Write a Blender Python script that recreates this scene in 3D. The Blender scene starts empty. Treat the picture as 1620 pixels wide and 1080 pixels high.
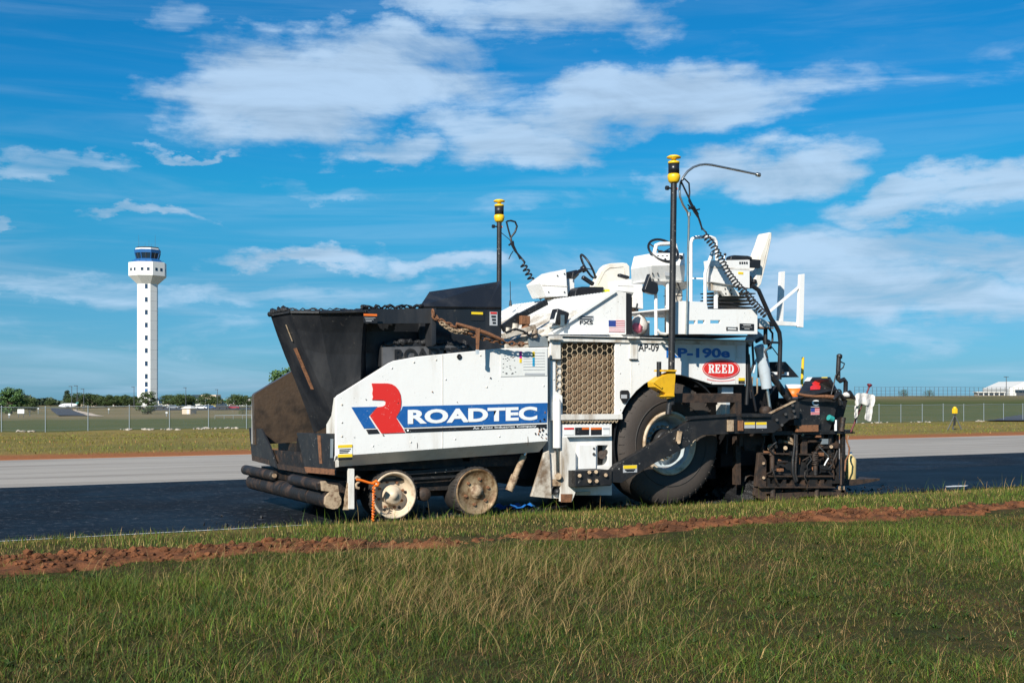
import bpy, bmesh, math, random
import numpy as np
from mathutils import Vector, Matrix
from mathutils.geometry import tessellate_polygon

random.seed(7)
rng = np.random.default_rng(7)
SC = bpy.context.scene
COL = SC.collection
R = math.radians

# ------------------------------------------------------------------ camera
F, CX, HOR, CAMH = 1928.0, 810.0, 618.0, 1.6          # focal length and horizon in pixels of a 1620 wide picture
YAW = math.atan(F / 3650.0)                            # the road runs along world +X
SN, CS = math.sin(YAW), math.cos(YAW)
cam = bpy.data.cameras.new('camera')
cam.lens = F / 1620.0 * 36.0
cam.sensor_width = 36.0
cam.shift_y = (HOR - 540.0) / 1620.0
cam.clip_start = 0.1
cam.clip_end = 20000
cam_o = bpy.data.objects.new('camera', cam)
COL.objects.link(cam_o)
cam_o.location = (0, 0, CAMH)
cam_o.rotation_euler = (R(90), 0, -YAW)
SC.camera = cam_o

# ------------------------------------------------------------------ light
SUN = Vector((-0.645, -0.555, 0.525)).normalized()     # towards the sun
SUN_EL = math.asin(SUN.z)
sun = bpy.data.lights.new('sun', 'SUN')
sun.energy = 4.8
sun.angle = R(0.5)
sun.color = (1.0, 0.95, 0.86)
sun_o = bpy.data.objects.new('sun', sun)
COL.objects.link(sun_o)
sun_o.rotation_euler = SUN.to_track_quat('Z', 'Y').to_euler()
sun_o.location = (-30, -30, 40)

W = bpy.data.worlds.new('World')
SC.world = W
W.use_nodes = True
SC.view_settings.view_transform = 'Standard'
SC.view_settings.look = 'None'
SC.view_settings.gamma = 1.0
SC.view_settings.use_curve_mapping = False
SC.view_settings.exposure = 0.46
SC.cycles.max_bounces = 6
SC.cycles.transparent_max_bounces = 12
SC.cycles.use_denoising = True


def node_kit(nt):
    """short hands for building a node tree"""
    def new(t, **kw):
        n = nt.nodes.new(t)
        for k, v in kw.items():
            if k.startswith('i_'):
                n.inputs[k[2:].replace('_', ' ')].default_value = v
            else:
                setattr(n, k, v)
        return n

    def math_(op, a, b=None, c=None, clamp=False):
        n = nt.nodes.new('ShaderNodeMath')
        n.operation = op
        n.use_clamp = clamp
        for i, v in enumerate((a, b, c)):
            if v is None:
                continue
            if isinstance(v, (int, float)):
                n.inputs[i].default_value = v
            else:
                nt.links.new(v, n.inputs[i])
        return n.outputs[0]

    def mix(f, a, b, blend='MIX'):
        n = nt.nodes.new('ShaderNodeMix')
        n.data_type = 'RGBA'
        n.blend_type = blend
        for i, v in ((0, f), (6, a), (7, b)):
            if isinstance(v, (int, float)):
                n.inputs[i].default_value = v
            elif isinstance(v, tuple):
                n.inputs[i].default_value = (*v[:3], 1)
            else:
                nt.links.new(v, n.inputs[i])
        return n.outputs[2]

    def ramp(v, lo, hi, a=0.0, b=1.0, smooth=True):
        n = nt.nodes.new('ShaderNodeMapRange')
        n.interpolation_type = 'SMOOTHSTEP' if smooth else 'LINEAR'
        nt.links.new(v, n.inputs[0])
        for i, x in ((1, lo), (2, hi), (3, a), (4, b)):
            n.inputs[i].default_value = x
        return n.outputs[0]

    def noise(vec, scale, detail=4, rough=0.55, dist=0.0, out=0):
        n = nt.nodes.new('ShaderNodeTexNoise')
        n.inputs['Scale'].default_value = scale
        n.inputs['Detail'].default_value = detail
        n.inputs['Roughness'].default_value = rough
        n.inputs['Distortion'].default_value = dist
        if vec is not None:
            nt.links.new(vec, n.inputs['Vector'])
        return n.outputs[out]

    def mapping(vec, loc=(0, 0, 0), rot=(0, 0, 0), sca=(1, 1, 1), kind='POINT'):
        n = nt.nodes.new('ShaderNodeMapping')
        n.vector_type = kind
        nt.links.new(vec, n.inputs[0])
        n.inputs[1].default_value = loc
        n.inputs[2].default_value = rot
        n.inputs[3].default_value = sca
        return n.outputs[0]
    return new, math_, mix, ramp, noise, mapping


def build_sky():
    nt = W.node_tree
    nt.nodes.clear()
    new, M_, mix, ramp, noise, mapping = node_kit(nt)
    sky = new('ShaderNodeTexSky')
    sky.sky_type = 'NISHITA'
    sky.sun_disc = False
    sky.sun_elevation = SUN_EL
    sky.sun_rotation = math.atan2(SUN.x, SUN.y)
    sky.altitude = 50
    sky.air_density = 1.0
    sky.dust_density = 0.3
    sky.ozone_density = 1.0
    tc = new('ShaderNodeTexCoord')
    d = mapping(tc.outputs['Generated'], rot=(0, 0, YAW))
    sep = new('ShaderNodeSeparateXYZ')
    nt.links.new(d, sep.inputs[0])
    az = M_('ARCTAN2', sep.outputs[0], sep.outputs[1])
    el = M_('ARCSINE', sep.outputs[2])
    # polarised, strongly blue daylight sky: the same all round, only paler towards the horizon
    cr_ = new('ShaderNodeValToRGB')
    els = cr_.color_ramp.elements
    els[0].position, els[0].color = 0.0, (0.16, 0.41, 0.84, 1)
    els[1].position, els[1].color = 1.0, (0.030, 0.455, 0.76, 1)
    for p_, c_ in ((0.02, (0.14, 0.38, 0.74, 1)), (0.087, (0.095, 0.375, 0.61, 1)), (0.161, (0.05, 0.465, 0.68, 1)), (0.24, (0.030, 0.455, 0.76, 1))):
        e_ = els.new(p_)
        e_.color = c_
    nt.links.new(el, cr_.inputs[0])
    tint = mix(1.0, sky.outputs[0], cr_.outputs[0], 'MULTIPLY')
    # cloud layer seen in perspective: streaks near the horizon, broad puffs higher up
    zz = M_('ADD', M_('MAXIMUM', sep.outputs[2], 0.0), 0.07)
    comb = new('ShaderNodeCombineXYZ')
    nt.links.new(M_('DIVIDE', sep.outputs[0], zz), comb.inputs[0])
    nt.links.new(M_('DIVIDE', sep.outputs[1], zz), comb.inputs[1])
    plane = comb.outputs[0]
    n_big = noise(mapping(plane, rot=(0, 0, 0.5), sca=(1.0, 1.3, 1)), 0.55, 4, 0.55, 0.6)
    c2 = new('ShaderNodeCombineXYZ')
    nt.links.new(M_('MULTIPLY', az, 1.0), c2.inputs[0])
    nt.links.new(M_('MULTIPLY', el, 2.1), c2.inputs[1])
    ang = c2.outputs[0]
    n_fine = noise(mapping(ang, rot=(0, 0, 0.16), sca=(0.62, 1.0, 1)), 13, 7, 0.60, 0.5)
    n_wisp = noise(mapping(ang, rot=(0, 0, 0.10), sca=(0.28, 1.6, 1)), 12, 5, 0.58, 0.8)
    # warped coordinates for the cloud bodies
    nv = new('ShaderNodeTexNoise')
    nv.inputs['Scale'].default_value = 11
    nv.inputs['Detail'].default_value = 6
    nv.inputs['Roughness'].default_value = 0.60
    nt.links.new(ang, nv.inputs['Vector'])
    vm = new('ShaderNodeVectorMath', operation='SUBTRACT')
    nt.links.new(nv.outputs['Color'], vm.inputs[0])
    vm.inputs[1].default_value = (0.5, 0.5, 0.5)
    vs = new('ShaderNodeVectorMath', operation='MULTIPLY')
    nt.links.new(vm.outputs[0], vs.inputs[0])
    vs.inputs[1].default_value = (0.20, 0.17, 0)
    va = new('ShaderNodeVectorMath', operation='ADD')
    nt.links.new(ang, va.inputs[0])
    nt.links.new(vs.outputs[0], va.inputs[1])
    wv = va.outputs[0]
    # cloud bodies: centre, half width, half height (pixels of the photograph), tilt, weight
    blobs = [(430, 165, 190, 62, -0.16, 1.0), (560, 120, 230, 55, 0.08, 0.95), (640, 75, 190, 34, 0.0, 0.8), (290, 40, 80, 30, 0.0, 0.45),
             (600, 230, 110, 26, 0.05, 0.8), (900, 18, 170, 52, 0.12, 0.85), (1040, 165, 300, 48, -0.22, 1.0), (840, 235, 170, 42, -0.1, 0.95),
             (760, 200, 110, 30, 0.1, 0.7), (1230, 260, 190, 42, -0.18, 0.95), (1430, 320, 150, 26, -0.08, 0.85), (1570, 290, 90, 36, 0.1, 0.9),
             (1500, 100, 200, 50, -0.3, 0.35), (490, 400, 150, 20, 0.03, 0.95), (720, 420, 120, 18, 0.05, 0.75), (290, 237, 75, 9, 0.0, 0.75),
             (90, 245, 120, 14, 0.04, 0.6), (230, 345, 105, 11, 0.04, 0.75), (15, 342, 40, 9, 0.0, 0.7), (1400, 400, 340, 40, -0.05, 0.85),
             (1420, 470, 360, 50, 0.0, 0.85), (1340, 440, 220, 44, 0, 0.75), (120, 455, 260, 26, 0.0, 0.5), (420, 470, 260, 30, 0.08, 0.5),
             (690, 470, 200, 24, 0, 0.45), (900, 430, 220, 50, 0.2, 0.4), (1000, 330, 330, 24, 0.1, 0.3), (1500, 540, 240, 24, 0, 0.45), (1180, 520, 420, 40, 0, 0.4), (1300, 380, 260, 40, -0.1, 0.6), (200, 520, 300, 22, 0, 0.35), (560, 300, 300, 16, 0.1, 0.35), (1250, 70, 200, 20, -0.1, 0.25), (700, 10, 120, 24, 0, 0.7)]
    acc = None
    for (px, py, rx, ry, tilt, wgt) in blobs:
        a = math.atan((px - CX) / F)
        e = math.atan((HOR - py) / F * math.cos(a))
        m = mapping(wv, loc=(a, e * 2.1, 0), rot=(0, 0, -tilt), sca=(rx / F * 1.15, ry / F * 2.1 * 1.25, 1), kind='TEXTURE')
        ln = new('ShaderNodeVectorMath', operation='LENGTH')
        nt.links.new(m, ln.inputs[0])
        v = ramp(ln.outputs['Value'], 0.25, 1.3, wgt, 0.0)
        acc = v if acc is None else M_('MAXIMUM', acc, v)
    # away from the view the same kind of broken cloud goes on
    front = M_('MULTIPLY', ramp(M_('ABSOLUTE', az), 0.42, 0.62, 1, 0), ramp(el, 0.33, 0.45, 1, 0))
    generic = ramp(n_big, 0.50, 0.72, 0.0, 0.9)
    body = M_('ADD', M_('MULTIPLY', acc, front), M_('MULTIPLY', generic, M_('SUBTRACT', 1.0, front)))
    tex = M_('ADD', M_('MULTIPLY', n_fine, 0.80), M_('MULTIPLY', n_wisp, 0.50))
    den = M_('ADD', body, M_('MULTIPLY', M_('SUBTRACT', tex, 0.62), 1.75))
    den = ramp(den, 0.19, 1.02, 0.0, 1.0)
    den = M_('MULTIPLY', den, ramp(body, 0.02, 0.3, 0.0, 1.0))
    shade = ramp(M_('ADD', n_fine, M_('MULTIPLY', n_wisp, 0.6)), 0.62, 1.0, 0.82, 1.08)
    # thin veil that brightens towards the horizon
    veil = M_('MULTIPLY', ramp(n_wisp, 0.40, 0.76, 0.0, 0.42), ramp(el, 0.0, 0.22, 1.0, 0.25))
    cloud = mix(1.0, (3.7, 4.95, 6.4), shade, 'MULTIPLY')
    fac = M_('MAXIMUM', M_('MULTIPLY', den, 0.84), veil, clamp=True)
    col = mix(fac, tint, cloud)
    bg = new('ShaderNodeBackground')
    bg.inputs['Strength'].default_value = 0.1
    nt.links.new(col, bg.inputs['Color'])
    out = new('ShaderNodeOutputWorld')
    nt.links.new(bg.outputs[0], out.inputs['Surface'])


build_sky()
W.cycles.sampling_method = 'NONE'

# ------------------------------------------------------------------ from picture to place
FWD, RGT = Vector((SN, CS, 0)), Vector((CS, -SN, 0))


def ray(px, py):
    return FWD + RGT * ((px - CX) / F) + Vector((0, 0, (HOR - py) / F))


def at_y(px, py, Y):
    d = ray(px, py)
    return Vector((0, 0, CAMH)) + d * (Y / d.y)


def at_x(px, py, X):
    d = ray(px, py)
    return Vector((0, 0, CAMH)) + d * (X / d.x)


def at_d(px, py, D):
    return Vector((0, 0, CAMH)) + ray(px, py) * D


def sstep(x):
    x = np.clip(x, 0, 1)
    return x * x * (3 - 2 * x)


ROAD_NEAR, ROAD_MID, ROAD_FAR = 13.80, 21.75, 30.4


def fence_y(X):
    return 96.0 - 0.025 * (X - 8.0)


def terrain(X, Y):
    X = np.asarray(X, float)
    Y = np.asarray(Y, float)
    D = X * SN + Y * CS
    u = (X * CS - Y * SN) / np.maximum(D, 5.0)
    yf = fence_y(np.clip(X, -60, 220))
    z = -(1.4 + 0.3 * sstep((u - 0.06) / 0.22)) * sstep((Y - 31.0) / (yf - 31.0))
    e = np.maximum(Y - yf, 0)
    zl = -4.0 * np.clip(e / 360.0, 0, 1)
    zr = 2.0 * sstep(e / 110.0) - 4.6 * sstep((e - 130) / 220.0)
    w = sstep((u - 0.06) / 0.22)
    z = z + zl * (1 - w) + zr * w
    z = z - 0.012 * np.maximum(D - 580.0, 0)               # the land falls away beyond the airfield
    bump = 0.05 * np.sin(X * 0.31 + 1.3) * np.sin(Y * 0.27) + 0.03 * np.sin(X * 0.83 + Y * 0.4)
    far = sstep((Y - 31.5) / 6.0)
    z = z + bump * far
    near = 0.02 * np.sin(X * 1.1 + 0.4) * np.sin(Y * 0.9 + 1) + 0.012 * np.sin(X * 2.3 + Y * 1.7)
    z = np.where(Y < ROAD_NEAR - 0.02, 0.02 + near * sstep((ROAD_NEAR - Y) / 0.5), z)
    z = np.where((Y >= ROAD_NEAR - 0.02) & (Y <= ROAD_FAR + 0.05), -0.05, z)
    return z


def at_ground(px, py, d0=18.0, d1=3000.0):
    """where the sight line through a pixel meets the terrain"""
    d = ray(px, py)
    ts = np.geomspace(d0, d1, 1500)
    X, Y, Z = d.x * ts, d.y * ts, CAMH + d.z * ts
    under = np.nonzero(Z <= terrain(X, Y))[0]
    i = under[0] if len(under) else len(ts) - 1
    return Vector((X[i], Y[i], float(terrain(X[i], Y[i]))))


def on_ground(px, D):
    p = at_d(px, HOR, D)
    p.z = float(terrain(p.x, p.y))
    return p


# ------------------------------------------------------------------ materials
MATS = {}


def material(name, base, rough=0.5, metal=0.0, var=0.0, var_col=None, var_scale=3.0, var_lo=0.45, var_hi=0.75, speck=0.0, speck_col=(0.02, 0.018, 0.015),
             speck_scale=60.0, bump=0.0, bump_scale=40.0, rough_var=0.0, streak=False, coat=0.0, spec=0.5, attr=None):
    m = bpy.data.materials.new(name)
    m.use_nodes = True
    nt = m.node_tree
    nt.nodes.clear()
    new, M_, mix, ramp, noise, mapping = node_kit(nt)
    b = new('ShaderNodeBsdfPrincipled')
    o = new('ShaderNodeOutputMaterial')
    nt.links.new(b.outputs[0], o.inputs[0])
    b.inputs['Roughness'].default_value = rough
    b.inputs['Metallic'].default_value = metal
    b.inputs['Coat Weight'].default_value = coat
    b.inputs['Specular IOR Level'].default_value = spec
    b.inputs['Base Color'].default_value = (*base, 1)
    geo = new('ShaderNodeNewGeometry')
    pos = geo.outputs['Position']
    col = None
    if attr:
        at = new('ShaderNodeAttribute', attribute_name=attr)
        col = at.outputs['Color']
    if var > 0:
        v = mapping(pos, sca=(1, 1, 0.22) if streak else (1, 1, 1))
        n = noise(v, var_scale, 6, 0.62)
        f = ramp(n, var_lo, var_hi, 0, var)
        col = mix(f, col if col else base, var_col)
        if rough_var:
            nt.links.new(ramp(n, 0.3, 0.7, rough - rough_var, rough + rough_var), b.inputs['Roughness'])
    if speck > 0:
        n1 = noise(pos, speck_scale, 2, 0.5)
        n2 = noise(pos, speck_scale * 0.09, 3, 0.6)
        f = M_('MULTIPLY', ramp(n1, 0.66, 0.72), ramp(n2, 0.45, 0.7, 0, speck))
        col = mix(f, col if col else base, speck_col)
    if col:
        nt.links.new(col, b.inputs['Base Color'])
    if bump > 0:
        bm_ = new('ShaderNodeBump')
        bm_.inputs['Strength'].default_value = bump
        bm_.inputs['Distance'].default_value = 0.02
        nt.links.new(noise(pos, bump_scale, 5, 0.6), bm_.inputs['Height'])
        nt.links.new(bm_.outputs[0], b.inputs['Normal'])
    MATS[name] = m
    return m


material('white_paint', (0.79, 0.775, 0.74), 0.36, var=0.55, var_col=(0.44, 0.36, 0.26), var_scale=3.4, var_lo=0.50, var_hi=0.84, speck=0.7, speck_scale=46, streak=True, rough_var=0.14, bump=0.16, bump_scale=4.5)
material('white_dirty', (0.72, 0.69, 0.63), 0.55, var=0.85, var_col=(0.26, 0.18, 0.10), var_scale=5.0, var_lo=0.44, var_hi=0.72, speck=1.0, streak=True, bump=0.15)
material('white_tan', (0.60, 0.54, 0.45), 0.65, var=0.95, var_col=(0.16, 0.10, 0.055), var_scale=4.5, var_lo=0.40, var_hi=0.70, speck=1.0, bump=0.25)
material('cream_shell', (0.78, 0.73, 0.64), 0.45, var=0.4, var_col=(0.50, 0.40, 0.28), var_scale=6, rough_var=0.1)
material('hopper_black', (0.013, 0.015, 0.019), 0.36, var=0.9, var_col=(0.045, 0.044, 0.045), var_scale=1.7, speck=0.5, speck_col=(0.16, 0.14, 0.11), speck_scale=30, rough_var=0.14, bump=0.12, bump_scale=7, streak=True)
material('arm_black', (0.014, 0.014, 0.015), 0.45, var=0.5, var_col=(0.06, 0.052, 0.044), var_scale=6, speck=1.0, speck_col=(0.42, 0.40, 0.36), speck_scale=34, bump=0.12)
material('plain_black', (0.008, 0.008, 0.009), 0.55, var=0.4, var_col=(0.03, 0.026, 0.022), var_scale=8)
material('black_plastic', (0.014, 0.014, 0.016), 0.38, rough_var=0.1, var=0.3, var_col=(0.04, 0.04, 0.04))
material('asphalt_grime', (0.012, 0.010, 0.009), 0.62, var=0.95, var_col=(0.085, 0.047, 0.027), var_scale=7, var_lo=0.46, var_hi=0.72, speck=0.6, speck_col=(0.20, 0.15, 0.10), bump=0.5, bump_scale=26)
material('grime_brown', (0.052, 0.031, 0.020), 0.68, var=0.9, var_col=(0.016, 0.013, 0.011), var_scale=9, var_lo=0.42, var_hi=0.66, speck=0.7, speck_col=(0.22, 0.16, 0.11), bump=0.5, bump_scale=24)
material('rust', (0.23, 0.10, 0.045), 0.78, var=0.9, var_col=(0.07, 0.035, 0.02), var_scale=14, bump=0.5, bump_scale=50)
material('rust_pale', (0.42, 0.31, 0.20), 0.72, var=0.9, var_col=(0.13, 0.065, 0.03), var_scale=13, var_lo=0.42, var_hi=0.68, bump=0.4, bump_scale=50)
material('hopper_liner', (0.115, 0.078, 0.052), 0.42, metal=0.35, var=0.9, var_col=(0.022, 0.017, 0.013), var_scale=2.6, var_lo=0.42, var_hi=0.68, rough_var=0.16, bump=0.35, bump_scale=18)
material('tyre_rubber', (0.030, 0.026, 0.023), 0.72, var=0.75, var_col=(0.085, 0.062, 0.045), var_scale=5, bump=0.25, bump_scale=60)
material('tyre_side', (0.052, 0.041, 0.034), 0.75, var=0.8, var_col=(0.040, 0.033, 0.028), var_scale=6, bump=0.2, bump_scale=50)
material('rim_cream', (0.62, 0.50, 0.36), 0.5, var=0.85, var_col=(0.26, 0.16, 0.08), var_scale=8, speck=0.8, bump=0.1)
material('rim_rusty', (0.36, 0.26, 0.15), 0.5, metal=0.35, var=0.95, var_col=(0.13, 0.065, 0.025), var_scale=9, var_lo=0.38, var_hi=0.66, speck=1.0, bump=0.3)
material('rim_grey', (0.40, 0.45, 0.47), 0.45, var=0.8, var_col=(0.17, 0.10, 0.055), var_scale=8, var_lo=0.5, var_hi=0.75, bump=0.1)
material('steel', (0.55, 0.54, 0.50), 0.3, metal=0.9, var=0.5, var_col=(0.3, 0.27, 0.2), var_scale=12)
material('chrome', (0.75, 0.75, 0.75), 0.15, metal=1.0)
material('grey_cylinder', (0.46, 0.52, 0.56), 0.4, var=0.5, var_col=(0.3, 0.3, 0.28), var_scale=10)
material('yellow_paint', (0.72, 0.40, 0.012), 0.45, var=0.5, var_col=(0.40, 0.22, 0.02), var_scale=12, bump=0.1)
material('yellow_plastic', (0.82, 0.50, 0.015), 0.4)
material('decal_red', (0.66, 0.028, 0.022), 0.35, speck=0.9, speck_col=(0.75, 0.68, 0.62), speck_scale=50)
material('decal_blue', (0.012, 0.10, 0.33), 0.35, var=0.35, var_col=(0.06, 0.19, 0.40), var_scale=22, speck=1.0, speck_col=(0.55, 0.62, 0.70), speck_scale=46)
material('decal_black', (0.016, 0.016, 0.018), 0.4, speck=0.7, speck_col=(0.6, 0.6, 0.6), speck_scale=60)
material('decal_white', (0.80, 0.80, 0.78), 0.4, speck=0.8, speck_col=(0.12, 0.15, 0.25), speck_scale=60)
material('decal_yellow', (0.80, 0.56, 0.02), 0.4, speck=0.5)
material('decal_orange', (0.75, 0.16, 0.02), 0.4)
material('decal_grey', (0.42, 0.43, 0.44), 0.45)
material('ledge_grey', (0.10, 0.10, 0.105), 0.5, var=0.7, var_col=(0.03, 0.03, 0.03), var_scale=8)
material('decal_paper', (0.72, 0.72, 0.68), 0.5, var=0.4, var_col=(0.6, 0.56, 0.5), var_scale=20)
material('decal_magenta', (0.65, 0.03, 0.30), 0.4)
material('decal_cyan', (0.03, 0.33, 0.55), 0.4)
material('flag_blue', (0.03, 0.06, 0.25), 0.45)
material('flag_red', (0.62, 0.03, 0.05), 0.45)
material('mesh_tan', (0.44, 0.34, 0.22), 0.6, var=0.8, var_col=(0.22, 0.14, 0.08), var_scale=6)
material('radiator', (0.27, 0.185, 0.115), 0.6, var=0.8, var_col=(0.13, 0.085, 0.05), var_scale=3)
material('orange_plastic', (0.80, 0.17, 0.015), 0.45)
material('jug_plastic', (0.62, 0.47, 0.20), 0.45, var=0.5, var_col=(0.42, 0.28, 0.10), var_scale=9)
material('cloth_white', (0.60, 0.57, 0.53), 0.9, var=0.4, var_col=(0.45, 0.40, 0.35), var_scale=16, bump=0.3, bump_scale=20)
material('cloth_pink', (0.65, 0.16, 0.22), 0.9)
material('vest_yellow', (0.75, 0.80, 0.02), 0.8)
material('blue_tarp', (0.02, 0.15, 0.50), 0.4)
material('red_plastic', (0.13, 0.012, 0.02), 0.5)
material('galvanised', (0.24, 0.275, 0.29), 0.55, metal=0.3)
material('tower_white', (0.76, 0.75, 0.71), 0.6, var=0.35, var_col=(0.60, 0.58, 0.53), var_scale=0.12, streak=True)
material('tower_blue', (0.014, 0.105, 0.29), 0.5)
material('tower_joint', (0.50, 0.48, 0.44), 0.7)
material('model_blue', (0.015, 0.14, 0.46), 0.35)
material('window_blue', (0.006, 0.028, 0.065), 0.35)
material('glass_dark', (0.012, 0.03, 0.05), 0.08)
material('building_white', (0.70, 0.68, 0.63), 0.7, var=0.3, var_col=(0.52, 0.48, 0.42), var_scale=0.2)
material('building_tan', (0.55, 0.44, 0.33), 0.75)
material('teal', (0.03, 0.30, 0.28), 0.5)
material('pole_grey', (0.07, 0.075, 0.08), 0.5)
material('bark', (0.09, 0.06, 0.04), 0.85, bump=0.4, bump_scale=6)
material('rubble', (0.42, 0.37, 0.31), 0.8, var=0.7, var_col=(0.35, 0.28, 0.2), var_scale=5)
material('asphalt_heap', (0.010, 0.010, 0.011), 0.5, bump=0.8, bump_scale=40)
material('leaf_dark', (0.045, 0.075, 0.016), 0.7, var=0.9, var_col=(0.075, 0.105, 0.024), var_scale=0.9)
material('leaf_bright', (0.055, 0.115, 0.026), 0.7, var=0.9, var_col=(0.09, 0.16, 0.035), var_scale=0.9)
material('leaf_blue', (0.030, 0.052, 0.026), 0.7, var=0.9, var_col=(0.05, 0.075, 0.036), var_scale=0.9)
material('grass_blade', (0.06, 0.09, 0.02), 0.65, attr='Col', spec=0.25)
for nm, c in (('car_white', (0.75, 0.75, 0.75)), ('car_blue', (0.03, 0.08, 0.2)), ('car_dark', (0.02, 0.02, 0.025)), ('car_red', (0.3, 0.02, 0.04)), ('car_yellow', (0.6, 0.45, 0.03)), ('car_grey', (0.25, 0.26, 0.28))):
    material(nm, c, 0.25, coat=0.5)


# ------------------------------------------------------------------ mesh building
class MB:
    """collects shapes; build() links them as one mesh object"""
    def __init__(s):
        s.v, s.f, s.sm = [], [], []

    def add(s, vs, fs, smooth=False):
        n = len(s.v)
        s.v += [tuple(v) for v in vs]
        s.f += [tuple(i + n for i in f) for f in fs]
        s.sm += [smooth] * len(fs)
        return s

    def box(s, a, b):
        x0, y0, z0 = (min(p, q) for p, q in zip(a, b))
        x1, y1, z1 = (max(p, q) for p, q in zip(a, b))
        return s.add([(x0, y0, z0), (x1, y0, z0), (x1, y1, z0), (x0, y1, z0), (x0, y0, z1), (x1, y0, z1), (x1, y1, z1), (x0, y1, z1)],
                     [(0, 3, 2, 1), (4, 5, 6, 7), (0, 1, 5, 4), (1, 2, 6, 5), (2, 3, 7, 6), (3, 0, 4, 7)])

    def pbox(s, px0, py0, px1, py1, Y, dy):
        """a box whose near face covers a pixel rectangle on the plane Y"""
        a, b = at_y(px0, py0, Y), at_y(px1, py1, Y)
        return s.box(a, (b.x, Y + dy, b.z))

    def extrude(s, pts, off, holes=()):
        """flat outline (3D points) with holes, given the thickness vector off"""
        loops = [list(map(Vector, pts))] + [list(map(Vector, h)) for h in holes]
        flat = [p for l in loops for p in l]
        tris = tessellate_polygon(loops)
        n = len(flat)
        off = Vector(off)
        nrm = Vector((0, 0, 0))
        for t in tris:
            nrm += (flat[t[1]] - flat[t[0]]).cross(flat[t[2]] - flat[t[0]]) * 0
        fs = []
        for t in tris:
            nn = (flat[t[1]] - flat[t[0]]).cross(flat[t[2]] - flat[t[0]])
            t = t if nn.dot(off) < 0 else (t[0], t[2], t[1])
            fs.append(t)
            fs.append((t[0] + n, t[2] + n, t[1] + n))
        k = 0
        for l in loops:
            for i in range(len(l)):
                a, b = k + i, k + (i + 1) % len(l)
                fs.append((a, b, b + n, a + n))
            k += len(l)
        return s.add(flat + [p + off for p in flat], fs)

    def pex(s, pix, Y, dy, holes=()):
        return s.extrude([at_y(x, y, Y) for x, y in pix], (0, dy, 0), [[at_y(x, y, Y) for x, y in h] for h in holes])

    def xex(s, pix, X, dx):
        return s.extrude([at_x(x, y, X) for x, y in pix], (dx, 0, 0))

    def cyl(s, a, b, r0, r1=None, n=14, caps=True):
        r1 = r0 if r1 is None else r1
        return s.tube([a, b], [r0, r1], n, caps)

    def tube(s, path, r, n=8, caps=True, closed=False):
        path = [Vector(p) for p in path]
        m = len(path)
        rs = r if isinstance(r, (list, tuple)) else [r] * m
        up = None
        vs, fs = [], []
        for i, p in enumerate(path):
            if closed:
                t = (path[(i + 1) % m] - path[i - 1]).normalized()
            else:
                t = (path[min(i + 1, m - 1)] - path[max(i - 1, 0)]).normalized()
            if up is None:
                up = Vector((0, 0, 1)) if abs(t.z) < 0.9 else Vector((1, 0, 0))
            a = t.cross(up)
            if a.length < 1e-6:
                a = t.orthogonal()
            a.normalize()
            b = a.cross(t).normalized()
            up = b
            for k in range(n):
                w = 2 * math.pi * k / n
                vs.append(p + a * (math.cos(w) * rs[i]) + b * (math.sin(w) * rs[i]))
        for i in range(m if closed else m - 1):
            j = (i + 1) % m
            for k in range(n):
                k2 = (k + 1) % n
                fs.append((i * n + k, i * n + k2, j * n + k2, j * n + k))
        s.add(vs, fs, n > 5)
        if caps and not closed:
            s.add(vs[:n], [tuple(range(n - 1, -1, -1))])
            s.add(vs[-n:], [tuple(range(n))])
        return s

    def lathe(s, prof, c, axis, n=32, smooth=True):
        """profile of (along axis, radius) turned about the axis through c"""
        axis = Vector(axis).normalized()
        a = axis.orthogonal().normalized()
        b = axis.cross(a)
        vs, fs = [], []
        for (h, r) in prof:
            for k in range(n):
                w = 2 * math.pi * k / n
                vs.append(Vector(c) + axis * h + (a * math.cos(w) + b * math.sin(w)) * max(r, 1e-4))
        for i in range(len(prof) - 1):
            for k in range(n):
                k2 = (k + 1) % n
                fs.append((i * n + k, i * n + k2, (i + 1) * n + k2, (i + 1) * n + k))
        return s.add(vs, fs, smooth)

    def quad(s, a, b, c, d):
        return s.add([a, b, c, d], [(0, 1, 2, 3)])

    def obox(s, c, size, rot):
        """box turned by a 3x3 matrix"""
        h = [x / 2 for x in size]
        vs = [Vector(c) + rot @ Vector((sx * h[0], sy * h[1], sz * h[2])) for sz in (-1, 1) for sx, sy in ((-1, -1), (1, -1), (1, 1), (-1, 1))]
        return s.add(vs, [(0, 3, 2, 1), (4, 5, 6, 7), (0, 1, 5, 4), (1, 2, 6, 5), (2, 3, 7, 6), (3, 0, 4, 7)])

    def bar(s, a, b, w, h):
        a, b = Vector(a), Vector(b)
        d = (b - a)
        q = d.to_track_quat('X', 'Z').to_matrix()
        return s.obox((a + b) / 2, (d.length, w, h), q)

    def mesh(s, name):
        me = bpy.data.meshes.new(name)
        me.from_pydata(s.v, [], s.f)
        me.polygons.foreach_set('use_smooth', s.sm)
        bm = bmesh.new()
        bm.from_mesh(me)
        bmesh.ops.recalc_face_normals(bm, faces=bm.faces)
        bm.to_mesh(me)
        bm.free()
        return me

    def build(s, name, mat, parent=None, bevel=0.0, solid=0.0, auto=True):
        me = s.mesh(name)
        me.materials.append(MATS[mat] if isinstance(mat, str) else mat)
        return link(name, me, parent, bevel, solid)


def origin(o):
    v = Vector((0, 0, 0))
    while o is not None:
        v += o.location
        if o.parent is not None:
            v += o.matrix_parent_inverse.translation
        o = o.parent
    return v


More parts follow.
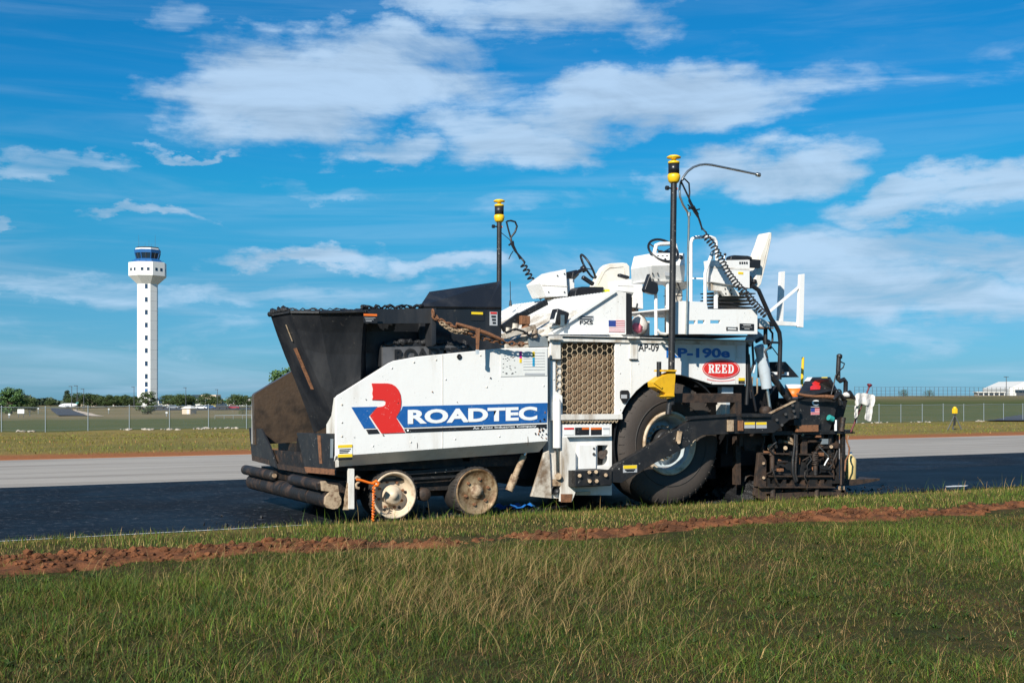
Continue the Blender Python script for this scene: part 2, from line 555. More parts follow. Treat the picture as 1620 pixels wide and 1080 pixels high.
def link(name, me, parent=None, bevel=0.0, solid=0.0):
    o = bpy.data.objects.new(name, me)
    COL.objects.link(o)
    if parent is not None:
        o.parent = parent
        o.matrix_parent_inverse = Matrix.Translation(-origin(parent))
    if solid:
        md = o.modifiers.new('solid', 'SOLIDIFY')
        md.thickness = solid
        md.offset = 0
    if bevel:
        md = o.modifiers.new('bevel', 'BEVEL')
        md.width = bevel
        md.segments = 2
        md.limit_method = 'ANGLE'
        md.angle_limit = R(40)
        md.harden_normals = True
    return o


def tag(o, label=None, cat=None, group=None, kind=None):
    for k, v in (('label', label), ('category', cat), ('group', group), ('kind', kind)):
        if v:
            o[k] = v
    return o


def thing(name, label, cat, loc=(0, 0, 0), group=None):
    o = bpy.data.objects.new(name, None)
    o.empty_display_size = 0.2
    COL.objects.link(o)
    o.location = loc
    return tag(o, label, cat, group)


def copy_thing(root, loc, rotz=0.0, scale=1.0, label=None):
    """a copy of a thing with copies of its parts and sub-parts; parts are modelled about the thing's own origin"""
    c = root.copy()
    COL.objects.link(c)
    c.location = loc
    c.rotation_euler = (0, 0, rotz)
    c.scale = (scale,) * 3 if not isinstance(scale, tuple) else scale
    if label:
        c['label'] = label
    for ch in root.children:
        k = ch.copy()
        COL.objects.link(k)
        k.parent = c
        for g in ch.children:
            q = g.copy()
            COL.objects.link(q)
            q.parent = k
    return c


def text_mesh(body, p0, p1, height, mat, name, parent, weight=0.0, slant=0.0, out=0.004, nrm=(0, -1, 0)):
    """lettering between two points of its base line, as thin raised film"""
    cu = bpy.data.curves.new(name, 'FONT')
    cu.body = body
    cu.size = 1.0
    cu.offset = weight
    cu.resolution_u = 4
    tmp = bpy.data.objects.new(name, cu)
    COL.objects.link(tmp)
    bpy.context.view_layer.update()
    dg = bpy.context.evaluated_depsgraph_get()
    me = bpy.data.meshes.new_from_object(tmp.evaluated_get(dg))
    bpy.data.objects.remove(tmp)
    n = len(me.vertices)
    co = np.empty(n * 3)
    me.vertices.foreach_get('co', co)
    co = co.reshape(-1, 3)
    x0, x1 = co[:, 0].min(), co[:, 0].max()
    y0, y1 = co[:, 1].min(), co[:, 1].max()
    p0, p1 = Vector(p0), Vector(p1)
    ex = p1 - p0
    ez = Vector((0, 0, 1))
    a = (co[:, 0] - x0) / (x1 - x0)
    b = (co[:, 1] - y0) / (y1 - y0)
    nr = Vector(nrm)
    w = np.array(p0)[None] + a[:, None] * np.array(ex)[None] + (b * height)[:, None] * np.array(ez)[None] + np.array(nr * out)[None]
    w += (b * slant * height)[:, None] * np.array(ex.normalized())[None]
    me.vertices.foreach_set('co', w.ravel())
    me.materials.clear()
    me.materials.append(MATS[mat])
    me.update()
    return link(name, me, parent)


# ------------------------------------------------------------------ ground, road
def grid_mesh(name, xs, ys, zf):
    X, Y = np.meshgrid(xs, ys)
    Z = zf(X, Y)
    nx, ny = len(xs), len(ys)
    v = np.stack([X, Y, Z], -1).reshape(-1, 3)
    i = np.arange((nx - 1) * (ny - 1))
    r, c = i // (nx - 1), i % (nx - 1)
    a = r * nx + c
    f = np.stack([a, a + 1, a + nx + 1, a + nx], -1)
    return np_mesh(name, v, f)


def np_mesh(name, v, f, smooth=True):
    me = bpy.data.meshes.new(name)
    me.vertices.add(len(v))
    me.vertices.foreach_set('co', np.ascontiguousarray(v, dtype=np.float32).ravel())
    k = f.shape[1]
    me.loops.add(f.size)
    me.loops.foreach_set('vertex_index', np.ascontiguousarray(f, dtype=np.int32).ravel())
    me.polygons.add(len(f))
    me.polygons.foreach_set('loop_start', np.arange(0, f.size, k, dtype=np.int32))
    me.polygons.foreach_set('use_smooth', np.full(len(f), smooth))
    me.update(calc_edges=True)
    return me


def ground_material():
    m = bpy.data.materials.new('ground_turf')
    m.use_nodes = True
    nt = m.node_tree
    nt.nodes.clear()
    new, M_, mix, ramp, noise, mapping = node_kit(nt)
    b = new('ShaderNodeBsdfPrincipled')
    o = new('ShaderNodeOutputMaterial')
    nt.links.new(b.outputs[0], o.inputs[0])
    b.inputs['Roughness'].default_value = 0.95
    b.inputs['Specular IOR Level'].default_value = 0.1
    geo = new('ShaderNodeNewGeometry')
    pos = geo.outputs['Position']
    sp = new('ShaderNodeSeparateXYZ')
    nt.links.new(pos, sp.inputs[0])
    Y = sp.outputs[1]
    n1 = noise(mapping(pos, sca=(0.6, 1, 1)), 0.16, 6, 0.6)
    n2 = noise(pos, 1.6, 5, 0.65)
    n3 = noise(mapping(pos, sca=(0.25, 1, 1)), 0.05, 5, 0.6)
    # mown strip between road and fence: straw and olive
    strip = mix(ramp(n1, 0.38, 0.64), (0.225, 0.165, 0.050), (0.150, 0.135, 0.036))
    strip = mix(ramp(n2, 0.40, 0.72, 0, 0.5), strip, (0.28, 0.205, 0.075))
    strip = mix(ramp(n3, 0.56, 0.72, 0, 0.6), strip, (0.25, 0.115, 0.05))
    # beyond the fence
    off = M_('SUBTRACT', Y, M_('ADD', M_('MULTIPLY', sp.outputs[0], -0.025), 96.2))
    deep = mix(ramp(n1, 0.35, 0.68), (0.062, 0.085, 0.024), (0.092, 0.098, 0.032))
    deep = mix(ramp(n2, 0.5, 0.75, 0, 0.4), deep, (0.15, 0.125, 0.05))
    far = mix(ramp(n3, 0.38, 0.66), (0.215, 0.165, 0.090), (0.145, 0.125, 0.055))
    far = mix(ramp(noise(pos, 0.035, 4), 0.52, 0.68, 0, 0.7), far, (0.085, 0.10, 0.032))
    wob = M_('ADD', off, M_('MULTIPLY', M_('SUBTRACT', n3, 0.5), 40.0))
    c = mix(ramp(off, -1.5, 2.0), strip, deep)
    c = mix(ramp(wob, 60, 95), c, far)
    # foreground soil under the grass
    soil = mix(ramp(n2, 0.35, 0.7), (0.030, 0.034, 0.010), (0.078, 0.056, 0.022))
    c = mix(ramp(Y, 13.0, 14.2), soil, c)
    # red clay along the far road edge
    edge = M_('ADD', Y, M_('MULTIPLY', M_('SUBTRACT', n2, 0.5), 2.0))
    clay = M_('MULTIPLY', ramp(edge, 31.6, 34.0, 1, 0), ramp(Y, 20, 21))
    c = mix(clay, c, (0.30, 0.115, 0.045))
    nt.links.new(c, b.inputs['Base Color'])
    bm_ = new('ShaderNodeBump')
    bm_.inputs['Strength'].default_value = 0.7
    bm_.inputs['Distance'].default_value = 0.08
    nt.links.new(noise(pos, 3.0, 8, 0.7), bm_.inputs['Height'])
    nt.links.new(bm_.outputs[0], b.inputs['Normal'])
    MATS['ground_turf'] = m


def pavement_material(name, base, dark, rough, gloss_var, speck=0.0, streak_scale=6.0, spec=0.5, bump=0.35):
    m = bpy.data.materials.new(name)
    m.use_nodes = True
    nt = m.node_tree
    nt.nodes.clear()
    new, M_, mix, ramp, noise, mapping = node_kit(nt)
    b = new('ShaderNodeBsdfPrincipled')
    o = new('ShaderNodeOutputMaterial')
    nt.links.new(b.outputs[0], o.inputs[0])
    b.inputs['Specular IOR Level'].default_value = spec
    geo = new('ShaderNodeNewGeometry')
    pos = geo.outputs['Position']
    st = noise(mapping(pos, sca=(0.05, 1.0, 1)), streak_scale, 5, 0.6)
    blot = noise(pos, 0.5, 5, 0.6)
    fine = noise(mapping(pos, sca=(0.22, 1, 1)), 30, 4, 0.7)
    c = mix(ramp(st, 0.36, 0.66), base, dark)
    c = mix(ramp(blot, 0.45, 0.75, 0, 0.45), c, tuple(0.5 * (x + y) for x, y in zip(base, dark)))
    if speck:
        f = M_('MULTIPLY', ramp(fine, 0.58, 0.70, 0, speck), ramp(st, 0.35, 0.6, 0.25, 1.0))
        c = mix(f, c, (0.42, 0.43, 0.45))
    nt.links.new(c, b.inputs['Base Color'])
    nt.links.new(ramp(blot, 0.3, 0.7, rough - gloss_var, rough + gloss_var), b.inputs['Roughness'])
    bm_ = new('ShaderNodeBump')
    bm_.inputs['Strength'].default_value = bump
    bm_.inputs['Distance'].default_value = 0.012
    nt.links.new(noise(pos, 70, 4, 0.65), bm_.inputs['Height'])
    nt.links.new(bm_.outputs[0], b.inputs['Normal'])
    MATS[name] = m


ground_material()
pavement_material('old_concrete', (0.40, 0.36, 0.31), (0.27, 0.24, 0.205), 0.85, 0.05, streak_scale=2.2, spec=0.3)
pavement_material('tack_asphalt', (0.0065, 0.0075, 0.010), (0.013, 0.014, 0.017), 0.6, 0.10, speck=0.6, streak_scale=9, spec=0.08)
pavement_material('fresh_mat', (0.005, 0.0058, 0.0075), (0.007, 0.008, 0.010), 0.55, 0.05, streak_scale=3, bump=0.25, spec=0.09)
pavement_material('lot_asphalt', (0.035, 0.035, 0.042), (0.05, 0.05, 0.055), 0.7, 0.05)
material('road_paint', (0.72, 0.72, 0.70), 0.6, var=0.9, var_col=(0.05, 0.05, 0.055), var_scale=4, var_lo=0.5, var_hi=0.62)

xs = np.unique(np.concatenate([-np.geomspace(6000, 12, 26), np.linspace(-10, 60, 90), np.linspace(62, 260, 60), np.geomspace(265, 9000, 40)]))
ys = np.unique(np.concatenate([-np.geomspace(300, 2, 10), np.linspace(0, 13.5, 30), [13.6, 13.74, 13.779, 13.781, 22, 30.45, 30.451], np.linspace(30.7, 110, 70), np.geomspace(112, 12000, 70)]))
tag(link('ground', grid_mesh('ground', xs, ys, terrain)), kind='structure').data.materials.append(MATS['ground_turf'])


def strip(name, y0, y1, z, mat, x0=-400, x1=900, rag=0.02):
    mb = MB()
    e = np.array([x0] + [x for x in np.linspace(-20, 70, 300) if x > x0 + .3] + [x1])
    rg_ = random.Random(len(name))
    ja, jb = 0.0, 0.0
    ring = []
    for x in e:                                          # edges wander a little, as laid
        ja, jb = ja * .8 + rg_.uniform(-rag, rag), jb * .8 + rg_.uniform(-rag, rag)
        ring += [(x, y0 + max(-.012, ja), z), (x, y1 + jb, z), (x, y1 + jb, -0.12), (x, y0 + max(-.012, ja), -0.12)]
    mb.add(ring,
           [(4 * i, 4 * i + 4, 4 * i + 5, 4 * i + 1) for i in range(len(e) - 1)] + [(4 * i, 4 * i + 3, 4 * i + 7, 4 * i + 4) for i in range(len(e) - 1)] +
           [(4 * i + 1, 4 * i + 5, 4 * i + 6, 4 * i + 2) for i in range(len(e) - 1)])
    return tag(mb.build(name, mat), kind='structure')


strip('road', ROAD_MID - 0.3, ROAD_FAR, -0.006, 'old_concrete')
strip('road_fresh_lane', ROAD_NEAR, ROAD_MID, 0.0, 'tack_asphalt')
MATX = at_y(1285, 790, 14.2).x
strip('road_new_mat', ROAD_NEAR + 0.02, 17.75, 0.035, 'fresh_mat', MATX, 900)

_l = MB()
for i in range(14):                                     # worn edge line, broken into uneven dashes by wear
    _x0 = -6 + i * 1.2
    _x1 = min(_x0 + 1.2, at_y(492, 828, 14.02).x)
    if _x1 > _x0:
        _l.quad((_x0, 13.99, 0.003), (_x1, 13.99, 0.003), (_x1, 14.035, 0.003), (_x0, 14.035, 0.003))
tag(_l.build('road_marking', 'road_paint'), kind='structure')

# ------------------------------------------------------------------ the paver
YP, YB, YW, YFAR = 13.72, 13.85, 13.95, 17.25
root_loc = at_y(760, 816, YW)
root_loc.z = 0
PAVER = thing('asphalt_paver', 'white road paving machine with black hopper standing on the fresh asphalt', 'paver', (root_loc.x, 15.4, 0))


def P(name, mat, mb, parent=None, bevel=0.0, solid=0.0, label=None):
    o = mb.build(name, mat, parent or PAVER, bevel, solid)
    if label:
        o['label'] = label
    return o


XF = at_y(528, 751, 13.80).x                            # plane of the hopper's front aprons
XPAN = at_y(531, 740, YP).x

# --- side panels of the hopper
panel_pix = [(531.5, 629), (535, 625), (541, 621.5), (616, 574), (624, 570.5), (660, 564), (730, 557), (792, 551), (867, 549), (867, 697), (531.5, 721)]
side = P('side_panel', 'white_paint', MB().pex(panel_pix, YP, 0.05), bevel=0.008, label='white side panel with red and blue maker lettering')
sk = MB()
a0, a1 = at_y(531.5, 721, YP), at_y(867, 697, YP)
b0, b1 = at_y(532.5, 740, YP + 0.02), at_y(862, 715.5, YP + 0.02)
b0.y += 0.16
b1.y += 0.16
t = Vector((0, 0.03, 0.02))
sk.add([a0, a1, b1, b0, a0 + t, a1 + t, b1 + t, b0 + t], [(0, 1, 2, 3), (7, 6, 5, 4), (0, 4, 5, 1), (1, 5, 6, 2), (2, 6, 7, 3), (3, 7, 4, 0)])
P('skirt', 'white_paint', sk, side, label='lower skirt folded inwards')
P('edge_flange', 'white_dirty', MB().extrude([at_y(x, y, YP + 0.051) for x, y in ((531.8, 629), (536, 628), (536, 738), (531.8, 739))], (0, 0.35, 0)), side)

# far side panel, the mirror of the near one, with its rusty liner
dy = YFAR - YP
far_pts = [at_y(x, y, YP) + Vector((0, dy, 0)) for x, y in panel_pix]
P('side_panel', 'white_paint', MB().extrude(far_pts, (0, 0.06, 0)), bevel=0.008, label='far side panel, only its edge in view')
lin = [p.copy() for p in far_pts]
for p in lin:
    p.y = YFAR - 0.14 + (0.0 if p.z > 1.4 else -0.03)
    p.x -= 0.02
    p.z += 0.02 if p.z > 1.0 else 0
P('hopper_liner', 'hopper_liner', MB().extrude(lin, (0, 0.12, 0)), label='worn brown inner wall of the far hopper side')

# --- near hopper wing
Tp = [at_y(429, 496, 14.12), at_y(460, 491, 13.80), at_y(505, 491.5, 13.62), at_y(575, 490, 13.60), at_y(580, 489.5, 13.92), at_y(685, 488, 13.95)]
Bp = [at_y(499, 684, 14.45), at_y(530, 668, 13.97), at_y(540, 690, 14.02), at_y(562, 695, 14.02), at_y(572, 695, 14.14), at_y(695, 692, 14.14)]
wing = MB()
cols = []
for T, B in zip(Tp, Bp):
    cols.append([T.lerp(B, k / 6) + Vector((0, 0.03 * math.sin(k * 1.1), 0)) for k in range(7)])
n = 7
wing.add([p for c in cols for p in c], [(i * n + k, (i + 1) * n + k, (i + 1) * n + k + 1, i * n + k + 1) for i in range(5) for k in range(6)])
WING = P('hopper_wing', 'hopper_black', wing, solid=0.045, bevel=0.006, label='black steel hopper wing leaning outwards')
rim = MB()
for a, b in zip(Tp[:-1], Tp[1:]):
    rim.bar(a + Vector((0, -0.012, -0.02)), b + Vector((0, -0.012, -0.02)), 0.05, 0.022)
P('rim_bar', 'arm_black', rim, WING)
P('top_rail', 'hopper_black', MB().extrude([at_y(575, 489, 13.66), at_y(690, 487.5, 13.66), at_y(690, 511, 13.66), at_y(576, 512, 13.66)], (0, 0.05, 0)), WING)


def crust(path, r, seed, name, parent, mat='asphalt_heap'):
    """uneven ridge of stuck asphalt along an edge"""
    rr = random.Random(seed)
    pts, rs = [], []
    for a, b in zip(path[:-1], path[1:]):
        m = max(3, int((b - a).length / 0.035))
        for k in range(m):
            pts.append(a.lerp(b, k / m) + Vector((0, rr.uniform(-.02, .02), rr.uniform(-0.012, 0.02))))
            rs.append(r * rr.uniform(0.45, 1.35))
    return P(name, mat, MB().tube(pts, rs, 7), parent)


crust([p + Vector((0, 0.03, 0.01)) for p in Tp], 0.010, 3, 'asphalt_crust', WING)
crust([Tp[0] + Vector((-0.02, 0.02, 0.0)), Tp[1] + Vector((0.0, 0.02, 0.02))], 0.04, 4, 'asphalt_crust', WING)
crust([Tp[3] + Vector((0, 0.05, 0.03)), Tp[5] + Vector((0, 0.02, 0.03))], 0.020, 5, 'asphalt_crust', WING)
# reddish worn tape and yellow streak on the wing's front face
for (q0, q1, u0, u1, w, m) in ((0.30, 0.66, 0.55, 0.62, 0.055, 'rust'), (0.10, 0.24, 0.60, 0.60, 0.014, 'rust_pale')):
    A = Tp[0].lerp(Tp[1], u0).lerp(Bp[0].lerp(Bp[1], u0), q0)
    B = Tp[0].lerp(Tp[1], u1).lerp(Bp[0].lerp(Bp[1], u1), q1)
    nn = (Tp[1] - Tp[0]).cross(Bp[0] - Tp[0]).normalized()
    if nn.y > 0:
        nn = -nn
    e = (Tp[1] - Tp[0]).normalized() * w
    o_ = nn * 0.030
    P('worn_tape', m, MB().extrude([A + o_, A + e + o_, B + e + o_, B + o_], nn * 0.006), WING)
P('warning_decal', 'decal_black', MB().pbox(575, 496, 597, 511, 13.565, 0.01), WING)
P('warning_decal', 'decal_orange', MB().pbox(575.5, 496, 596.5, 500, 13.56, 0.004), WING)
for k in range(3):
    P('decal_line', 'decal_grey', MB().pbox(577 + k, 502 + 2.6 * k, 594 - 3 * k, 503.2 + 2.6 * k, 13.56, 0.004), WING)
# boxed ledge with stencilled lettering behind the panel
LED = P('hopper_ledge', 'hopper_black', MB().pex([(604, 552), (606, 546), (625, 541), (738, 543), (738, 580), (604, 580)], 13.86, 0.3), bevel=0.01)
crust([at_y(606, 545, 13.87), at_y(640, 541, 13.87), at_y(738, 543, 13.87)], 0.04, 8, 'asphalt_crust', LED)
P('ledge_plate', 'ledge_grey', MB().pex([(606, 549), (738, 546), (738, 580), (606, 580)], 13.80, 0.05), LED)
text_mesh('ROADTEC', at_y(624, 571, 13.78), at_y(741, 567, 13.78), 0.145, 'plain_black', 'stencil_lettering', LED, 0.03, out=0.004)
# --- rear hopper flap, right of the wing
FLAP = P('hopper_flap', 'hopper_black', MB().pex([(664, 486), (793.5, 486), (793.5, 552), (690, 566), (664, 566)], 13.92, 0.06), bevel=0.006, label='black rear hopper flap with warning stickers')
fl = MB()
f0, f1, f2, f3 = at_y(664, 486, 13.90), at_y(679, 463, 14.25), at_y(787, 447, 14.25), at_y(771, 487, 13.90)
f4, f5 = at_y(793.5, 444.5, 14.18), at_y(793.5, 487, 13.90)
fl.add([f0, f1, f2, f3, f4, f5], [(0, 1, 2, 3), (3, 2, 4, 5)])
P('sloping_flap', 'hopper_black', fl, FLAP, solid=0.03, label='sloping upper part of the flap')
P('hinge_flange', 'hopper_black', MB().pex([(683, 488), (690, 488), (690, 545), (683, 548)], 13.62, 0.2), FLAP, bevel=0.01)
P('warning_decal', 'decal_black', MB().pbox(745.5, 493, 766, 507.5, 13.912, 0.008), FLAP)
P('warning_decal', 'decal_yellow', MB().pbox(746, 493.2, 764, 497.5, 13.906, 0.004), FLAP)
P('warning_decal', 'decal_grey', MB().pbox(775, 493, 787, 515, 13.912, 0.008), FLAP)
P('warning_decal', 'decal_red', MB().pbox(776, 493.5, 786, 496.5, 13.906, 0.004), FLAP)
for k in range(3):
    P('decal_line', 'decal_black', MB().pbox(777.5 + k, 499 + 5 * k, 784.5, 502 + 5 * k, 13.906, 0.004), FLAP)
crust([at_y(690, 549, 13.86), at_y(745, 545, 13.86)], 0.05, 9, 'asphalt_crust', FLAP)

# --- hopper inside: floor, back wall, far wing
xr = at_y(793, 560, 13.8).x
P('hopper_floor', 'asphalt_grime', MB().box((XF + 0.1, 14.1, 0.62), (xr + 0.4, YFAR - 0.15, 0.74)))
P('hopper_wall', 'plain_black', MB().box((xr - 0.4, 14.1, 0.7), (xr - 0.3, YFAR - 0.15, 1.75)))
# --- front aprons in one plane across the machine
APR = P('apron_flap', 'arm_black', MB().xex([(469, 684.5), (527.5, 685.5), (528, 751), (505, 749.5), (484, 747)], XF, 0.03), bevel=0.005, label='near black apron flap at the hopper mouth')
P('worn_tape', 'rust', MB().xex([(502, 688), (506.5, 688.5), (509, 733), (505, 733)], XF - 0.006, 0.004), APR)
P('latch', 'galvanised', MB().pex([(524, 694), (527.5, 694), (526.5, 724), (523.5, 724)], 13.775, 0.03), APR)
P('wear_edge', 'rust', MB().xex([(481, 738), (528, 742), (528, 751), (484, 747)], XF - 0.012, 0.011), APR)
AP2 = P('apron_flap', 'arm_black', MB().xex([(393.5, 676.5), (413, 678), (426, 705), (438, 740.5), (425, 735), (398.5, 728)], XF, 0.03), bevel=0.005, label='far black apron flap at the hopper mouth')
P('wear_edge', 'grime_brown', MB().xex([(398.5, 720), (424, 727), (425, 735), (398.5, 728)], XF - 0.012, 0.011), AP2)
P('apron_sill', 'asphalt_grime', MB().xex([(413, 710), (486, 716), (486, 749), (437, 742), (425, 735)], XF + 0.05, 0.05), bevel=0.005)
P('wear_edge', 'grime_brown', MB().xex([(437, 733), (484, 741), (484, 749), (437, 741)], XF + 0.02, 0.029))
P('chain_guard', 'asphalt_grime', MB().xex([(440, 700), (486, 700), (486, 722), (440, 718)], XF + 0.5, 0.05))

# --- push rollers
rc = at_y(526, 791, 13.86)
roller = MB()
for (y0, y1) in ((13.86, 14.55), (14.58, 15.62), (15.65, 16.55), (16.58, YFAR)):
    roller.cyl((rc.x, y0, rc.z), (rc.x, y1, rc.z), 0.108, n=24)
BUM = P('push_roller', 'asphalt_grime', roller, label='long lower push roller crusted with asphalt')
sc2 = at_y(510, 768, 13.98)
for (y0, y1, lb) in ((13.98, 15.15, 'near upper push roller'), (15.95, YFAR + 0.1, 'far upper push roller')):
    r_ = P('push_roller', 'asphalt_grime', MB().lathe([(0, 0.0), (0, 0.062), (0.01, 0.070), (y1 - y0 - 0.01, 0.070), (y1 - y0, 0.062), (y1 - y0, 0)], (sc2.x, y0, sc2.z), (0, 1, 0), 20), label=lb)
    P('roller_pin', 'rust_pale', MB().cyl((sc2.x, y0 - 0.03, sc2.z), (sc2.x, y0 + 0.05, sc2.z), 0.03, n=12), r_)
cr = lambda x, y: (x / 5.4 + 380, y / 5.4 + 640)
plate = [cr(*q) for q in ((690, 655), (735, 650), (748, 672), (838, 690), (848, 765), (868, 805), (864, 850), (838, 884), (790, 893), (742, 880), (720, 848), (727, 790), (765, 742), (700, 735))]
P('roller_bracket', 'rust_pale', MB().pex(plate, 13.80, 0.045), bevel=0.006)
P('bracket_lug', 'asphalt_grime', MB().pbox(*cr(660, 672), *cr(706, 722), 13.93, 0.06))
P('bumper_beam', 'asphalt_grime', MB().box((rc.x + 0.12, 13.95, rc.z - 0.10), (rc.x + 0.34, YFAR, rc.z + 0.22)))
P('bumper_arm', 'grime_brown', MB().box((rc.x + 0.2, 14.35, rc.z - 0.05), (rc.x + 2.2, 14.5, rc.z + 0.18)))
POST = P('support_post', 'white_dirty', MB().pex([(552, 741), (560.5, 741), (560.5, 805), (552, 805)], 13.80, 0.06), bevel=0.005)
P('post_brace', 'rust_pale', MB().pex([(543, 806), (551.8, 757), (551.8, 806)], 13.83, 0.04), POST)
P('hook', 'rust_pale', MB().tube([at_y(*q, 13.82) for q in ((561, 757), (565, 754), (569, 756), (568, 762), (563, 766), (564, 771), (568, 772))], 0.018, 7), POST)


# --- wheels
def lug_ring(mb, c, r, k, y, rad, depth=0.03):
    for i in range(k):
        w = 2 * math.pi * i / k + 0.3
        p = Vector((c.x + math.cos(w) * r, y, c.z + math.sin(w) * r))
        mb.cyl(p + Vector((0, -depth, 0)), p, rad, n=6)
    return mb


def bogie_wheel(px, py, kind):
    c = at_y(px, py, YW)
    c.z = 0.315
    w = bpy.data.objects.new('bogie_wheel', None)
    COL.objects.link(w)
    w.parent = PAVER
    w.location = Vector((c.x, YW, c.z)) - PAVER.location
    w['label'] = 'front bogie wheel with pale dished rim' if kind else 'bogie wheel with rusty flat disc'
    tyre = MB().lathe([(0.03, 0.285), (0.0, 0.292), (0.0, 0.305), (0.02, 0.316), (0.36, 0.316), (0.38, 0.305), (0.38, 0.2)], (c.x, YW, c.z), (0, 1, 0), 48)
    for i in range(40):
        a = 2 * math.pi * (i + random.uniform(-.25, .25)) / 40
        p = Vector((c.x + math.cos(a) * 0.311, YW + 0.06, c.z + math.sin(a) * 0.311))
        q = Matrix.Rotation(-a, 3, 'Y')
        tyre.obox(p, (0.022, random.uniform(.06, .12), random.uniform(.018, .03)), q)
    P('tyre', 'tyre_rubber', tyre, w)
    if kind:
        P('rim', 'rim_cream', MB().lathe([(0.02, 0.292), (-0.012, 0.288), (-0.015, 0.270), (0.01, 0.256), (0.11, 0.235), (0.13, 0.20), (0.115, 0.12), (0.10, 0.10)], (c.x, YW, c.z), (0, 1, 0), 48), w)
        P('hub', 'rim_cream', MB().lathe([(0.12, 0.125), (0.02, 0.115), (0.0, 0.098), (0.002, 0.05), (-0.02, 0.045), (-0.02, 0)], (c.x, YW, c.z), (0, 1, 0), 28), w)
        P('lug_nuts', 'rust', lug_ring(MB(), c, 0.165, 8, YW + 0.125, 0.017), w)
        hol = MB()
        for i in range(6):
            a = 2 * math.pi * i / 6 + 0.1
            p = Vector((c.x + math.cos(a) * 0.205, YW + 0.118, c.z + math.sin(a) * 0.205))
            hol.cyl(p, p + Vector((0, 0.01, 0)), 0.020, n=10)
        P('vent_holes', 'plain_black', hol, w)
    else:
        P('rim', 'rim_rusty', MB().lathe([(0.02, 0.297), (-0.012, 0.293), (-0.015, 0.278), (0.0, 0.262), (0.012, 0.255), (0.016, 0.12), (0.0, 0.09)], (c.x, YW, c.z), (0, 1, 0), 48), w)
        P('hub', 'rust_pale', MB().lathe([(0.01, 0.09), (-0.01, 0.085), (-0.012, 0.055), (-0.05, 0.05), (-0.05, 0)], (c.x, YW, c.z), (0, 1, 0), 24), w)
        P('lug_nuts', 'rust', lug_ring(MB(), c, 0.165, 6, YW + 0.018, 0.02), w)
    return c


w1 = bogie_wheel(623.7, 785, True)
w2 = bogie_wheel(754.6, 779, False)
P('bogie_beam', 'asphalt_grime', MB().box((w1.x - 0.1, 14.15, 0.33), (w2.x + 0.1, 14.32, 0.60)), bevel=0.01)
P('bogie_pivot', 'grime_brown', MB().lathe([(0, 0), (0, 0.075), (0.02, 0.085), (0.14, 0.085)], at_y(673, 782, 14.0), (0, 1, 0), 20))
P('bogie_rail', 'arm_black', MB().bar(at_y(600, 751, 14.05), at_y(735, 741, 14.05), 0.03, 0.05).bar(at_y(600, 760, 14.05), at_y(735, 752, 14.05), 0.03, 0.03))
for wc in (w1, w2):                                      # the wheels of the far side
    P('bogie_wheel', 'tyre_rubber', MB().lathe([(0, 0.05), (0, 0.28), (0.02, 0.316), (0.36, 0.316), (0.38, 0.28), (0.38, 0.05)], (wc.x, 16.4, 0.315), (0, 1, 0), 32), label='far side bogie wheel in the shade')
P('lift_strut', 'rust_pale', MB().cyl(at_y(829, 720, 14.0), at_y(815, 752, 14.0), 0.04, n=12).cyl(at_y(815, 752, 14.0), at_y(805, 776, 14.0), 0.055, 0.05, n=12))
P('lift_strut', 'chrome', MB().cyl(at_y(831, 715, 14.0), at_y(827, 726, 14.0), 0.028, n=12))

DC = at_y(1059.5, 706.6, YW)
DC.z = 0.872
DW = bpy.data.objects.new('drive_wheel', None)
COL.objects.link(DW)
DW.parent = PAVER
DW.location = DC - PAVER.location
DW['label'] = 'large rear drive wheel with grey rim'
c0 = (DC.x, YW, DC.z)
P('tyre', 'tyre_side', MB().lathe([(0.05, 0.43), (0.01, 0.445), (-0.02, 0.50), (-0.045, 0.60), (-0.045, 0.71), (-0.02, 0.79), (0.02, 0.835), (0.05, 0.852)], c0, (0, 1, 0), 72), DW)
tread = MB().lathe([(0.05, 0.852), (0.10, 0.868), (0.25, 0.875), (0.42, 0.868), (0.50, 0.83), (0.53, 0.6)], c0, (0, 1, 0), 72)
P('tread', 'tyre_rubber', tread, DW)
groove = MB()
for i in range(44):                                      # shallow shoulder ribs
    a = 2 * math.pi * (i + random.uniform(-.1, .1)) / 44
    q = Matrix.Rotation(-a, 3, 'Y')
    p = Vector((DC.x + math.cos(a) * 0.805, YW - 0.006, DC.z + math.sin(a) * 0.805))
    groove.obox(p, (0.075, 0.022, 0.014), q @ Matrix.Rotation(0.55, 3, 'Z'))
P('shoulder_ribs', 'tyre_side', groove, DW)['kind'] = 'stuff'
P('sidewall_ring', 'tyre_rubber', MB().lathe([(-0.043, 0.585), (-0.052, 0.59), (-0.052, 0.60), (-0.043, 0.605)], c0, (0, 1, 0), 64), DW)
P('rim', 'rim_cream', MB().lathe([(0.06, 0.44), (-0.005, 0.445), (-0.02, 0.435), (-0.018, 0.405), (0.02, 0.395), (0.03, 0.37)], c0, (0, 1, 0), 64), DW)
P('rim_dish', 'rim_grey', MB().lathe([(0.03, 0.37), (0.06, 0.35), (0.22, 0.33), (0.24, 0.31), (0.20, 0.26), (0.19, 0.0)], c0, (0, 1, 0), 64), DW)
P('hub', 'arm_black', MB().lathe([(0.19, 0.20), (0.06, 0.185), (0.04, 0.16), (0.04, 0)], c0, (0, 1, 0), 40), DW)
P('lug_nuts', 'rim_cream', lug_ring(MB(), DC, 0.235, 20, YW + 0.20, 0.018, 0.05), DW)
P('drive_wheel', 'tyre_rubber', MB().lathe([(0, 0.1), (0, 0.6), (0.05, 0.80), (0.12, 0.872), (0.45, 0.872), (0.5, 0.6), (0.5, 0.1)], (DC.x, 16.3, DC.z), (0, 1, 0), 40), label='far side drive wheel in the shade')

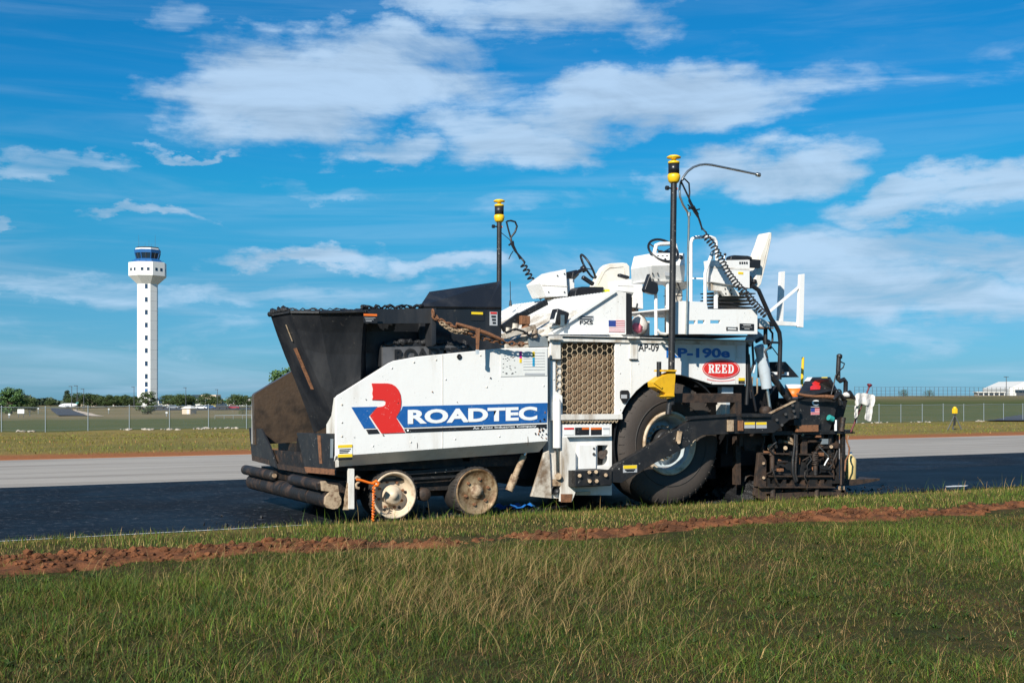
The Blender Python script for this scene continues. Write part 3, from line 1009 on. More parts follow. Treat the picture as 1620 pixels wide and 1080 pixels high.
# --- tractor frame
hole = [(887, 541.6), (973.5, 541.6), (973.5, 655), (890, 655), (890, 626), (879, 618), (879, 570), (887, 569)]
arch = []
for k in range(13):
    a = math.radians(188 - k * 9.6)
    arch.append((DC.x + 0.955 * math.cos(a), YB, DC.z + 0.955 * math.sin(a)))
body3 = [at_y(871, 538.5, YB), at_y(1180, 538.5, YB), at_y(1180, 608, YB), at_y(1128, 608, YB)]
arch_ok = [Vector(p) for p in arch if p[2] < at_y(1060, 585, YB).z + 1]
zb = at_y(871, 665, YB).z
arch_use = [p for p in arch_ok if p.z > zb - 0.02 and p.x < at_y(1120, 600, YB).x]
body = MB().extrude(body3 + list(reversed(arch_use)) + [Vector((arch_use[0].x - 0.01, YB, zb)), at_y(871, 665, YB)], (0, 0.04, 0), [[at_y(x, y, YB) for x, y in hole]])
BODY = P('tractor_side', 'white_paint', body, bevel=0.006, label='white tractor side with grille opening, lettering and wheel arch')
LEDG = P('deck_ledge', 'white_paint', MB().pbox(868, 530, 1196, 539, YB - 0.06, 0.5), bevel=0.006)
P('gutter', 'white_dirty', MB().pbox(868, 539, 1180, 541, YB - 0.025, 0.024), LEDG)
arch_liner = MB()
m_ = 20
for k in range(m_):
    for i, (rad, y) in enumerate(((0.925, YB + 0.02), (0.925, YB + 0.65))):
        pass
ang = [math.radians(200 - k * 10.5) for k in range(21)]
vv = []
for a in ang:
    vv += [(DC.x + 0.955 * math.cos(a), YB + 0.041, DC.z + 0.955 * math.sin(a)), (DC.x + 0.955 * math.cos(a), YB + 0.7, DC.z + 0.955 * math.sin(a))]
arch_liner.add(vv, [(2 * i, 2 * i + 1, 2 * i + 3, 2 * i + 2) for i in range(20)])
P('arch_liner', 'plain_black', arch_liner, solid=0.02)
xl, xr2 = at_y(871, 600, YB).x, at_y(1180, 600, YB).x
zt = at_y(1000, 531, YB).z
P('engine_bay', 'plain_black', MB().box((xl + 0.05, 14.62, 0.5), (xr2 - 0.1, YFAR - 0.7, zt - 0.06)).box((xl + 0.05, YB + 0.25, zt - 0.5), (xr2 - 0.05, 14.62, zt - 0.06)))
P('tractor_side', 'white_paint', MB().box((xl, YFAR - 0.45, 1.0), (xr2, YFAR - 0.40, zt)), label='far tractor side')
P('deck', 'white_paint', MB().box((xl, YB + 0.05, zt - 0.055), (xr2 + 0.1, YFAR - 0.4, zt - 0.03)))
P('chassis', 'plain_black', MB().box((XF + 0.35, 14.42, 0.42), (xl + 0.3, 16.3, 0.95)).box((xl, 14.55, 0.3), (xr2, 16.2, 0.6)))
P('arch_beam', 'plain_black', MB().pbox(1100, 600, 1178, 612, YB + 0.1, 0.5))
P('tail_bracket', 'grey_cylinder', MB().pbox(1142, 609, 1160, 640, YB + 0.12, 0.1))

# grille
RAD = P('radiator', 'radiator', MB().pbox(876, 540, 977, 658, YB + 0.16, 0.05), label='tan radiator core behind the mesh')
fins = MB()
xa, xb = at_y(876, 600, YB + 0.15).x, at_y(977, 600, YB + 0.15).x
z0_, z1_ = at_y(900, 657, YB + 0.15).z, at_y(900, 541, YB + 0.15).z
k = 0
x = xa
while x < xb:
    fins.box((x, YB + 0.145, z0_), (x + 0.012, YB + 0.16, z1_))
    x += 0.030
P('fins', 'radiator', fins, RAD)
hexm = MB()
hr = 0.052
gx0, gx1 = at_y(878, 600, YB).x, at_y(974.5, 600, YB).x
gz0, gz1 = at_y(900, 656, YB).z, at_y(900, 540.5, YB).z
ci = 0
X0 = gx0
while X0 < gx1 + hr:
    Z0 = gz0 + (hr * 0.866 if ci % 2 else 0)
    while Z0 < gz1 + hr:
        pts = [Vector((X0 + hr * math.cos(math.radians(60 * k)), YB + 0.022, Z0 + hr * math.sin(math.radians(60 * k)))) for k in range(6)]
        for k in (0, 1, 2):
            a, b = pts[k], pts[k + 1]
            mm = (a + b) / 2
            if gx0 < mm.x < gx1 and gz0 < mm.z < gz1:
                hexm.bar(a, b, 0.010, 0.008)
        Z0 += hr * 1.732
    X0 += hr * 1.5
    ci += 1
P('mesh_guard', 'mesh_tan', hexm, BODY, label='honeycomb mesh guard')
for (x0, x1) in ((870, 890), (995, 1012)):
    P('hinge', 'white_dirty', MB().pbox(x0, 532, x1, 535.5, YB - 0.1, 0.04).pbox(x0 + 2, 540, x1 - 3, 569, YB - 0.014, 0.013), BODY, bevel=0.003)
    P('hinge_pin', 'arm_black', MB().pbox(x0 + 2, 567.5, x1 - 2, 569, YB - 0.03, 0.03), BODY)
lat = MB()
lp = at_y(987, 627, YB)
lat.extrude([lp + Vector((x, 0, z)) for x, z in ((-.07, .07), (-.05, .085), (.05, .085), (.07, .07), (.068, -.02), (.03, -.085), (-.03, -.085), (-.068, -.02))], (0, -0.03, 0))
P('latch', 'black_plastic', lat, BODY, bevel=0.008)
P('latch_slot', 'decal_grey', MB().pbox(983, 624, 992, 630, YB - 0.036, 0.006), BODY)
P('access_cover', 'white_paint', MB().pbox(1166, 543, 1178, 566, YB - 0.012, 0.012), BODY, bevel=0.003)
# grille bottom flange and step
P('grille_sill', 'white_dirty', MB().pbox(886, 655.5, 985, 663, YB - 0.05, 0.06), BODY, bevel=0.004)
zig = MB()
for k in range(16):
    xx = 888 + k * 5.6
    zig.bar(at_y(xx, 664, YB - 0.03), at_y(xx + 2.8, 668.5, YB - 0.03), 0.01, 0.01).bar(at_y(xx + 2.8, 668.5, YB - 0.03), at_y(xx + 5.6, 664, YB - 0.03), 0.01, 0.01)
P('step_grip', 'mesh_tan', zig, BODY)
STEP = P('step_box', 'white_paint', MB().pbox(888, 671, 968, 690, YB - 0.01, 0.12), bevel=0.006, label='white step box with safety stickers')
P('step_tread', 'white_dirty', MB().pbox(886, 664, 974, 666.5, YB + 0.05, 0.3), STEP)
for (x0, x1, m, m2) in ((892, 908, 'decal_white', 'decal_red'), (910, 932, 'decal_black', 'decal_orange'), (935, 952, 'decal_black', 'decal_orange'), (954, 964, 'decal_white', 'decal_grey')):
    s_ = P('safety_sticker', m, MB().pbox(x0, 676, x1, 687.5, YB - 0.015, 0.005), STEP)
    P('sticker_band', m2, MB().pbox(x0 + (0 if x0 != 910 else 11), 676.3, x1, 679, YB - 0.019, 0.004), STEP)
BOX = P('tool_box', 'white_paint', MB().pex([(888, 692), (968, 690), (968, 783), (888, 783)], YB + 0.06, 0.3, [[(945, 704), (962, 704), (962, 736), (945, 736)]]), bevel=0.004)
P('recess', 'plain_black', MB().pbox(944, 703, 963, 737, YB + 0.2, 0.02), BOX)
P('valve', 'grime_brown', MB().cyl(at_y(952, 719, YB + 0.07), at_y(952, 719, YB + 0.2), 0.055, 0.03, n=14).cyl(at_y(958, 714, YB + 0.08), at_y(958, 714, YB + 0.2), 0.03, n=10), BOX)
P('cabinet_door', 'white_paint', MB().pbox(916, 703.5, 943, 741, YB + 0.03, 0.03), BOX, bevel=0.004)
P('door_knob', 'plain_black', MB().cyl(at_y(939.5, 709, YB + 0.02), at_y(939.5, 709, YB + 0.03), 0.015, n=10).cyl(at_y(939.5, 718, YB + 0.02), at_y(939.5, 718, YB + 0.03), 0.02, n=10), BOX)
P('box_sill', 'rim_cream', MB().pbox(911, 778, 934, 782, YB + 0.02, 0.05), BOX)
P('leg_plate', 'white_dirty', MB().pex([(887, 691), (897, 691), (911, 716), (911, 778), (905, 793), (887, 793)], YB - 0.02, 0.05), bevel=0.005, label='white leg plate with rusty foot')
P('leg_foot', 'rust', MB().pex([(887.5, 781), (906, 781), (904, 794), (887.5, 794)], YB - 0.028, 0.007))
P('column', 'white_dirty', MB().pex([(867.5, 549), (888, 541), (888, 625), (890, 630), (890, 788), (871, 788), (867.5, 716)], YB + 0.045, 0.15), bevel=0.005)
P('slanted_plate', 'white_tan', MB().pex([(862, 716), (869, 712), (873, 788), (841, 785)], YB - 0.01, 0.05), bevel=0.004)
CYL = P('lift_cylinder', 'white_paint', MB().cyl(at_y(881, 634, YB - 0.01), at_y(881, 708, YB - 0.01), 0.055, n=20))
P('piston_rod', 'chrome', MB().cyl(at_y(881.5, 708, YB - 0.01), at_y(882.5, 752, YB - 0.01), 0.024, n=14), CYL)
P('rod_eye', 'rust_pale', MB().cyl(at_y(883, 753, YB - 0.06), at_y(883, 753, YB + 0.03), 0.045, n=14).pbox(877, 758, 888, 768, YB - 0.02, 0.05), CYL)
P('rod_eye', 'white_dirty', MB().cyl(at_y(881, 632, YB - 0.05), at_y(881, 632, YB + 0.04), 0.035, n=14), CYL)
P('drain_pipe', 'plain_black', MB().lathe([(0, 0.0), (0, 0.045), (-0.03, 0.045), (-0.03, 0.058), (0.05, 0.058)], at_y(877, 774.5, YB + 0.02), (0, 1, 0), 20))

# --- tow arm and frame in front of the drive wheel
YA = 13.52
arm_pix = [(910, 744), (967.7, 743.4), (976, 734.8), (1023.7, 707), (1061, 683.7), (1089.7, 665.9), (1103, 661), (1115.5, 659), (1153, 657), (1153, 686.5), (1112, 688), (1103, 693), (1088, 706),
           (1041, 729.6), (1000.7, 753), (983.5, 764), (966, 762.6), (910, 765.5)]
ARM = P('tow_arm', 'arm_black', MB().pex(arm_pix, YA, 0.10), bevel=0.008, label='long black tow arm crossing the drive wheel')
P('pivot_plate', 'arm_black', MB().pbox(910, 744.5, 968, 767, YA - 0.035, 0.034), ARM, bevel=0.006)
P('pivot_block', 'arm_black', MB().pbox(912, 745, 966, 768, YA + 0.1, 0.35), ARM)
for q in ((932.5, 746.5), (943, 746), (933, 760.5), (944, 760.5), (958.5, 751), (917, 752)):
    P('bolt', 'rust_pale', MB().cyl(at_y(*q, YA - 0.07), at_y(*q, YA - 0.03), 0.026, n=6), ARM)
P('caution_decal', 'decal_grey', MB().pbox(986, 735.8, 1008, 746.5, YA - 0.006, 0.005), ARM)
P('caution_decal', 'decal_yellow', MB().pbox(986.5, 736, 1007.5, 740.5, YA - 0.01, 0.004), ARM)
P('decal_line', 'decal_black', MB().pbox(989, 742, 1005, 743.4, YA - 0.01, 0.004).pbox(991, 744.4, 1003, 745.4, YA - 0.01, 0.004), ARM)
P('grease_block', 'rust_pale', MB().obox(at_y(1074, 690, YA - 0.02), (0.05, 0.05, 0.14), Matrix.Rotation(0.2, 3, 'Y')).cyl(at_y(1074, 699, YA - 0.07), at_y(1074, 699, YA), 0.025, n=8), ARM)
ARM2 = P('tow_arm', 'arm_black', MB().pex([(1154, 657), (1216, 655), (1256.5, 635), (1265, 635), (1265, 661), (1249, 664), (1225, 684), (1212, 685), (1154, 686)], YA + 0.01, 0.09), bevel=0.008)
for x0 in (1178, 1196.5):
    P('caution_decal', 'decal_grey', MB().pbox(x0, 667.5, x0 + 16.5, 677, YA + 0.004, 0.005), ARM2)
    P('caution_decal', 'decal_yellow', MB().pbox(x0 + .3, 667.7, x0 + 16.2, 671.5, YA, 0.004), ARM2)
for q in ((1229, 664), (1243, 655), (1254, 641), (1256, 650), (1258, 659), (1237, 672)):
    P('bolt', 'plain_black', MB().cyl(at_y(*q, YA - 0.03), at_y(*q, YA + 0.01), 0.022, n=6), ARM2)
P('edge_strip', 'rust_pale', MB().bar(at_y(1217, 654, YA + 0.02), at_y(1257, 634, YA + 0.02), 0.06, 0.012), ARM2)
P('lift_frame', 'grime_brown', MB().pex([(1066, 622), (1173.5, 622), (1173.5, 683), (1163, 683), (1163, 636.5), (1066, 636.5)], YA + 0.02, 0.12), bevel=0.008, label='brown angle frame over the tow arm')
P('arm_guide', 'rust_pale', MB().pbox(1152, 664, 1161, 682, YA - 0.03, 0.028))
P('arm_guide', 'rust', MB().pbox(1169, 665, 1176, 681, YA - 0.03, 0.028))
P('guide_bar', 'arm_black', MB().bar(at_y(1085, 661, YA - 0.02), at_y(1163, 656, YA - 0.02), 0.03, 0.04).bar(at_y(1173, 656.5, YA - 0.02), at_y(1218, 656.5, YA - 0.02), 0.03, 0.05))
P('frame_post', 'white_dirty', MB().pbox(1150, 640, 1165, 657, YA + 0.25, 0.1).pbox(1140, 637, 1149, 656, YA + 0.3, 0.1))
P('leg_strut', 'grime_brown', MB().pbox(1164, 690, 1172, 766, 14.0, 0.08).pbox(1170, 686, 1176, 705, 13.8, 0.06))
# far tow arm, seen under the machine and carrying the second mast
P('tow_arm', 'arm_black', MB().extrude([at_y(x, y, YA) + Vector((0, 4.3, 0)) for x, y in arm_pix], (0, 0.1, 0)), label='far side tow arm')

# rivets and seams that break up the white faces
for (px, py) in [(541, 640), (541, 668), (541, 690), (620, 582), (655, 573), (690, 569), (760, 562), (860, 560), (860, 610), (860, 680), (790, 690), (720, 694), (650, 699), (590, 705), (770, 612), (705, 600)]:
    P('rivet', 'white_dirty', MB().lathe([(0, 0.013), (-0.005, 0.011), (-0.008, 0)], at_y(px, py, YP - 0.0005), (0, 1, 0), 8), side)
for (px, py) in [(876, 545), (876, 600), (876, 655), (981, 545), (981, 590), (981, 648), (1010, 575), (1060, 575), (1110, 545), (1160, 575), (1125, 605), (1172, 545), (1172, 605)]:
    P('rivet', 'white_dirty', MB().lathe([(0, 0.012), (-0.005, 0.010), (-0.008, 0)], at_y(px, py, YB - 0.0005), (0, 1, 0), 8), BODY)
P('panel_seam', 'white_dirty', MB().pbox(998.6, 541.5, 999.6, 622, YB - 0.004, 0.0038).pbox(1163, 541.5, 1163.8, 606, YB - 0.004, 0.0038), BODY)
P('weld_seam', 'white_dirty', MB().bar(at_y(700, 561, YP - .002), at_y(700, 708, YP - .002), 0.006, 0.008), side)
chip_rng = random.Random(13)
for k in range(30):                                      # chipped paint and splashed tar
    if k < 22:
        px, py, r_ = chip_rng.gauss(858, 5), chip_rng.gauss(680, 10), chip_rng.uniform(.004, .016)
    else:
        px, py, r_ = chip_rng.uniform(560, 850), chip_rng.uniform(585, 705), chip_rng.uniform(.003, .009)
    if px > 865 or py > 695 or py < 575:
        continue
    c_ = at_y(px, py, YP - 0.0135)
    P('paint_chip', 'rust' if k % 3 == 0 else 'plain_black', MB().extrude([c_ + Vector((r_ * chip_rng.uniform(.5, 1.4) * math.cos(w), 0, r_ * chip_rng.uniform(.6, 1.8) * math.sin(w))) for w in np.linspace(0, 6.28, 8)[:-1]], (0, 0.012, 0)), side)
for (px, py, L_) in ((835, 690, .12), (660, 700, .07)):
    c_ = at_y(px, py, YP - 0.003)
    P('tar_drip', 'grime_brown', MB().tube([c_, c_ + Vector((.004, 0, -L_ * .5)), c_ + Vector((.0, 0, -L_))], [.003, .0045, .002], 5), side)

# --- decals on the white panel
c3 = lambda x, y: (520 + x * 0.25921, 560 + y * 0.25921)
YD = YP - 0.004


def decal(name, mat, pix, Y=YD, parent=None, d=0.0035):
    return P(name, mat, MB().pex(pix, Y - d, d), parent or side)


band = [(452, 318), (1335, 297), (1331, 416), (458, 447), (416, 388), (432, 362), (446, 335)]
decal('logo_band', 'decal_blue', [c3(*q) for q in band])
decal('logo_band', 'decal_blue', [c3(*q) for q in ((138, 323), (297, 320), (243, 378), (288, 450), (215, 452))])
decal('logo_band', 'decal_black', [c3(*q) for q in ((228, 460), (296, 457), (312, 483), (242, 487))])
decal('logo_band', 'decal_black', [c3(*q) for q in ((461, 456), (1332, 426), (1328, 444), (880, 463), (472, 479))])
decal('logo_letter', 'decal_red', [c3(*q) for q in ((262, 178), (360, 178), (385, 183), (408, 196), (426, 217), (438, 245), (443, 285), (441, 318), (432, 350), (411, 386),
      (467, 478), (322, 483), (252, 377), (300, 323), (330, 319), (344, 311), (348, 297), (344, 285), (331, 280), (264, 278), (271, 262), (266, 240), (270, 215))], YD - 0.004)
text_mesh('ROADTEC', at_y(*c3(482, 427), YD - .006), at_y(*c3(1272, 402), YD - .006), 0.176, 'decal_white', 'brand_lettering', side, 0.042, out=0.003)
text_mesh('An Astec Industries Company', at_y(*c3(880, 462), YD - .006), at_y(*c3(1268, 447), YD - .006), 0.036, 'decal_white', 'small_lettering', side, 0.012, out=0.003)
P('registered_dot', 'decal_white', MB().cyl(at_y(*c3(483, 465), YD - .009), at_y(*c3(483, 465), YD - .004), 0.012, n=10), side)
decal('caution_decal', 'decal_white', [(534.5, 703.5), (557.5, 702.5), (557.5, 727), (534.5, 728)])
decal('caution_band', 'decal_yellow', [(534.6, 703.7), (557.4, 702.7), (557.4, 707.2), (534.6, 708.2)], YD - .004)
decal('caution_band', 'decal_yellow', [(534.6, 718.5), (557.4, 717.5), (557.4, 722.5), (534.6, 723.5)], YD - .004)
decal('caution_band', 'decal_black', [(535, 724), (557.2, 723), (557.2, 726.8), (535, 727.8)], YD - .004)
for k in range(3):
    decal('decal_line', 'decal_black', [(537, 710.2 + 2.6 * k), (555 - k * 2, 709.4 + 2.6 * k), (555 - k * 2, 710.8 + 2.6 * k), (537, 711.6 + 2.6 * k)], YD - .004)
decal('chart_sticker', 'decal_paper', [(792, 552.5), (865.5, 551), (865.5, 594), (792, 595.5)])
for (x0, y0, x1, y1, m) in ((822, 555.5, 825.5, 567, 'decal_magenta'), (822, 567, 825.5, 573.5, 'decal_yellow'), (842.5, 556, 846, 565, 'decal_yellow'), (842.5, 565, 846, 579, 'decal_cyan'),
                            (830, 590, 862, 593, 'decal_grey')):
    decal('chart_bar', m, [(x0, y0), (x1, y0), (x1, y1), (x0, y1)], YD - .004)
rr = random.Random(5)
for k in range(26):
    x0, y0 = rr.uniform(795, 815), rr.uniform(560, 592)
    decal('chart_mark', 'decal_black', [(x0, y0), (x0 + 2, y0), (x0 + 2, y0 + .7), (x0, y0 + .7)], YD - .004)
for k in range(7):
    y0 = 558 + k * 4.4
    decal('chart_line', 'decal_grey', [(828, y0), (862, y0 - .4), (862, y0 + .1), (828, y0 + .5)], YD - .004)
hh = MB().lathe([(0.0, 0), (0, 0.03), (-0.012, 0.034), (-0.012, 0.02), (0, 0.0)], at_y(726, 564, YP - 0.002), (0, 1, 0), 14)
P('rubber_plug', 'black_plastic', hh, side)

# --- decals on the tractor side
YT = YB - 0.004
text_mesh('AP-09', at_y(1009.5, 555.5, YT), at_y(1042, 555.5, YT), 0.105, 'decal_black', 'fleet_number', BODY, 0.012, out=0.003)
text_mesh('RP-190e', at_y(1054, 566, YT), at_y(1154.5, 566, YT), 0.138, 'model_blue', 'model_lettering', BODY, 0.036, out=0.003)
ec, rx, ry = at_y(1140.6, 583.2, YT), 0.318, 0.135
el = lambda a, b, y: [Vector((ec.x + a * math.cos(2 * math.pi * k / 40), y, ec.z + b * math.sin(2 * math.pi * k / 40))) for k in range(40)]
P('oval_badge', 'decal_white', MB().extrude(el(rx, ry, YT), (0, -0.003, 0)), BODY)
P('oval_badge', 'decal_red', MB().extrude(el(rx * 1.03, ry * 1.03, YT - .004), (0, -0.003, 0), [el(rx * 0.985, ry * 0.96, YT - .004)]), BODY)
P('oval_badge', 'decal_red', MB().extrude(el(rx * 0.955, ry * 0.90, YT - .004), (0, -0.003, 0)), BODY)
# serif capitals drawn as outlines in a 10 x 10 field
SERIF = {
    'R': [[(0, 0), (4.6, 0), (4.6, 1.1), (3.6, 1.5), (3.6, 4.4), (4.4, 4.4), (6.6, 0), (10, 0), (10, 1.0), (9.1, 1.3), (7.2, 4.8), (8.6, 5.8), (9.1, 7.3), (8.6, 8.9), (7.2, 9.8), (5.5, 10), (0, 10), (0, 8.9), (1.1, 8.5), (1.1, 1.5), (0, 1.1)],
          [(3.6, 5.5), (3.6, 8.8), (5.0, 8.8), (6.2, 8.3), (6.5, 7.2), (6.1, 6.0), (5.0, 5.5)]],
    'E': [[(0, 0), (8.6, 0), (9.0, 3.2), (7.9, 3.2), (7.0, 1.5), (6.0, 1.2), (3.6, 1.2), (3.6, 4.5), (5.0, 4.5), (5.4, 3.2), (6.4, 3.2), (6.4, 7.0), (5.4, 7.0), (5.0, 5.7), (3.6, 5.7), (3.6, 8.8), (6.0, 8.8), (7.0, 8.4), (7.5, 7.0), (8.6, 7.0), (8.4, 10), (0, 10), (0, 8.9), (1.1, 8.5), (1.1, 1.5), (0, 1.1)]],
    'D': [[(0, 0), (5.0, 0), (7.4, 0.7), (9.0, 2.5), (9.5, 5), (9.0, 7.5), (7.4, 9.3), (5.0, 10), (0, 10), (0, 8.9), (1.1, 8.5), (1.1, 1.5), (0, 1.1)],
          [(3.6, 1.2), (3.6, 8.8), (4.8, 8.8), (6.2, 8.0), (6.8, 5), (6.2, 2.0), (4.8, 1.2)]]}
x0 = ec.x - 0.225
for ch in 'REED':
    w_, h_ = 0.104, 0.125
    loops = [[Vector((x0 + q[0] / 10 * w_, YT - .0085, ec.z - h_ / 2 + q[1] / 10 * h_)) for q in l] for l in SERIF[ch]]
    P('badge_letter', 'decal_white', MB().extrude(loops[0], (0, -0.003, 0), loops[1:]), BODY)
    x0 += 0.115
arcm = MB()
for k in range(26):                                      # the small illegible line of print under the oval
    a = math.radians(238 + k * 2.5)
    p = Vector((ec.x + rx * 1.10 * math.cos(a) * 1.3, YT - .002, ec.z + ry * 1.28 * math.sin(a)))
    arcm.bar(p + Vector((0, 0, -0.008)), p + Vector((0.004, 0, 0.008)), 0.003, 0.006)
P('badge_print', 'decal_red', arcm, BODY)
P('caution_decal', 'decal_black', MB().pbox(1168.5, 597.5, 1178.5, 606.5, YT - .003, .003), BODY)
P('caution_decal', 'decal_yellow', MB().pbox(1168.5, 597.5, 1178.5, 602, YT - .007, .003), BODY)

# --- engine hood: louvred slope facing the hopper
XR = at_y(974, 460, 14.0)
XL = at_y(812, 552, 14.0)
sl = (XR - XL)
HOOD = P('engine_hood', 'white_dirty', MB().extrude([XL, XR, XR + Vector((0.02, 0, -0.06)), XL + Vector((0.02, 0, -0.06))], (0, 2.9, 0)), label='sloping louvred engine hood facing the hopper')
nrm = Vector((-sl.z, 0, sl.x)).normalized()
k = 0
yy = 14.03
while yy < 16.85:
    for (q0, q1) in ((0.03, 0.30), (0.33, 0.63), (0.66, 0.97)):
        a = XL + sl * q0 + Vector((0, yy - 14.0, 0)) + nrm * 0.012
        b = XL + sl * q1 + Vector((0, yy - 14.0, 0)) + nrm * 0.012
        P('louvre', 'white_tan' if q0 < 0.1 else ('white_dirty' if q0 < .5 else 'white_paint'), MB().bar(a, b, 0.038, 0.022), HOOD)
    yy += 0.085
P('hood_cross_rib', 'white_paint', MB().obox(XL + sl * 0.315 + Vector((0, 1.45, 0)) + nrm * 0.015, (0.05, 2.9, 0.03), Vector((sl.x, 0, sl.z)).to_track_quat('X', 'Z').to_matrix()).obox(
    XL + sl * 0.645 + Vector((0, 1.45, 0)) + nrm * 0.015, (0.05, 2.9, 0.03), Vector((sl.x, 0, sl.z)).to_track_quat('X', 'Z').to_matrix()), HOOD)
HS = P('hood_side', 'white_paint', MB().pex([(868, 529), (878, 522), (974, 459.8), (991, 463), (991, 529)], 13.90, 0.06), bevel=0.008, label='white triangular hood side with flag decal')
P('hood_edge', 'white_paint', MB().bar(at_y(874, 525, 13.89), at_y(973, 460.5, 13.89), 0.06, 0.03), HS)
P('black_post', 'black_plastic', MB().pex([(991.5, 463), (999.5, 465), (1000.5, 529), (992, 529)], 13.92, 0.06), HS, bevel=0.01)
YH = 13.896
fx0, fx1, fy0, fy1 = 963, 988.5, 506.5, 525
P('flag_decal', 'decal_white', MB().pbox(fx0, fy0, fx1, fy1, YH - .003, .003), HS)
for k in range(7):
    y0 = fy0 + k * 2 * (fy1 - fy0) / 13
    P('flag_stripe', 'flag_red', MB().pbox(fx0 + (11.5 if k < 4 else 0), y0, fx1, y0 + (fy1 - fy0) / 13, YH - .007, .003), HS)
P('flag_canton', 'flag_blue', MB().pbox(fx0, fy0, fx0 + 11.3, fy0 + 7 * (fy1 - fy0) / 13, YH - .007, .003), HS)
P('model_plate', 'decal_grey', MB().pbox(915, 498.5, 939, 506.5, YH - .003, .003), HS)
P('model_plate', 'decal_black', MB().pbox(916, 500, 938, 502, YH - .007, .003).pbox(917, 503.5, 936, 505.5, YH - .007, .003), HS)
text_mesh('FXS', at_y(917, 513, YH), at_y(938, 513, YH), 0.05, 'decal_black', 'model_lettering', HS, 0.02, out=0.003)
P('cowl', 'white_tan', MB().pex([(800, 545), (830, 532), (868, 529), (870, 549), (800, 552)], 13.95, 0.5), bevel=0.01)
P('cowl_cover', 'galvanised', MB().pex([(836, 534), (866, 532), (868, 548), (838, 549)], 13.90, 0.04), bevel=0.006)
P('conveyor_arm', 'arm_black', MB().bar(at_y(864, 478, 14.1), at_y(822, 500, 13.95), 0.06, 0.07).bar(at_y(822, 500, 13.95), at_y(795, 520, 13.9), 0.05, 0.10))
P('motor', 'rust', MB().pbox(825, 499, 839, 513, 13.86, 0.12).cyl(at_y(832, 513, 13.92), at_y(829, 528, 13.92), 0.05, n=12), bevel=0.006)
P('valve_stack', 'white_tan', MB().bar(at_y(797, 532, 13.9), at_y(845, 517, 13.9), 0.1, 0.06).cyl(at_y(803, 518, 13.9), at_y(803, 536, 13.9), 0.04, n=10).cyl(at_y(815, 512, 13.92), at_y(813, 530, 13.92), 0.05, n=10).cyl(
    at_y(846, 520, 13.88), at_y(846, 534, 13.88), 0.04, n=10))
P('hydraulic_hose', 'arm_black', MB().tube([at_y(*q, 13.85) for q in ((800, 526), (815, 520), (828, 524), (838, 531), (850, 528))], 0.014, 6))
LAMP = P('work_lamp', 'black_plastic', MB().obox(at_y(885, 501, 13.9), (0.20, 0.16, 0.17), Matrix.Rotation(0.28, 3, 'Y')), bevel=0.025, label='square black work lamp on the hood')
P('lamp_glass', 'decal_paper', MB().obox(at_y(875.5, 503, 13.89), (0.02, 0.13, 0.145), Matrix.Rotation(0.28, 3, 'Y')), LAMP, bevel=0.005)
P('lamp_bracket', 'steel', MB().pbox(887, 498, 893, 515, 13.80, 0.01).bar(at_y(871, 519, 13.87), at_y(895, 512, 13.87), 0.05, 0.03), LAMP)
P('aerial', 'black_plastic', MB().cyl(at_y(807.5, 484, 16.2), at_y(807.5, 475, 16.2), 0.025, 0.015, n=8).cyl(at_y(807.5, 475, 16.2), at_y(807, 445, 16.2), 0.006, n=6))


# --- operator stations
def steering(c, axis, r, col_to, parent, label):
    c = Vector(c)
    ax = Vector(axis).normalized()
    a = ax.orthogonal().normalized()
    b = ax.cross(a)
    path = [c + (a * math.cos(2 * math.pi * k / 28) + b * math.sin(2 * math.pi * k / 28)) * r for k in range(28)]
    w = P('steering_wheel', 'black_plastic', MB().tube(path, 0.017, 8, closed=True), parent, label=label)
    sp = MB()
    h = c - ax * 0.05
    for k in range(3):
        an = 2 * math.pi * k / 3 + 0.5
        sp.bar(h, c + (a * math.cos(an) + b * math.sin(an)) * r, 0.03, 0.012)
    sp.lathe([(-0.06, 0), (-0.06, 0.05), (0.0, 0.055), (0.012, 0.03), (0.012, 0)], h, ax, 16)
    P('spokes', 'black_plastic', sp, w)
    P('steering_column', 'black_plastic', MB().cyl(h, Vector(col_to), 0.028, n=10).cyl(h.lerp(Vector(col_to), 0.55), Vector(col_to), 0.05, 0.085, n=10), w)


ST2 = P('operator_console', 'white_paint', MB().pex([(855, 447.5), (880, 429.5), (896, 425.5), (899, 469), (865, 469.5)], 15.55, 0.45), bevel=0.012, label='white console of the far operator station')
P('console_side', 'white_paint', MB().pbox(899.5, 441, 909, 469, 15.65, 0.3), ST2, bevel=0.01)
P('console_foot', 'rim_cream', MB().pbox(872, 468, 900, 482, 15.75, 0.2), ST2)
steering(at_y(930, 421.5, 15.9), (0.80, -0.30, 0.50), 0.205, at_y(901, 438, 15.8), ST2, 'far black steering wheel seen nearly edge on')
SEAT2 = P('operator_seat', 'cream_shell', MB().pex([(938, 454), (946, 438), (954, 423.5), (960, 418.5), (968, 416.3), (986, 415.4), (992, 416.5), (996, 421), (996.6, 435), (994, 459), (974, 461)], 15.75, 0.12), bevel=0.04, label='white shell seat at the far operator station')
P('seat_cushion', 'black_plastic', MB().pex([(909.5, 469), (911, 460), (914, 455.5), (921, 453.3), (955, 453.8), (956, 456), (953, 463), (946, 465.5)], 15.45, 0.45), SEAT2, bevel=0.02)
P('armrest', 'black_plastic', MB().bar(at_y(921, 438, 15.45), at_y(939, 450, 15.45), 0.07, 0.06), SEAT2, bevel=0.02)
P('armrest', 'black_plastic', MB().bar(at_y(978, 435, 15.4), at_y(994, 439.5, 15.4), 0.08, 0.05), SEAT2, bevel=0.02)
P('armrest_box', 'white_paint', MB().pex([(976, 444), (1000, 441), (1017, 447), (1018, 489), (1003, 486), (1003, 463), (976, 460)], 15.3, 0.25), SEAT2, bevel=0.01)
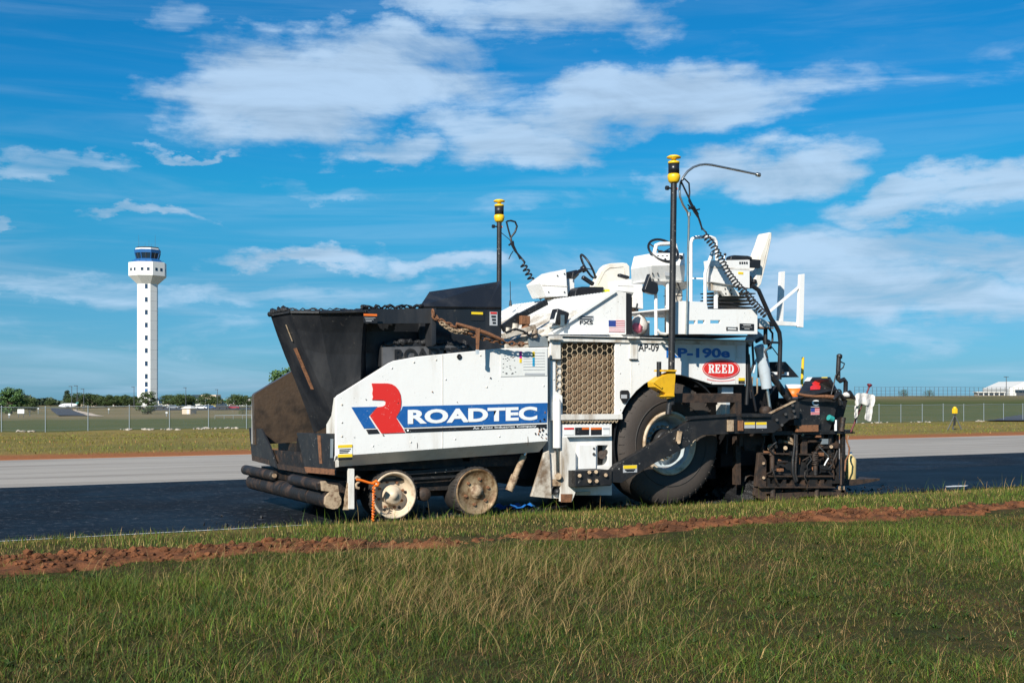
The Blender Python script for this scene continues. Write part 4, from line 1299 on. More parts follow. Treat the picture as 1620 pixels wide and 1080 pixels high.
P('seat_base', 'grime_brown', MB().pbox(998, 470, 1010, 498, 15.35, 0.1), SEAT2)
P('operator_platform', 'white_paint', MB().box((at_y(905, 470, 15.5).x, 15.2, zt - 0.02), (at_y(1010, 500, 15.5).x, 16.7, zt + 0.3)))

YN = 13.74
con = MB()
t0, t1 = at_y(1034.5, 400, YN + 0.12), at_y(1083, 400.5, YN + 0.12)
m0, m1 = at_y(1030, 420, YN), at_y(1084, 419, YN)
b0, b1 = at_y(1031, 444, YN + 0.09), at_y(1083, 444.5, YN + 0.09)
D_ = Vector((0, 0.5, 0))
vs = [t0, t1, m1, m0, b1, b0, t0 + D_, t1 + D_, m1 + D_, m0 + D_, b1 + D_, b0 + D_]
con.add(vs, [(0, 1, 2, 3), (3, 2, 4, 5), (6, 7, 1, 0), (1, 7, 8, 2), (2, 8, 10, 4), (0, 3, 9, 6), (3, 5, 11, 9), (5, 4, 10, 11), (7, 6, 9, 8), (8, 9, 11, 10)])
ST1 = P('operator_console', 'white_paint', con, bevel=0.008, label='white console of the near operator station')
P('console_lip', 'white_paint', MB().pbox(1030.5, 443.5, 1083.5, 447, YN + 0.05, 0.5), ST1, bevel=0.004)
scr = MB()
for q in ((1032.5, 432.5), (1040.5, 432.5), (1033, 442), (1041.5, 442)):
    scr.cyl(at_y(*q, YN + 0.03), at_y(*q, YN + 0.1), 0.011, n=6)
P('screws', 'plain_black', scr, ST1)
P('instrument_hood', 'white_paint', MB().tube([at_y(*q, YN + 0.2) for q in ((1035, 401), (1038, 388), (1044, 386), (1060, 385.5), (1068, 387), (1071, 400))], 0.028, 8), ST1)
steering(at_y(1049, 396, YN + 0.15), (-0.10, -0.72, 0.60), 0.215, at_y(1058, 405, YN + 0.4), ST1, 'near black steering wheel seen face on')
P('console_pillar', 'white_dirty', MB().pbox(1064, 455, 1080, 530, YN + 0.2, 0.2).lathe([(0, 0.22), (0.1, 0.12)], at_y(1070, 447, YN + 0.3), (0, 0, -1), 16), ST1, bevel=0.01)
P('pillar_band', 'plain_black', MB().pbox(1063.5, 466.5, 1080.5, 468, YN + 0.19, 0.22), ST1)
P('pouch', 'black_plastic', MB().pex([(1029, 432), (1020, 458), (1022, 462), (1031, 465), (1040, 466), (1042.5, 459), (1041, 447), (1031, 444)], YN + 0.02, 0.09), ST1, bevel=0.015)
for (x, ya, yb) in ((1037.5, 466, 530), (1056, 447, 530), (1012, 530, 532)):
    if x > 1013:
        P('support_tube', 'white_paint', MB().cyl(at_y(x, ya, YN + 0.1), at_y(x + .5, yb, YN + 0.1), 0.024, n=10))
P('grab_rail', 'white_paint', MB().tube([at_y(*q, YN - 0.1) for q in ((1040, 522), (1044, 527), (1052, 528.5), (1060, 527))], 0.022, 8))
NP = P('operator_platform', 'white_paint', MB().pex([(1064, 478), (1081, 476), (1118, 478), (1120, 489), (1198.5, 489), (1198.5, 528.5), (1064, 528.5)], YN - 0.30, 0.05,
      [[(1090, 507), (1101, 507), (1101, 512.5), (1090, 512.5)], [(1104, 506.5), (1115.5, 506.5), (1115.5, 512), (1104, 512)], [(1124, 506.5), (1140, 506.5), (1140, 511.5), (1124, 511.5)]]), bevel=0.005, label='white platform side under the near seat')
P('platform_floor', 'white_paint', MB().box((at_y(1064, 520, YN - .3).x, YN - 0.249, at_y(1100, 488, YN - .3).z - 0.02), (at_y(1198, 520, YN - .3).x, 15.1, at_y(1100, 488, YN - .3).z)), NP)
P('platform_frame', 'plain_black', MB().pbox(1066, 528.6, 1196, 531, YN - 0.28, 1.0), NP)
P('name_plate', 'decal_black', MB().pbox(1170.5, 511.5, 1193, 522.5, YN - 0.31, .008), NP)
P('plate_print', 'decal_white', MB().pbox(1176, 513.5, 1188, 514.8, YN - .314, .003).pbox(1174, 517, 1190, 517.8, YN - .314, .003).pbox(1178, 519.5, 1186, 520.4, YN - .314, .003), NP)
P('handle_slot', 'plain_black', MB().pbox(1149.5, 517, 1167, 518.2, YN - .31, .008).pbox(1149.5, 521, 1167, 522.5, YN - .31, .008).pbox(1149.5, 517, 1151, 522.5, YN - .311, .009).pbox(1165.5, 517, 1167, 522.5, YN - .311, .009), NP)
P('handrail', 'white_paint', MB().tube([at_y(*q, YN) for q in ((1093, 478), (1093, 420), (1093, 384), (1095, 378), (1100, 375.5), (1112, 375), (1124, 375), (1130, 377), (1133, 382), (1134, 410), (1134, 470))], 0.024, 10))
P('handrail', 'white_paint', MB().tube([at_y(*q, YN - 0.2) for q in ((1115.5, 484), (1115.5, 432), (1118, 424), (1126, 402), (1128, 398))], 0.024, 10))
P('support_tube', 'white_paint', MB().cyl(at_y(1132.5, 458, YN), at_y(1132.5, 488, YN), 0.03, n=10))
P('lamp_pole', 'steel', MB().tube([at_y(*q, YN - 0.33) for q in ((1086, 529), (1088, 440), (1090, 345), (1088, 336), (1081, 325), (1076, 312), (1075, 300), (1077, 288), (1082, 279), (1088, 271), (1097, 264.5), (1107, 261), (1116, 260), (1126, 261), (1160, 268), (1198, 276))], 0.016, 10), label='bent steel lamp pole arching over the platform')
P('pole_end', 'steel', MB().cyl(at_y(1197, 276, YN - .33), at_y(1202, 277, YN - .33), 0.03, n=10).cyl(at_y(1090, 342, YN - .33), at_y(1090, 336, YN - .33), 0.026, n=10))
SEAT1 = P('operator_seat', 'cream_shell', MB().pex([(1199, 424), (1203, 404), (1210, 386), (1215, 370), (1217, 367.8), (1221, 367.8), (1221, 376), (1213, 414), (1204, 450), (1200, 455), (1192, 456)], YN + 0.02, 0.24), bevel=0.03, label='cream shell seat at the near operator station')
P('seat_box', 'white_paint', MB().pex([(1121.5, 412), (1186.5, 411), (1186.5, 456), (1126, 446)], YN - 0.12, 0.13), SEAT1, bevel=0.008)
P('seat_bracket', 'white_dirty', MB().pex([(1125, 446.5), (1152, 449), (1168, 462), (1170, 468), (1147, 468), (1141, 460), (1127, 459)], YN - 0.08, 0.10), SEAT1)
hl = MB()
for q in ((1147, 457), (1156, 459), (1148, 464.5), (1157, 465)):
    hl.cyl(at_y(*q, YN - 0.085), at_y(*q, YN - 0.08), 0.013, n=8)
P('bracket_holes', 'plain_black', hl, SEAT1)
P('armrest', 'black_plastic', MB().pex([(1156, 410.5), (1157, 405.5), (1162, 403.5), (1184, 404.5), (1190, 406.5), (1190.5, 410)], YN - 0.1, 0.12), SEAT1, bevel=0.015)
P('armrest_end', 'black_plastic', MB().pex([(1186.8, 409.5), (1204, 411), (1203, 424), (1186.8, 423)], YN - 0.08, 0.06), SEAT1, bevel=0.008)
P('seat_cushion', 'black_plastic', MB().pex([(1140, 436), (1190, 436), (1190, 452), (1140, 448)], YN + 0.06, 0.42), SEAT1, bevel=0.02)
P('recline_knob', 'black_plastic', MB().lathe([(0.02, 0.035), (-0.01, 0.035), (-0.02, 0.02), (-0.02, 0)], at_y(1194, 445.5, YN), (0, 1, 0), 14), SEAT1)
be = MB()
for k in range(5):
    z = 487.5 - k * 5.6
    be.pbox(1138 + (k % 2) * 2, z - 4.4, 1196 - (k % 2) * 2, z, YN - 0.02, 0.45)
P('suspension_bellows', 'black_plastic', be, SEAT1, bevel=0.015)
P('control_arm', 'black_plastic', MB().tube([at_y(*q, YN - 0.1) for q in ((1190, 452), (1200, 459), (1210, 482), (1220, 504), (1228, 516), (1233, 526), (1234.5, 540), (1233, 600))], 0.032, 10))
P('control_bracket', 'black_plastic', MB().bar(at_y(1208, 541, YN - .1), at_y(1234, 542, YN - .1), 0.04, 0.03))
SB = P('switch_box', 'white_dirty', MB().pex([(1200, 507), (1205, 503), (1217, 510), (1219, 518), (1201, 517)], YN - 0.2, 0.2), bevel=0.008)
P('switch_box_lid', 'rust', MB().pbox(1202, 517.3, 1224, 520, YN - 0.2, 0.2), SB)
P('switch_box_face', 'plain_black', MB().pex([(1217.5, 509), (1223, 508), (1224, 517), (1219.5, 517)], YN - 0.2, 0.2), SB)
P('sensor_stem', 'plain_black', MB().cyl(at_y(1211, 520, YN - .1), at_y(1211, 545, YN - .1), 0.03, n=10))
P('loose_hose', 'black_plastic', MB().tube([at_y(*q, YN - .1) for q in ((1217, 520), (1222, 527), (1222, 538), (1218, 548), (1210, 556), (1214, 566))], 0.016, 7))
YR = YN + 0.3
P('guard_rail', 'white_paint', MB().pex([(1235, 430), (1242, 429), (1239, 511), (1231.5, 511)], YR + 0.5, 0.05).pex([(1266, 434), (1273, 433), (1271, 518), (1263, 517)], YR, 0.05).pex([(1222, 507), (1263, 509.5), (1263, 515.5), (1222, 514)], YR + 0.02, 0.05).bar(
    at_y(1216, 494, YR + 0.1), at_y(1266, 452, YR + 0.02), 0.04, 0.035).bar(at_y(1232, 510, YR + 0.52), at_y(1263, 513, YR + 0.04), 0.05, 0.05), bevel=0.004, label='white open rail frame behind the near seat')


# levers, switches, seams and labels of the two stations
for q0, q1 in (((1128, 412), (1127, 403)), ((1136, 411.5), (1136.5, 404)), ((1145, 411.5), (1147, 402.5))):
    lv = P('lever', 'steel', MB().cyl(at_y(*q0, YN - .06), at_y(*q1, YN - .06), .008, n=6), SEAT1)
    P('lever_knob', 'black_plastic', MB().lathe([(-.02, 0), (-.015, .018), (.01, .02), (.022, 0)], at_y(*q1, YN - .06), (0, 0, 1), 8), SEAT1)
for k in range(4):
    P('switch', 'plain_black', MB().pbox(1170 + k * 3.6, 414, 1172 + k * 3.6, 417.5, YN - .128, .008), SEAT1)
P('box_label', 'decal_yellow', MB().pbox(1168, 430, 1176, 434, YN - .124, .004), SEAT1)
P('box_seam', 'white_dirty', MB().pbox(1124, 424, 1186, 424.7, YN - .1235, .0033), SEAT1)
P('seat_seam', 'white_tan', MB().bar(at_y(1203, 440, YN + .018), at_y(1217, 378, YN + .018), .004, .006), SEAT1)
P('seat_belt', 'plain_black', MB().tube([at_y(*q, YN) for q in ((1190, 446), (1180, 452), (1172, 449), (1168, 456))], .012, 6), SEAT1)
for k in range(5):
    P('switch', 'plain_black', MB().pbox(1040 + k * 7, 404, 1043 + k * 7, 407, YN + .085, .008), ST1)
P('gauge', 'black_plastic', MB().lathe([(0, .03), (-.01, .032), (-.012, 0)], at_y(1077, 407, YN + .06), (0, 1, -.3), 12), ST1)
P('console_label', 'decal_grey', MB().pbox(1052, 430, 1066, 437, YN + .035, .004), ST1)
P('console_seam', 'white_tan', MB().pbox(858, 452, 898, 452.8, 15.546, .004), ST2)
for q in ((868, 462), (893, 462), (893, 433), (882, 436)):
    P('screw', 'plain_black', MB().cyl(at_y(*q, 15.54), at_y(*q, 15.55), .012, n=6), ST2)
P('joystick', 'black_plastic', MB().cyl(at_y(905, 441, 15.6), at_y(907, 431, 15.6), .012, .018, n=8), ST2)
P('seat_seam', 'white_tan', MB().tube([at_y(*q, 15.748) for q in ((946, 450), (956, 430), (964, 424), (986, 422), (990, 440), (986, 456))], .006, 5), SEAT2)
P('armrest_seam', 'white_tan', MB().pbox(977, 452, 1002, 452.7, 15.297, .003), SEAT2)
P('loose_cable', 'black_plastic', MB().tube([at_y(*q, YN + .1) for q in ((1072, 447), (1076, 458), (1070, 470), (1074, 490), (1068, 510))], .009, 6))
P('loose_cable', 'black_plastic', MB().tube([at_y(*q, 15.3) for q in ((1008, 480), (1006, 492), (1010, 502), (1004, 512))], .014, 6))
P('tie_bar', 'white_paint', MB().bar(at_y(1093, 440, YN), at_y(1115, 441, YN - .15), .02, .02))

# --- coiled cables
def coil(path, r, turns, wire, name, mat='black_plastic', straight=()):
    path = [Vector(p) for p in path]
    seg = [(b - a).length for a, b in zip(path[:-1], path[1:])]
    L = sum(seg)
    N = turns * 9

    def pt(s):
        s *= L
        for a, b, l in zip(path[:-1], path[1:], seg):
            if s <= l:
                return a.lerp(b, s / l), (b - a).normalized()
            s -= l
        return path[-1], (path[-1] - path[-2]).normalized()
    out = []
    for i in range(N + 1):
        p, t_ = pt(i / N)
        a = t_.cross(Vector((0, 1, 0.1))).normalized()
        b = t_.cross(a)
        w = 2 * math.pi * i / 9
        out.append(p + (a * math.cos(w) + b * math.sin(w)) * r)
    return MB().tube(list(straight) + out, wire, 6)


YM = 13.36
P('coiled_cable', 'black_plastic', coil([at_y(*q, YM) for q in ((1113, 370), (1128, 388), (1142, 413), (1152, 432), (1166, 450), (1182, 467), (1197, 484), (1212, 500))], 0.042, 30, 0.011, 'c',
      straight=[at_y(*q, YM) for q in ((1077, 287), (1083, 283), (1090, 290), (1091, 305), (1090, 318), (1098, 335), (1105, 345), (1110, 360))]), label='long coiled black cable from the tall mast to the switch box')
P('cable_tie', 'black_plastic', MB().tube([at_y(*q, YM + .02) for q in ((1078, 288), (1086, 305), (1094, 322), (1103, 338), (1108, 352), (1111, 364))], 0.012, 6).tube([at_y(*q, YM) for q in ((1088, 324), (1097, 333), (1107, 331))], 0.01, 5).tube(
    [at_y(*q, YM) for q in ((1090, 330), (1097, 327), (1104, 340))], 0.02, 6))
YM2 = 17.6
P('coiled_cable', 'black_plastic', coil([at_y(*q, YM2) for q in ((826, 416), (834, 430), (842, 445), (850, 460), (860, 473))], 0.045, 9, 0.016, 'c',
      straight=[at_y(*q, YM2) for q in ((802, 350), (808, 349), (815, 351), (818, 358), (815, 367), (808, 376), (809, 386), (815, 397), (822, 405))]), label='coiled black cable hanging from the far mast')
P('cable_tie', 'black_plastic', MB().tube([at_y(*q, YM2) for q in ((801, 350), (805, 366), (810, 383), (817, 398), (823, 410))], 0.014, 6).tube([at_y(*q, YM2) for q in ((812, 397), (808, 403), (805, 410))], 0.008, 5).tube(
    [at_y(*q, YM2) for q in ((805, 388), (812, 382), (813, 392))], 0.016, 6).tube([at_y(*q, YM2) for q in ((793, 368), (806, 379), (812, 388))], 0.006, 5))


# --- masts with satellite receivers
def mast(pt, pb, Y, r, label):
    top, bot = at_y(*pt, Y), at_y(*pb, Y)
    m = P('receiver_mast', 'arm_black', MB().cyl(bot, top, r, r * 0.92, n=14), label=label)
    P('receiver_collar', 'yellow_plastic', MB().lathe([(0, 0.0), (0, r * 1.2), (0.02, 0.072), (0.07, 0.085), (0.10, 0.085), (0.12, 0.072), (0.12, 0)], top, (0, 0, 1), 24), m)
    P('receiver_body', 'black_plastic', MB().lathe([(0.12, 0.0), (0.12, 0.074), (0.255, 0.074), (0.255, 0)], top, (0, 0, 1), 24), m)
    P('receiver_cap', 'yellow_plastic', MB().lathe([(0.255, 0), (0.255, 0.078), (0.285, 0.076), (0.295, 0.035), (0.32, 0.03), (0.33, 0.09), (0.345, 0.095), (0.365, 0.06), (0.372, 0)], top, (0, 0, 1), 24), m)
    P('clamp_knob', 'black_plastic', MB().cyl(top + Vector((-0.12, 0, -0.075)), top + Vector((0.03, 0, -0.075)), 0.012, n=8).cyl(top + Vector((-0.125, 0, -0.075)), top + Vector((-0.09, 0, -0.075)), 0.03, n=10), m)
    P('cable_plug', 'orange_plastic', MB().cyl(top + Vector((0.03, 0, -0.075)), top + Vector((0.05, 0, -0.075)), 0.02, n=8), m)
    return m


mast((1066, 289.5), (1061.5, 640), YM, 0.045, 'tall black near mast with yellow and black receiver')
mast((789.8, 351.5), (789.2, 700), YM2, 0.044, 'black far mast with yellow and black receiver')
BR = P('mast_bracket', 'yellow_paint', MB().pex([(1046, 596), (1054, 592), (1069.5, 586), (1066.5, 629), (1055, 630.5), (1053, 622), (1036, 612), (1035, 604)], YM - 0.09, 0.16), bevel=0.006, label='yellow bracket that clamps the near mast')
P('bracket_plate', 'yellow_paint', MB().pbox(1050, 584.5, 1070.5, 587.5, YM - 0.12, 0.22).pbox(1053, 624.5, 1067, 627, YM - 0.11, 0.2).bar(at_y(1035, 604, YM - .1), at_y(1047, 613, YM - .1), 0.02, 0.03), BR)
P('bracket_stem', 'arm_black', MB().cyl(at_y(1042.5, 572, YM), at_y(1042.5, 604, YM), 0.033, n=10).cyl(at_y(1060, 630, YM), at_y(1057, 655, YM), 0.04, n=10).cyl(at_y(1043, 612, YM), at_y(1043, 621, YM), 0.03, n=8), BR)

# --- screed behind the tractor
YS = 13.80
SCR = bpy.data.objects.new('screed', None)
COL.objects.link(SCR)
SCR.parent = PAVER
SCR.location = at_y(1265, 790, 14.5) - PAVER.location
SCR['label'] = 'black and brown paving screed at the rear'
c6 = lambda x, y: (1180 + x / 4.1545, 540 + y / 4.1545)
c9 = lambda x, y: (1180 + x / 8.3056, 680 + y / 8.3056)
S = lambda n, m, mb, **k: P(n, m, mb, SCR, **k)
xs0, xs1 = at_y(1200, 700, 14.4).x, at_y(1335, 700, 14.4).x
S('screed_body', 'plain_black', MB().box((xs0 + 0.1, 14.12, 0.12), (xs1 - 0.4, 17.3, 1.05)))
S('end_gate', 'grime_brown', MB().pex([(1201, 716), (1207.7, 720), (1212.5, 728), (1212.5, 769.5), (1195.6, 769.5)], YS - 0.03, 0.06), bevel=0.005)
S('end_gate', 'grime_brown', MB().pex([(1195, 771), (1217, 771), (1222, 790), (1203, 791), (1193, 783)], YS, 0.05), bevel=0.004)
for (x0, x1) in ((1226, 1252), (1262, 1287)):
    S('gate_plate', 'arm_black', MB().pbox(x0, 720, x1, 751, YS + 0.08, 0.05), bevel=0.004)
S('gate_plate', 'asphalt_grime', MB().pbox(1288, 705, 1312, 752, YS + 0.14, 0.05))
S('angle_bar', 'grime_brown', MB().bar(at_y(1201, 716.5, YS), at_y(1288, 718.5, YS), 0.08, 0.022))
holes = [[c9(*q) for q in ((x0, 645), (x1, 645), (x1, 702), (x0, 702))] for x0, x1 in ((320, 490), (530, 600), (670, 740), (780, 832), (940, 978), (1030, 1070))]
S('perforated_beam', 'asphalt_grime', MB().pex([c9(290, 600), c9(1130, 604), c9(1130, 742), c9(290, 742)], YS - 0.02, 0.05, holes), bevel=0.004)
S('beam_shelf', 'grime_brown', MB().bar(at_y(*c9(270, 602), YS), at_y(*c9(1120, 604), YS), 0.14, 0.018).bar(at_y(*c9(150, 746), YS), at_y(*c9(1130, 748), YS), 0.14, 0.018))
for x, y0, y1, m in ((345, 215, 585, 'grime_brown'), (912, 285, 590, 'asphalt_grime')):
    cyl_ = S('screw_jack', m, MB().cyl(at_y(*c9(x, y0), YS - 0.03), at_y(*c9(x, y1), YS - 0.03), 0.034, n=12).cyl(at_y(*c9(x - 18, y0 + 10), YS - .03), at_y(*c9(x - 18, y0 + 120), YS - .03), 0.03, n=10))
sp_ = []
for k in range(60):
    p = at_y(*c9(908, 285), YS - 0.03).lerp(at_y(*c9(908, 460), YS - 0.03), k / 59)
    sp_.append(p + Vector((0.045 * math.cos(k * 0.75), 0.045 * math.sin(k * 0.75), 0)))
S('spring', 'grime_brown', MB().tube(sp_, 0.009, 5))
ey = at_y(*c9(322, 228), YS - 0.03)
S('lifting_eye', 'rust_pale', MB().tube([ey + Vector((0.04 * math.cos(a), 0, 0.04 * math.sin(a))) for a in np.linspace(0, 2 * math.pi, 14)[:-1]], 0.014, 6, closed=True))
for x in (348, 925):
    S('foot_post', 'grime_brown', MB().cyl(at_y(*c9(x, 752), YS + 0.0), at_y(*c9(x, 905), YS + 0.0), 0.042, n=12))
S('shoe', 'grime_brown', MB().pex([c9(205, 870), c9(705, 872), c9(705, 918), c9(215, 922), c9(160, 890)], YS - 0.06, 0.14), bevel=0.006)
S('screed_plate', 'grime_brown', MB().box((at_y(1212, 790, YS).x, YS, 0.05), (at_y(1338, 790, YS).x, 17.3, 0.12)))
for q, rr_, m in ((((645, 60), (640, 200), (615, 400), (615, 560), (650, 680)), 0.022, 'arm_black'), (((668, 60), (668, 260), (655, 440), (650, 560), (672, 670)), 0.020, 'asphalt_grime'),
                  (((345, 20), (352, 90), (370, 170), (400, 230)), 0.026, 'arm_black'), (((960, 215), (1020, 280), (1085, 345)), 0.008, 'steel'), (((1085, 368), (1055, 415), (1030, 465)), 0.010, 'decal_white'),
                  (((1250, 300), (1255, 480), (1250, 720)), 0.018, 'grime_brown'), (((1330, 60), (1325, 150), (1360, 240), (1350, 330), (1310, 400), (1300, 540)), 0.013, 'rust'), (((1345, 70), (1330, 130), (1340, 200)), 0.012, 'rust_pale')):
    S('hose', m, MB().tube([at_y(*c9(*p), YS - 0.08) for p in q], rr_, 7))
for x0, y0, x1, y1, Y, d_, m in ((740, 120, 810, 310, 0.02, .1, 'grime_brown'), (850, 60, 960, 110, 0.0, .12, 'plain_black'), (1000, 118, 1085, 185, -.03, .1, 'galvanised'), (1085, 60, 1130, 460, 0.02, .1, 'asphalt_grime'),
                                  (960, 180, 1240, 240, 0.0, .1, 'asphalt_grime'), (1140, 240, 1165, 640, 0.02, .06, 'grime_brown'), (1185, 60, 1225, 640, 0.06, .06, 'asphalt_grime'), (1270, 40, 1310, 640, 0.0, .06, 'asphalt_grime'),
                                  (960, 460, 1150, 560, .05, .2, 'arm_black'), (1120, 650, 1290, 700, 0.0, .3, 'asphalt_grime'), (1140, 830, 1290, 890, -.02, .2, 'grime_brown'), (520, 780, 760, 870, 0.1, .1, 'grime_brown'),
                                  (380, 780, 470, 860, .1, .1, 'asphalt_grime'), (760, 760, 820, 880, 0.05, .1, 'rust'), (1250, 740, 1300, 890, 0.0, .06, 'rust_pale'), (200, 200, 260, 300, .05, .1, 'arm_black')):
    S('bracket', m, MB().pbox(*c9(x0, y0), *c9(x1, y1), YS + Y, d_), bevel=0.004)
S('pipe', 'asphalt_grime', MB().cyl(at_y(*c9(820, 150), YS), at_y(*c9(1000, 150), YS), 0.02, n=8).cyl(at_y(*c9(680, 90), YS + .05), at_y(*c9(1000, 80), YS + .05), 0.05, n=10))
S('clevis', 'rust_pale', MB().bar(at_y(*c9(500, 150), YS), at_y(*c9(640, 190), YS), 0.05, 0.03).bar(at_y(*c9(560, 110), YS), at_y(*c9(620, 150), YS), 0.05, 0.045).cyl(at_y(*c9(520, 235), YS - .05), at_y(*c9(520, 235), YS + .02), 0.03, n=8))
S('bolt_heads', 'rust_pale', MB().cyl(at_y(*c9(232, 435), YS - .06), at_y(*c9(232, 435), YS - .02), 0.022, n=6).cyl(at_y(*c9(235, 625), YS - .06), at_y(*c9(235, 625), YS - .02), 0.022, n=6).cyl(
    at_y(*c9(1122, 218), YS - .05), at_y(*c9(1122, 218), YS + .01), 0.026, n=10).cyl(at_y(*c9(745, 60), YS - .05), at_y(*c9(745, 60), YS), 0.024, n=8))
rr = random.Random(33)
for k in range(34):                                      # lines, fittings and small brackets between the plates
    x0, y0 = rr.uniform(1208, 1332), rr.uniform(688, 748)
    mt = rr.choice(('asphalt_grime', 'grime_brown', 'arm_black', 'rust', 'asphalt_grime', 'plain_black'))
    yk = YS - rr.uniform(-.05, .09)
    if k % 3 == 0:
        S('fitting', mt, MB().pbox(x0, y0, x0 + rr.uniform(3, 9), y0 + rr.uniform(3, 8), yk, .06), bevel=.004)
    elif k % 3 == 1:
        S('hose', mt, MB().tube([at_y(x0, y0, yk), at_y(x0 + rr.uniform(-4, 6), y0 + 8, yk - .02), at_y(x0 + rr.uniform(-8, 10), y0 + 17, yk), at_y(x0 + rr.uniform(-5, 12), y0 + 27, yk + .02)], rr.uniform(.009, .018), 6))
    else:
        S('rod', mt, MB().cyl(at_y(x0, y0, yk), at_y(x0 + rr.uniform(-18, 18), y0 + rr.uniform(-3, 12), yk), rr.uniform(.010, .022), n=8))
S('shelf', 'arm_black', MB().pbox(1205, 682.5, 1349, 685.5, YS - 0.05, 0.6).bar(at_y(1325, 684, YS), at_y(1349, 684, YS), 0.1, 0.02))
S('auger_guard', 'grime_brown', MB().pex([(1176, 686), (1212, 688), (1205, 714), (1178, 712)], 13.95, 0.05))
S('side_wedge', 'grime_brown', MB().pex([(1238, 668), (1262, 661), (1262, 684), (1245, 700)], YS + 0.05, 0.05))
# upper works of the screed
S('control_lid', 'arm_black', MB().add([at_y(*q, y) for q, y in (((1276, 598), 14.2), ((1313, 597.5), 14.2), ((1324, 617), 13.72), ((1262, 631), 13.72), ((1264, 620), 13.76))],
      [(0, 1, 2, 4), (4, 2, 3)]), solid=0.03)
S('control_cover', 'arm_black', MB().pex([(1313, 597.5), (1326, 624), (1330, 628), (1324, 628), (1310, 600)], 13.74, 0.5))
S('control_box', 'arm_black', MB().pex([(1263, 630), (1318, 626), (1328, 628), (1320, 660), (1312, 684), (1263, 682)], 13.74, 0.5), bevel=0.008)
lid0, lid1, lid2, lid3 = at_y(1276, 598, 14.2), at_y(1313, 597.5, 14.2), at_y(1324, 617, 13.72), at_y(1264, 620, 13.76)
ln = (lid1 - lid0).cross(lid3 - lid0).normalized()
ln = ln if ln.y < 0 else -ln


def on_lid(u, v, h=0.022):
    return lid0.lerp(lid1, u).lerp(lid3.lerp(lid2, u), v) + ln * h


def lid_decal(m, uv, h=0.02):
    S('lid_decal', m, MB().extrude([on_lid(u, v, h) for u, v in uv], ln * 0.004))


lid_decal('decal_white', ((0.02, 0.04), (0.24, 0.04), (0.18, 0.32), (-0.02, 0.32)))
lid_decal('decal_yellow', ((0.62, 0.04), (0.86, 0.04), (0.84, 0.26), (0.60, 0.26)))
lid_decal('decal_red', ((0.34, 0.15), (0.58, 0.15), (0.62, 0.3), (0.60, 0.45), (0.50, 0.62), (0.56, 0.72), (0.54, 0.97), (0.28, 0.97), (0.26, 0.75), (0.34, 0.62), (0.28, 0.5), (0.36, 0.35)))
text_mesh('C', at_y(1284, 641.5, 13.73), at_y(1295, 641.5, 13.73), 0.085, 'decal_white', 'maker_letter', SCR, 0.05, out=0.004)
S('flag_decal', 'decal_white', MB().pbox(1283, 645.5, 1296.5, 656, 13.73, .004))
for k in range(5):
    S('flag_stripe', 'flag_red', MB().pbox(1283, 645.6 + k * 2.2, 1296.5, 646.6 + k * 2.2, 13.726, .003))
S('flag_canton', 'flag_blue', MB().pbox(1283, 645.5, 1289, 651, 13.722, .003))
S('plate_print', 'decal_grey', MB().pbox(1283, 643, 1296, 644, 13.73, .004))
S('rusty_box', 'rust', MB().pbox(1262, 672, 1295, 682.5, 13.66, 0.06), bevel=0.004)
S('box_top', 'arm_black', MB().pbox(1256, 663, 1298, 672, 13.66, 0.3), bevel=0.004)
S('side_panel', 'arm_black', MB().pex([(1325, 628), (1341, 633), (1332, 668), (1314, 682), (1316, 660)], 13.86, 0.06))
hz = MB()
px_ = [(1261, 623), (1275, 626), (1290, 627), (1308, 627), (1320, 629), (1335, 627), (1350, 629)]
hz.tube([at_y(*q, 13.62) for q in px_], [0.02, 0.025, 0.02, 0.03, 0.035, 0.028, 0.022], 8)
S('crank_rod', 'rust', hz)
S('crank_clutter', 'arm_black', MB().tube([at_y(*q, 13.6) for q in ((1318, 632), (1326, 622), (1334, 630), (1344, 622), (1352, 630))], [0.03, 0.045, 0.04, 0.05, 0.02], 7).cyl(at_y(1326, 622, 13.6), at_y(1330, 640, 13.6), 0.03, n=8))
S('hand_wheel', 'arm_black', MB().tube([at_y(1327 + 4 * math.cos(a), 621 + 5 * math.sin(a), 13.6) for a in np.linspace(0, 6.28, 12)[:-1]], 0.012, 6, closed=True))
S('instrument_stalk', 'arm_black', MB().tube([at_y(*q, 13.75) for q in ((1327, 565), (1326, 585), (1326, 600), (1329, 602.5), (1335, 600), (1338, 604), (1337.5, 622))], 0.034, 10).lathe([(0, 0), (0, .04), (.05, .045), (.07, .02), (.07, 0)], at_y(1328, 567, 13.75), (0, 0, 1), 14))
S('stalk_cable', 'black_plastic', MB().tube([at_y(*q, 13.72) for q in ((1330, 572), (1336, 575), (1334, 581), (1328, 586), (1322, 594), (1318, 612), (1315, 624))], 0.010, 6))
S('walkway', 'grime_brown', MB().pex([(1330, 759), (1393, 756.5), (1391, 760), (1352, 767.5), (1330, 768)], 14.0, 1.8), bevel=0.004, label='rusty rear walkway plank')
S('small_parts', 'decal_white', MB().cyl(at_y(1322, 664, 13.7), at_y(1322, 681, 13.7), 0.02, n=8))
S('small_parts', 'teal', MB().cyl(at_y(1311, 660, 13.68), at_y(1317, 663, 13.68), 0.045, n=10))
S('small_parts', 'asphalt_grime', MB().cyl(at_y(1334, 660, 13.75), at_y(1331, 682, 13.75), 0.04, n=8).pbox(1318, 668, 1336, 683, 13.8, .2))
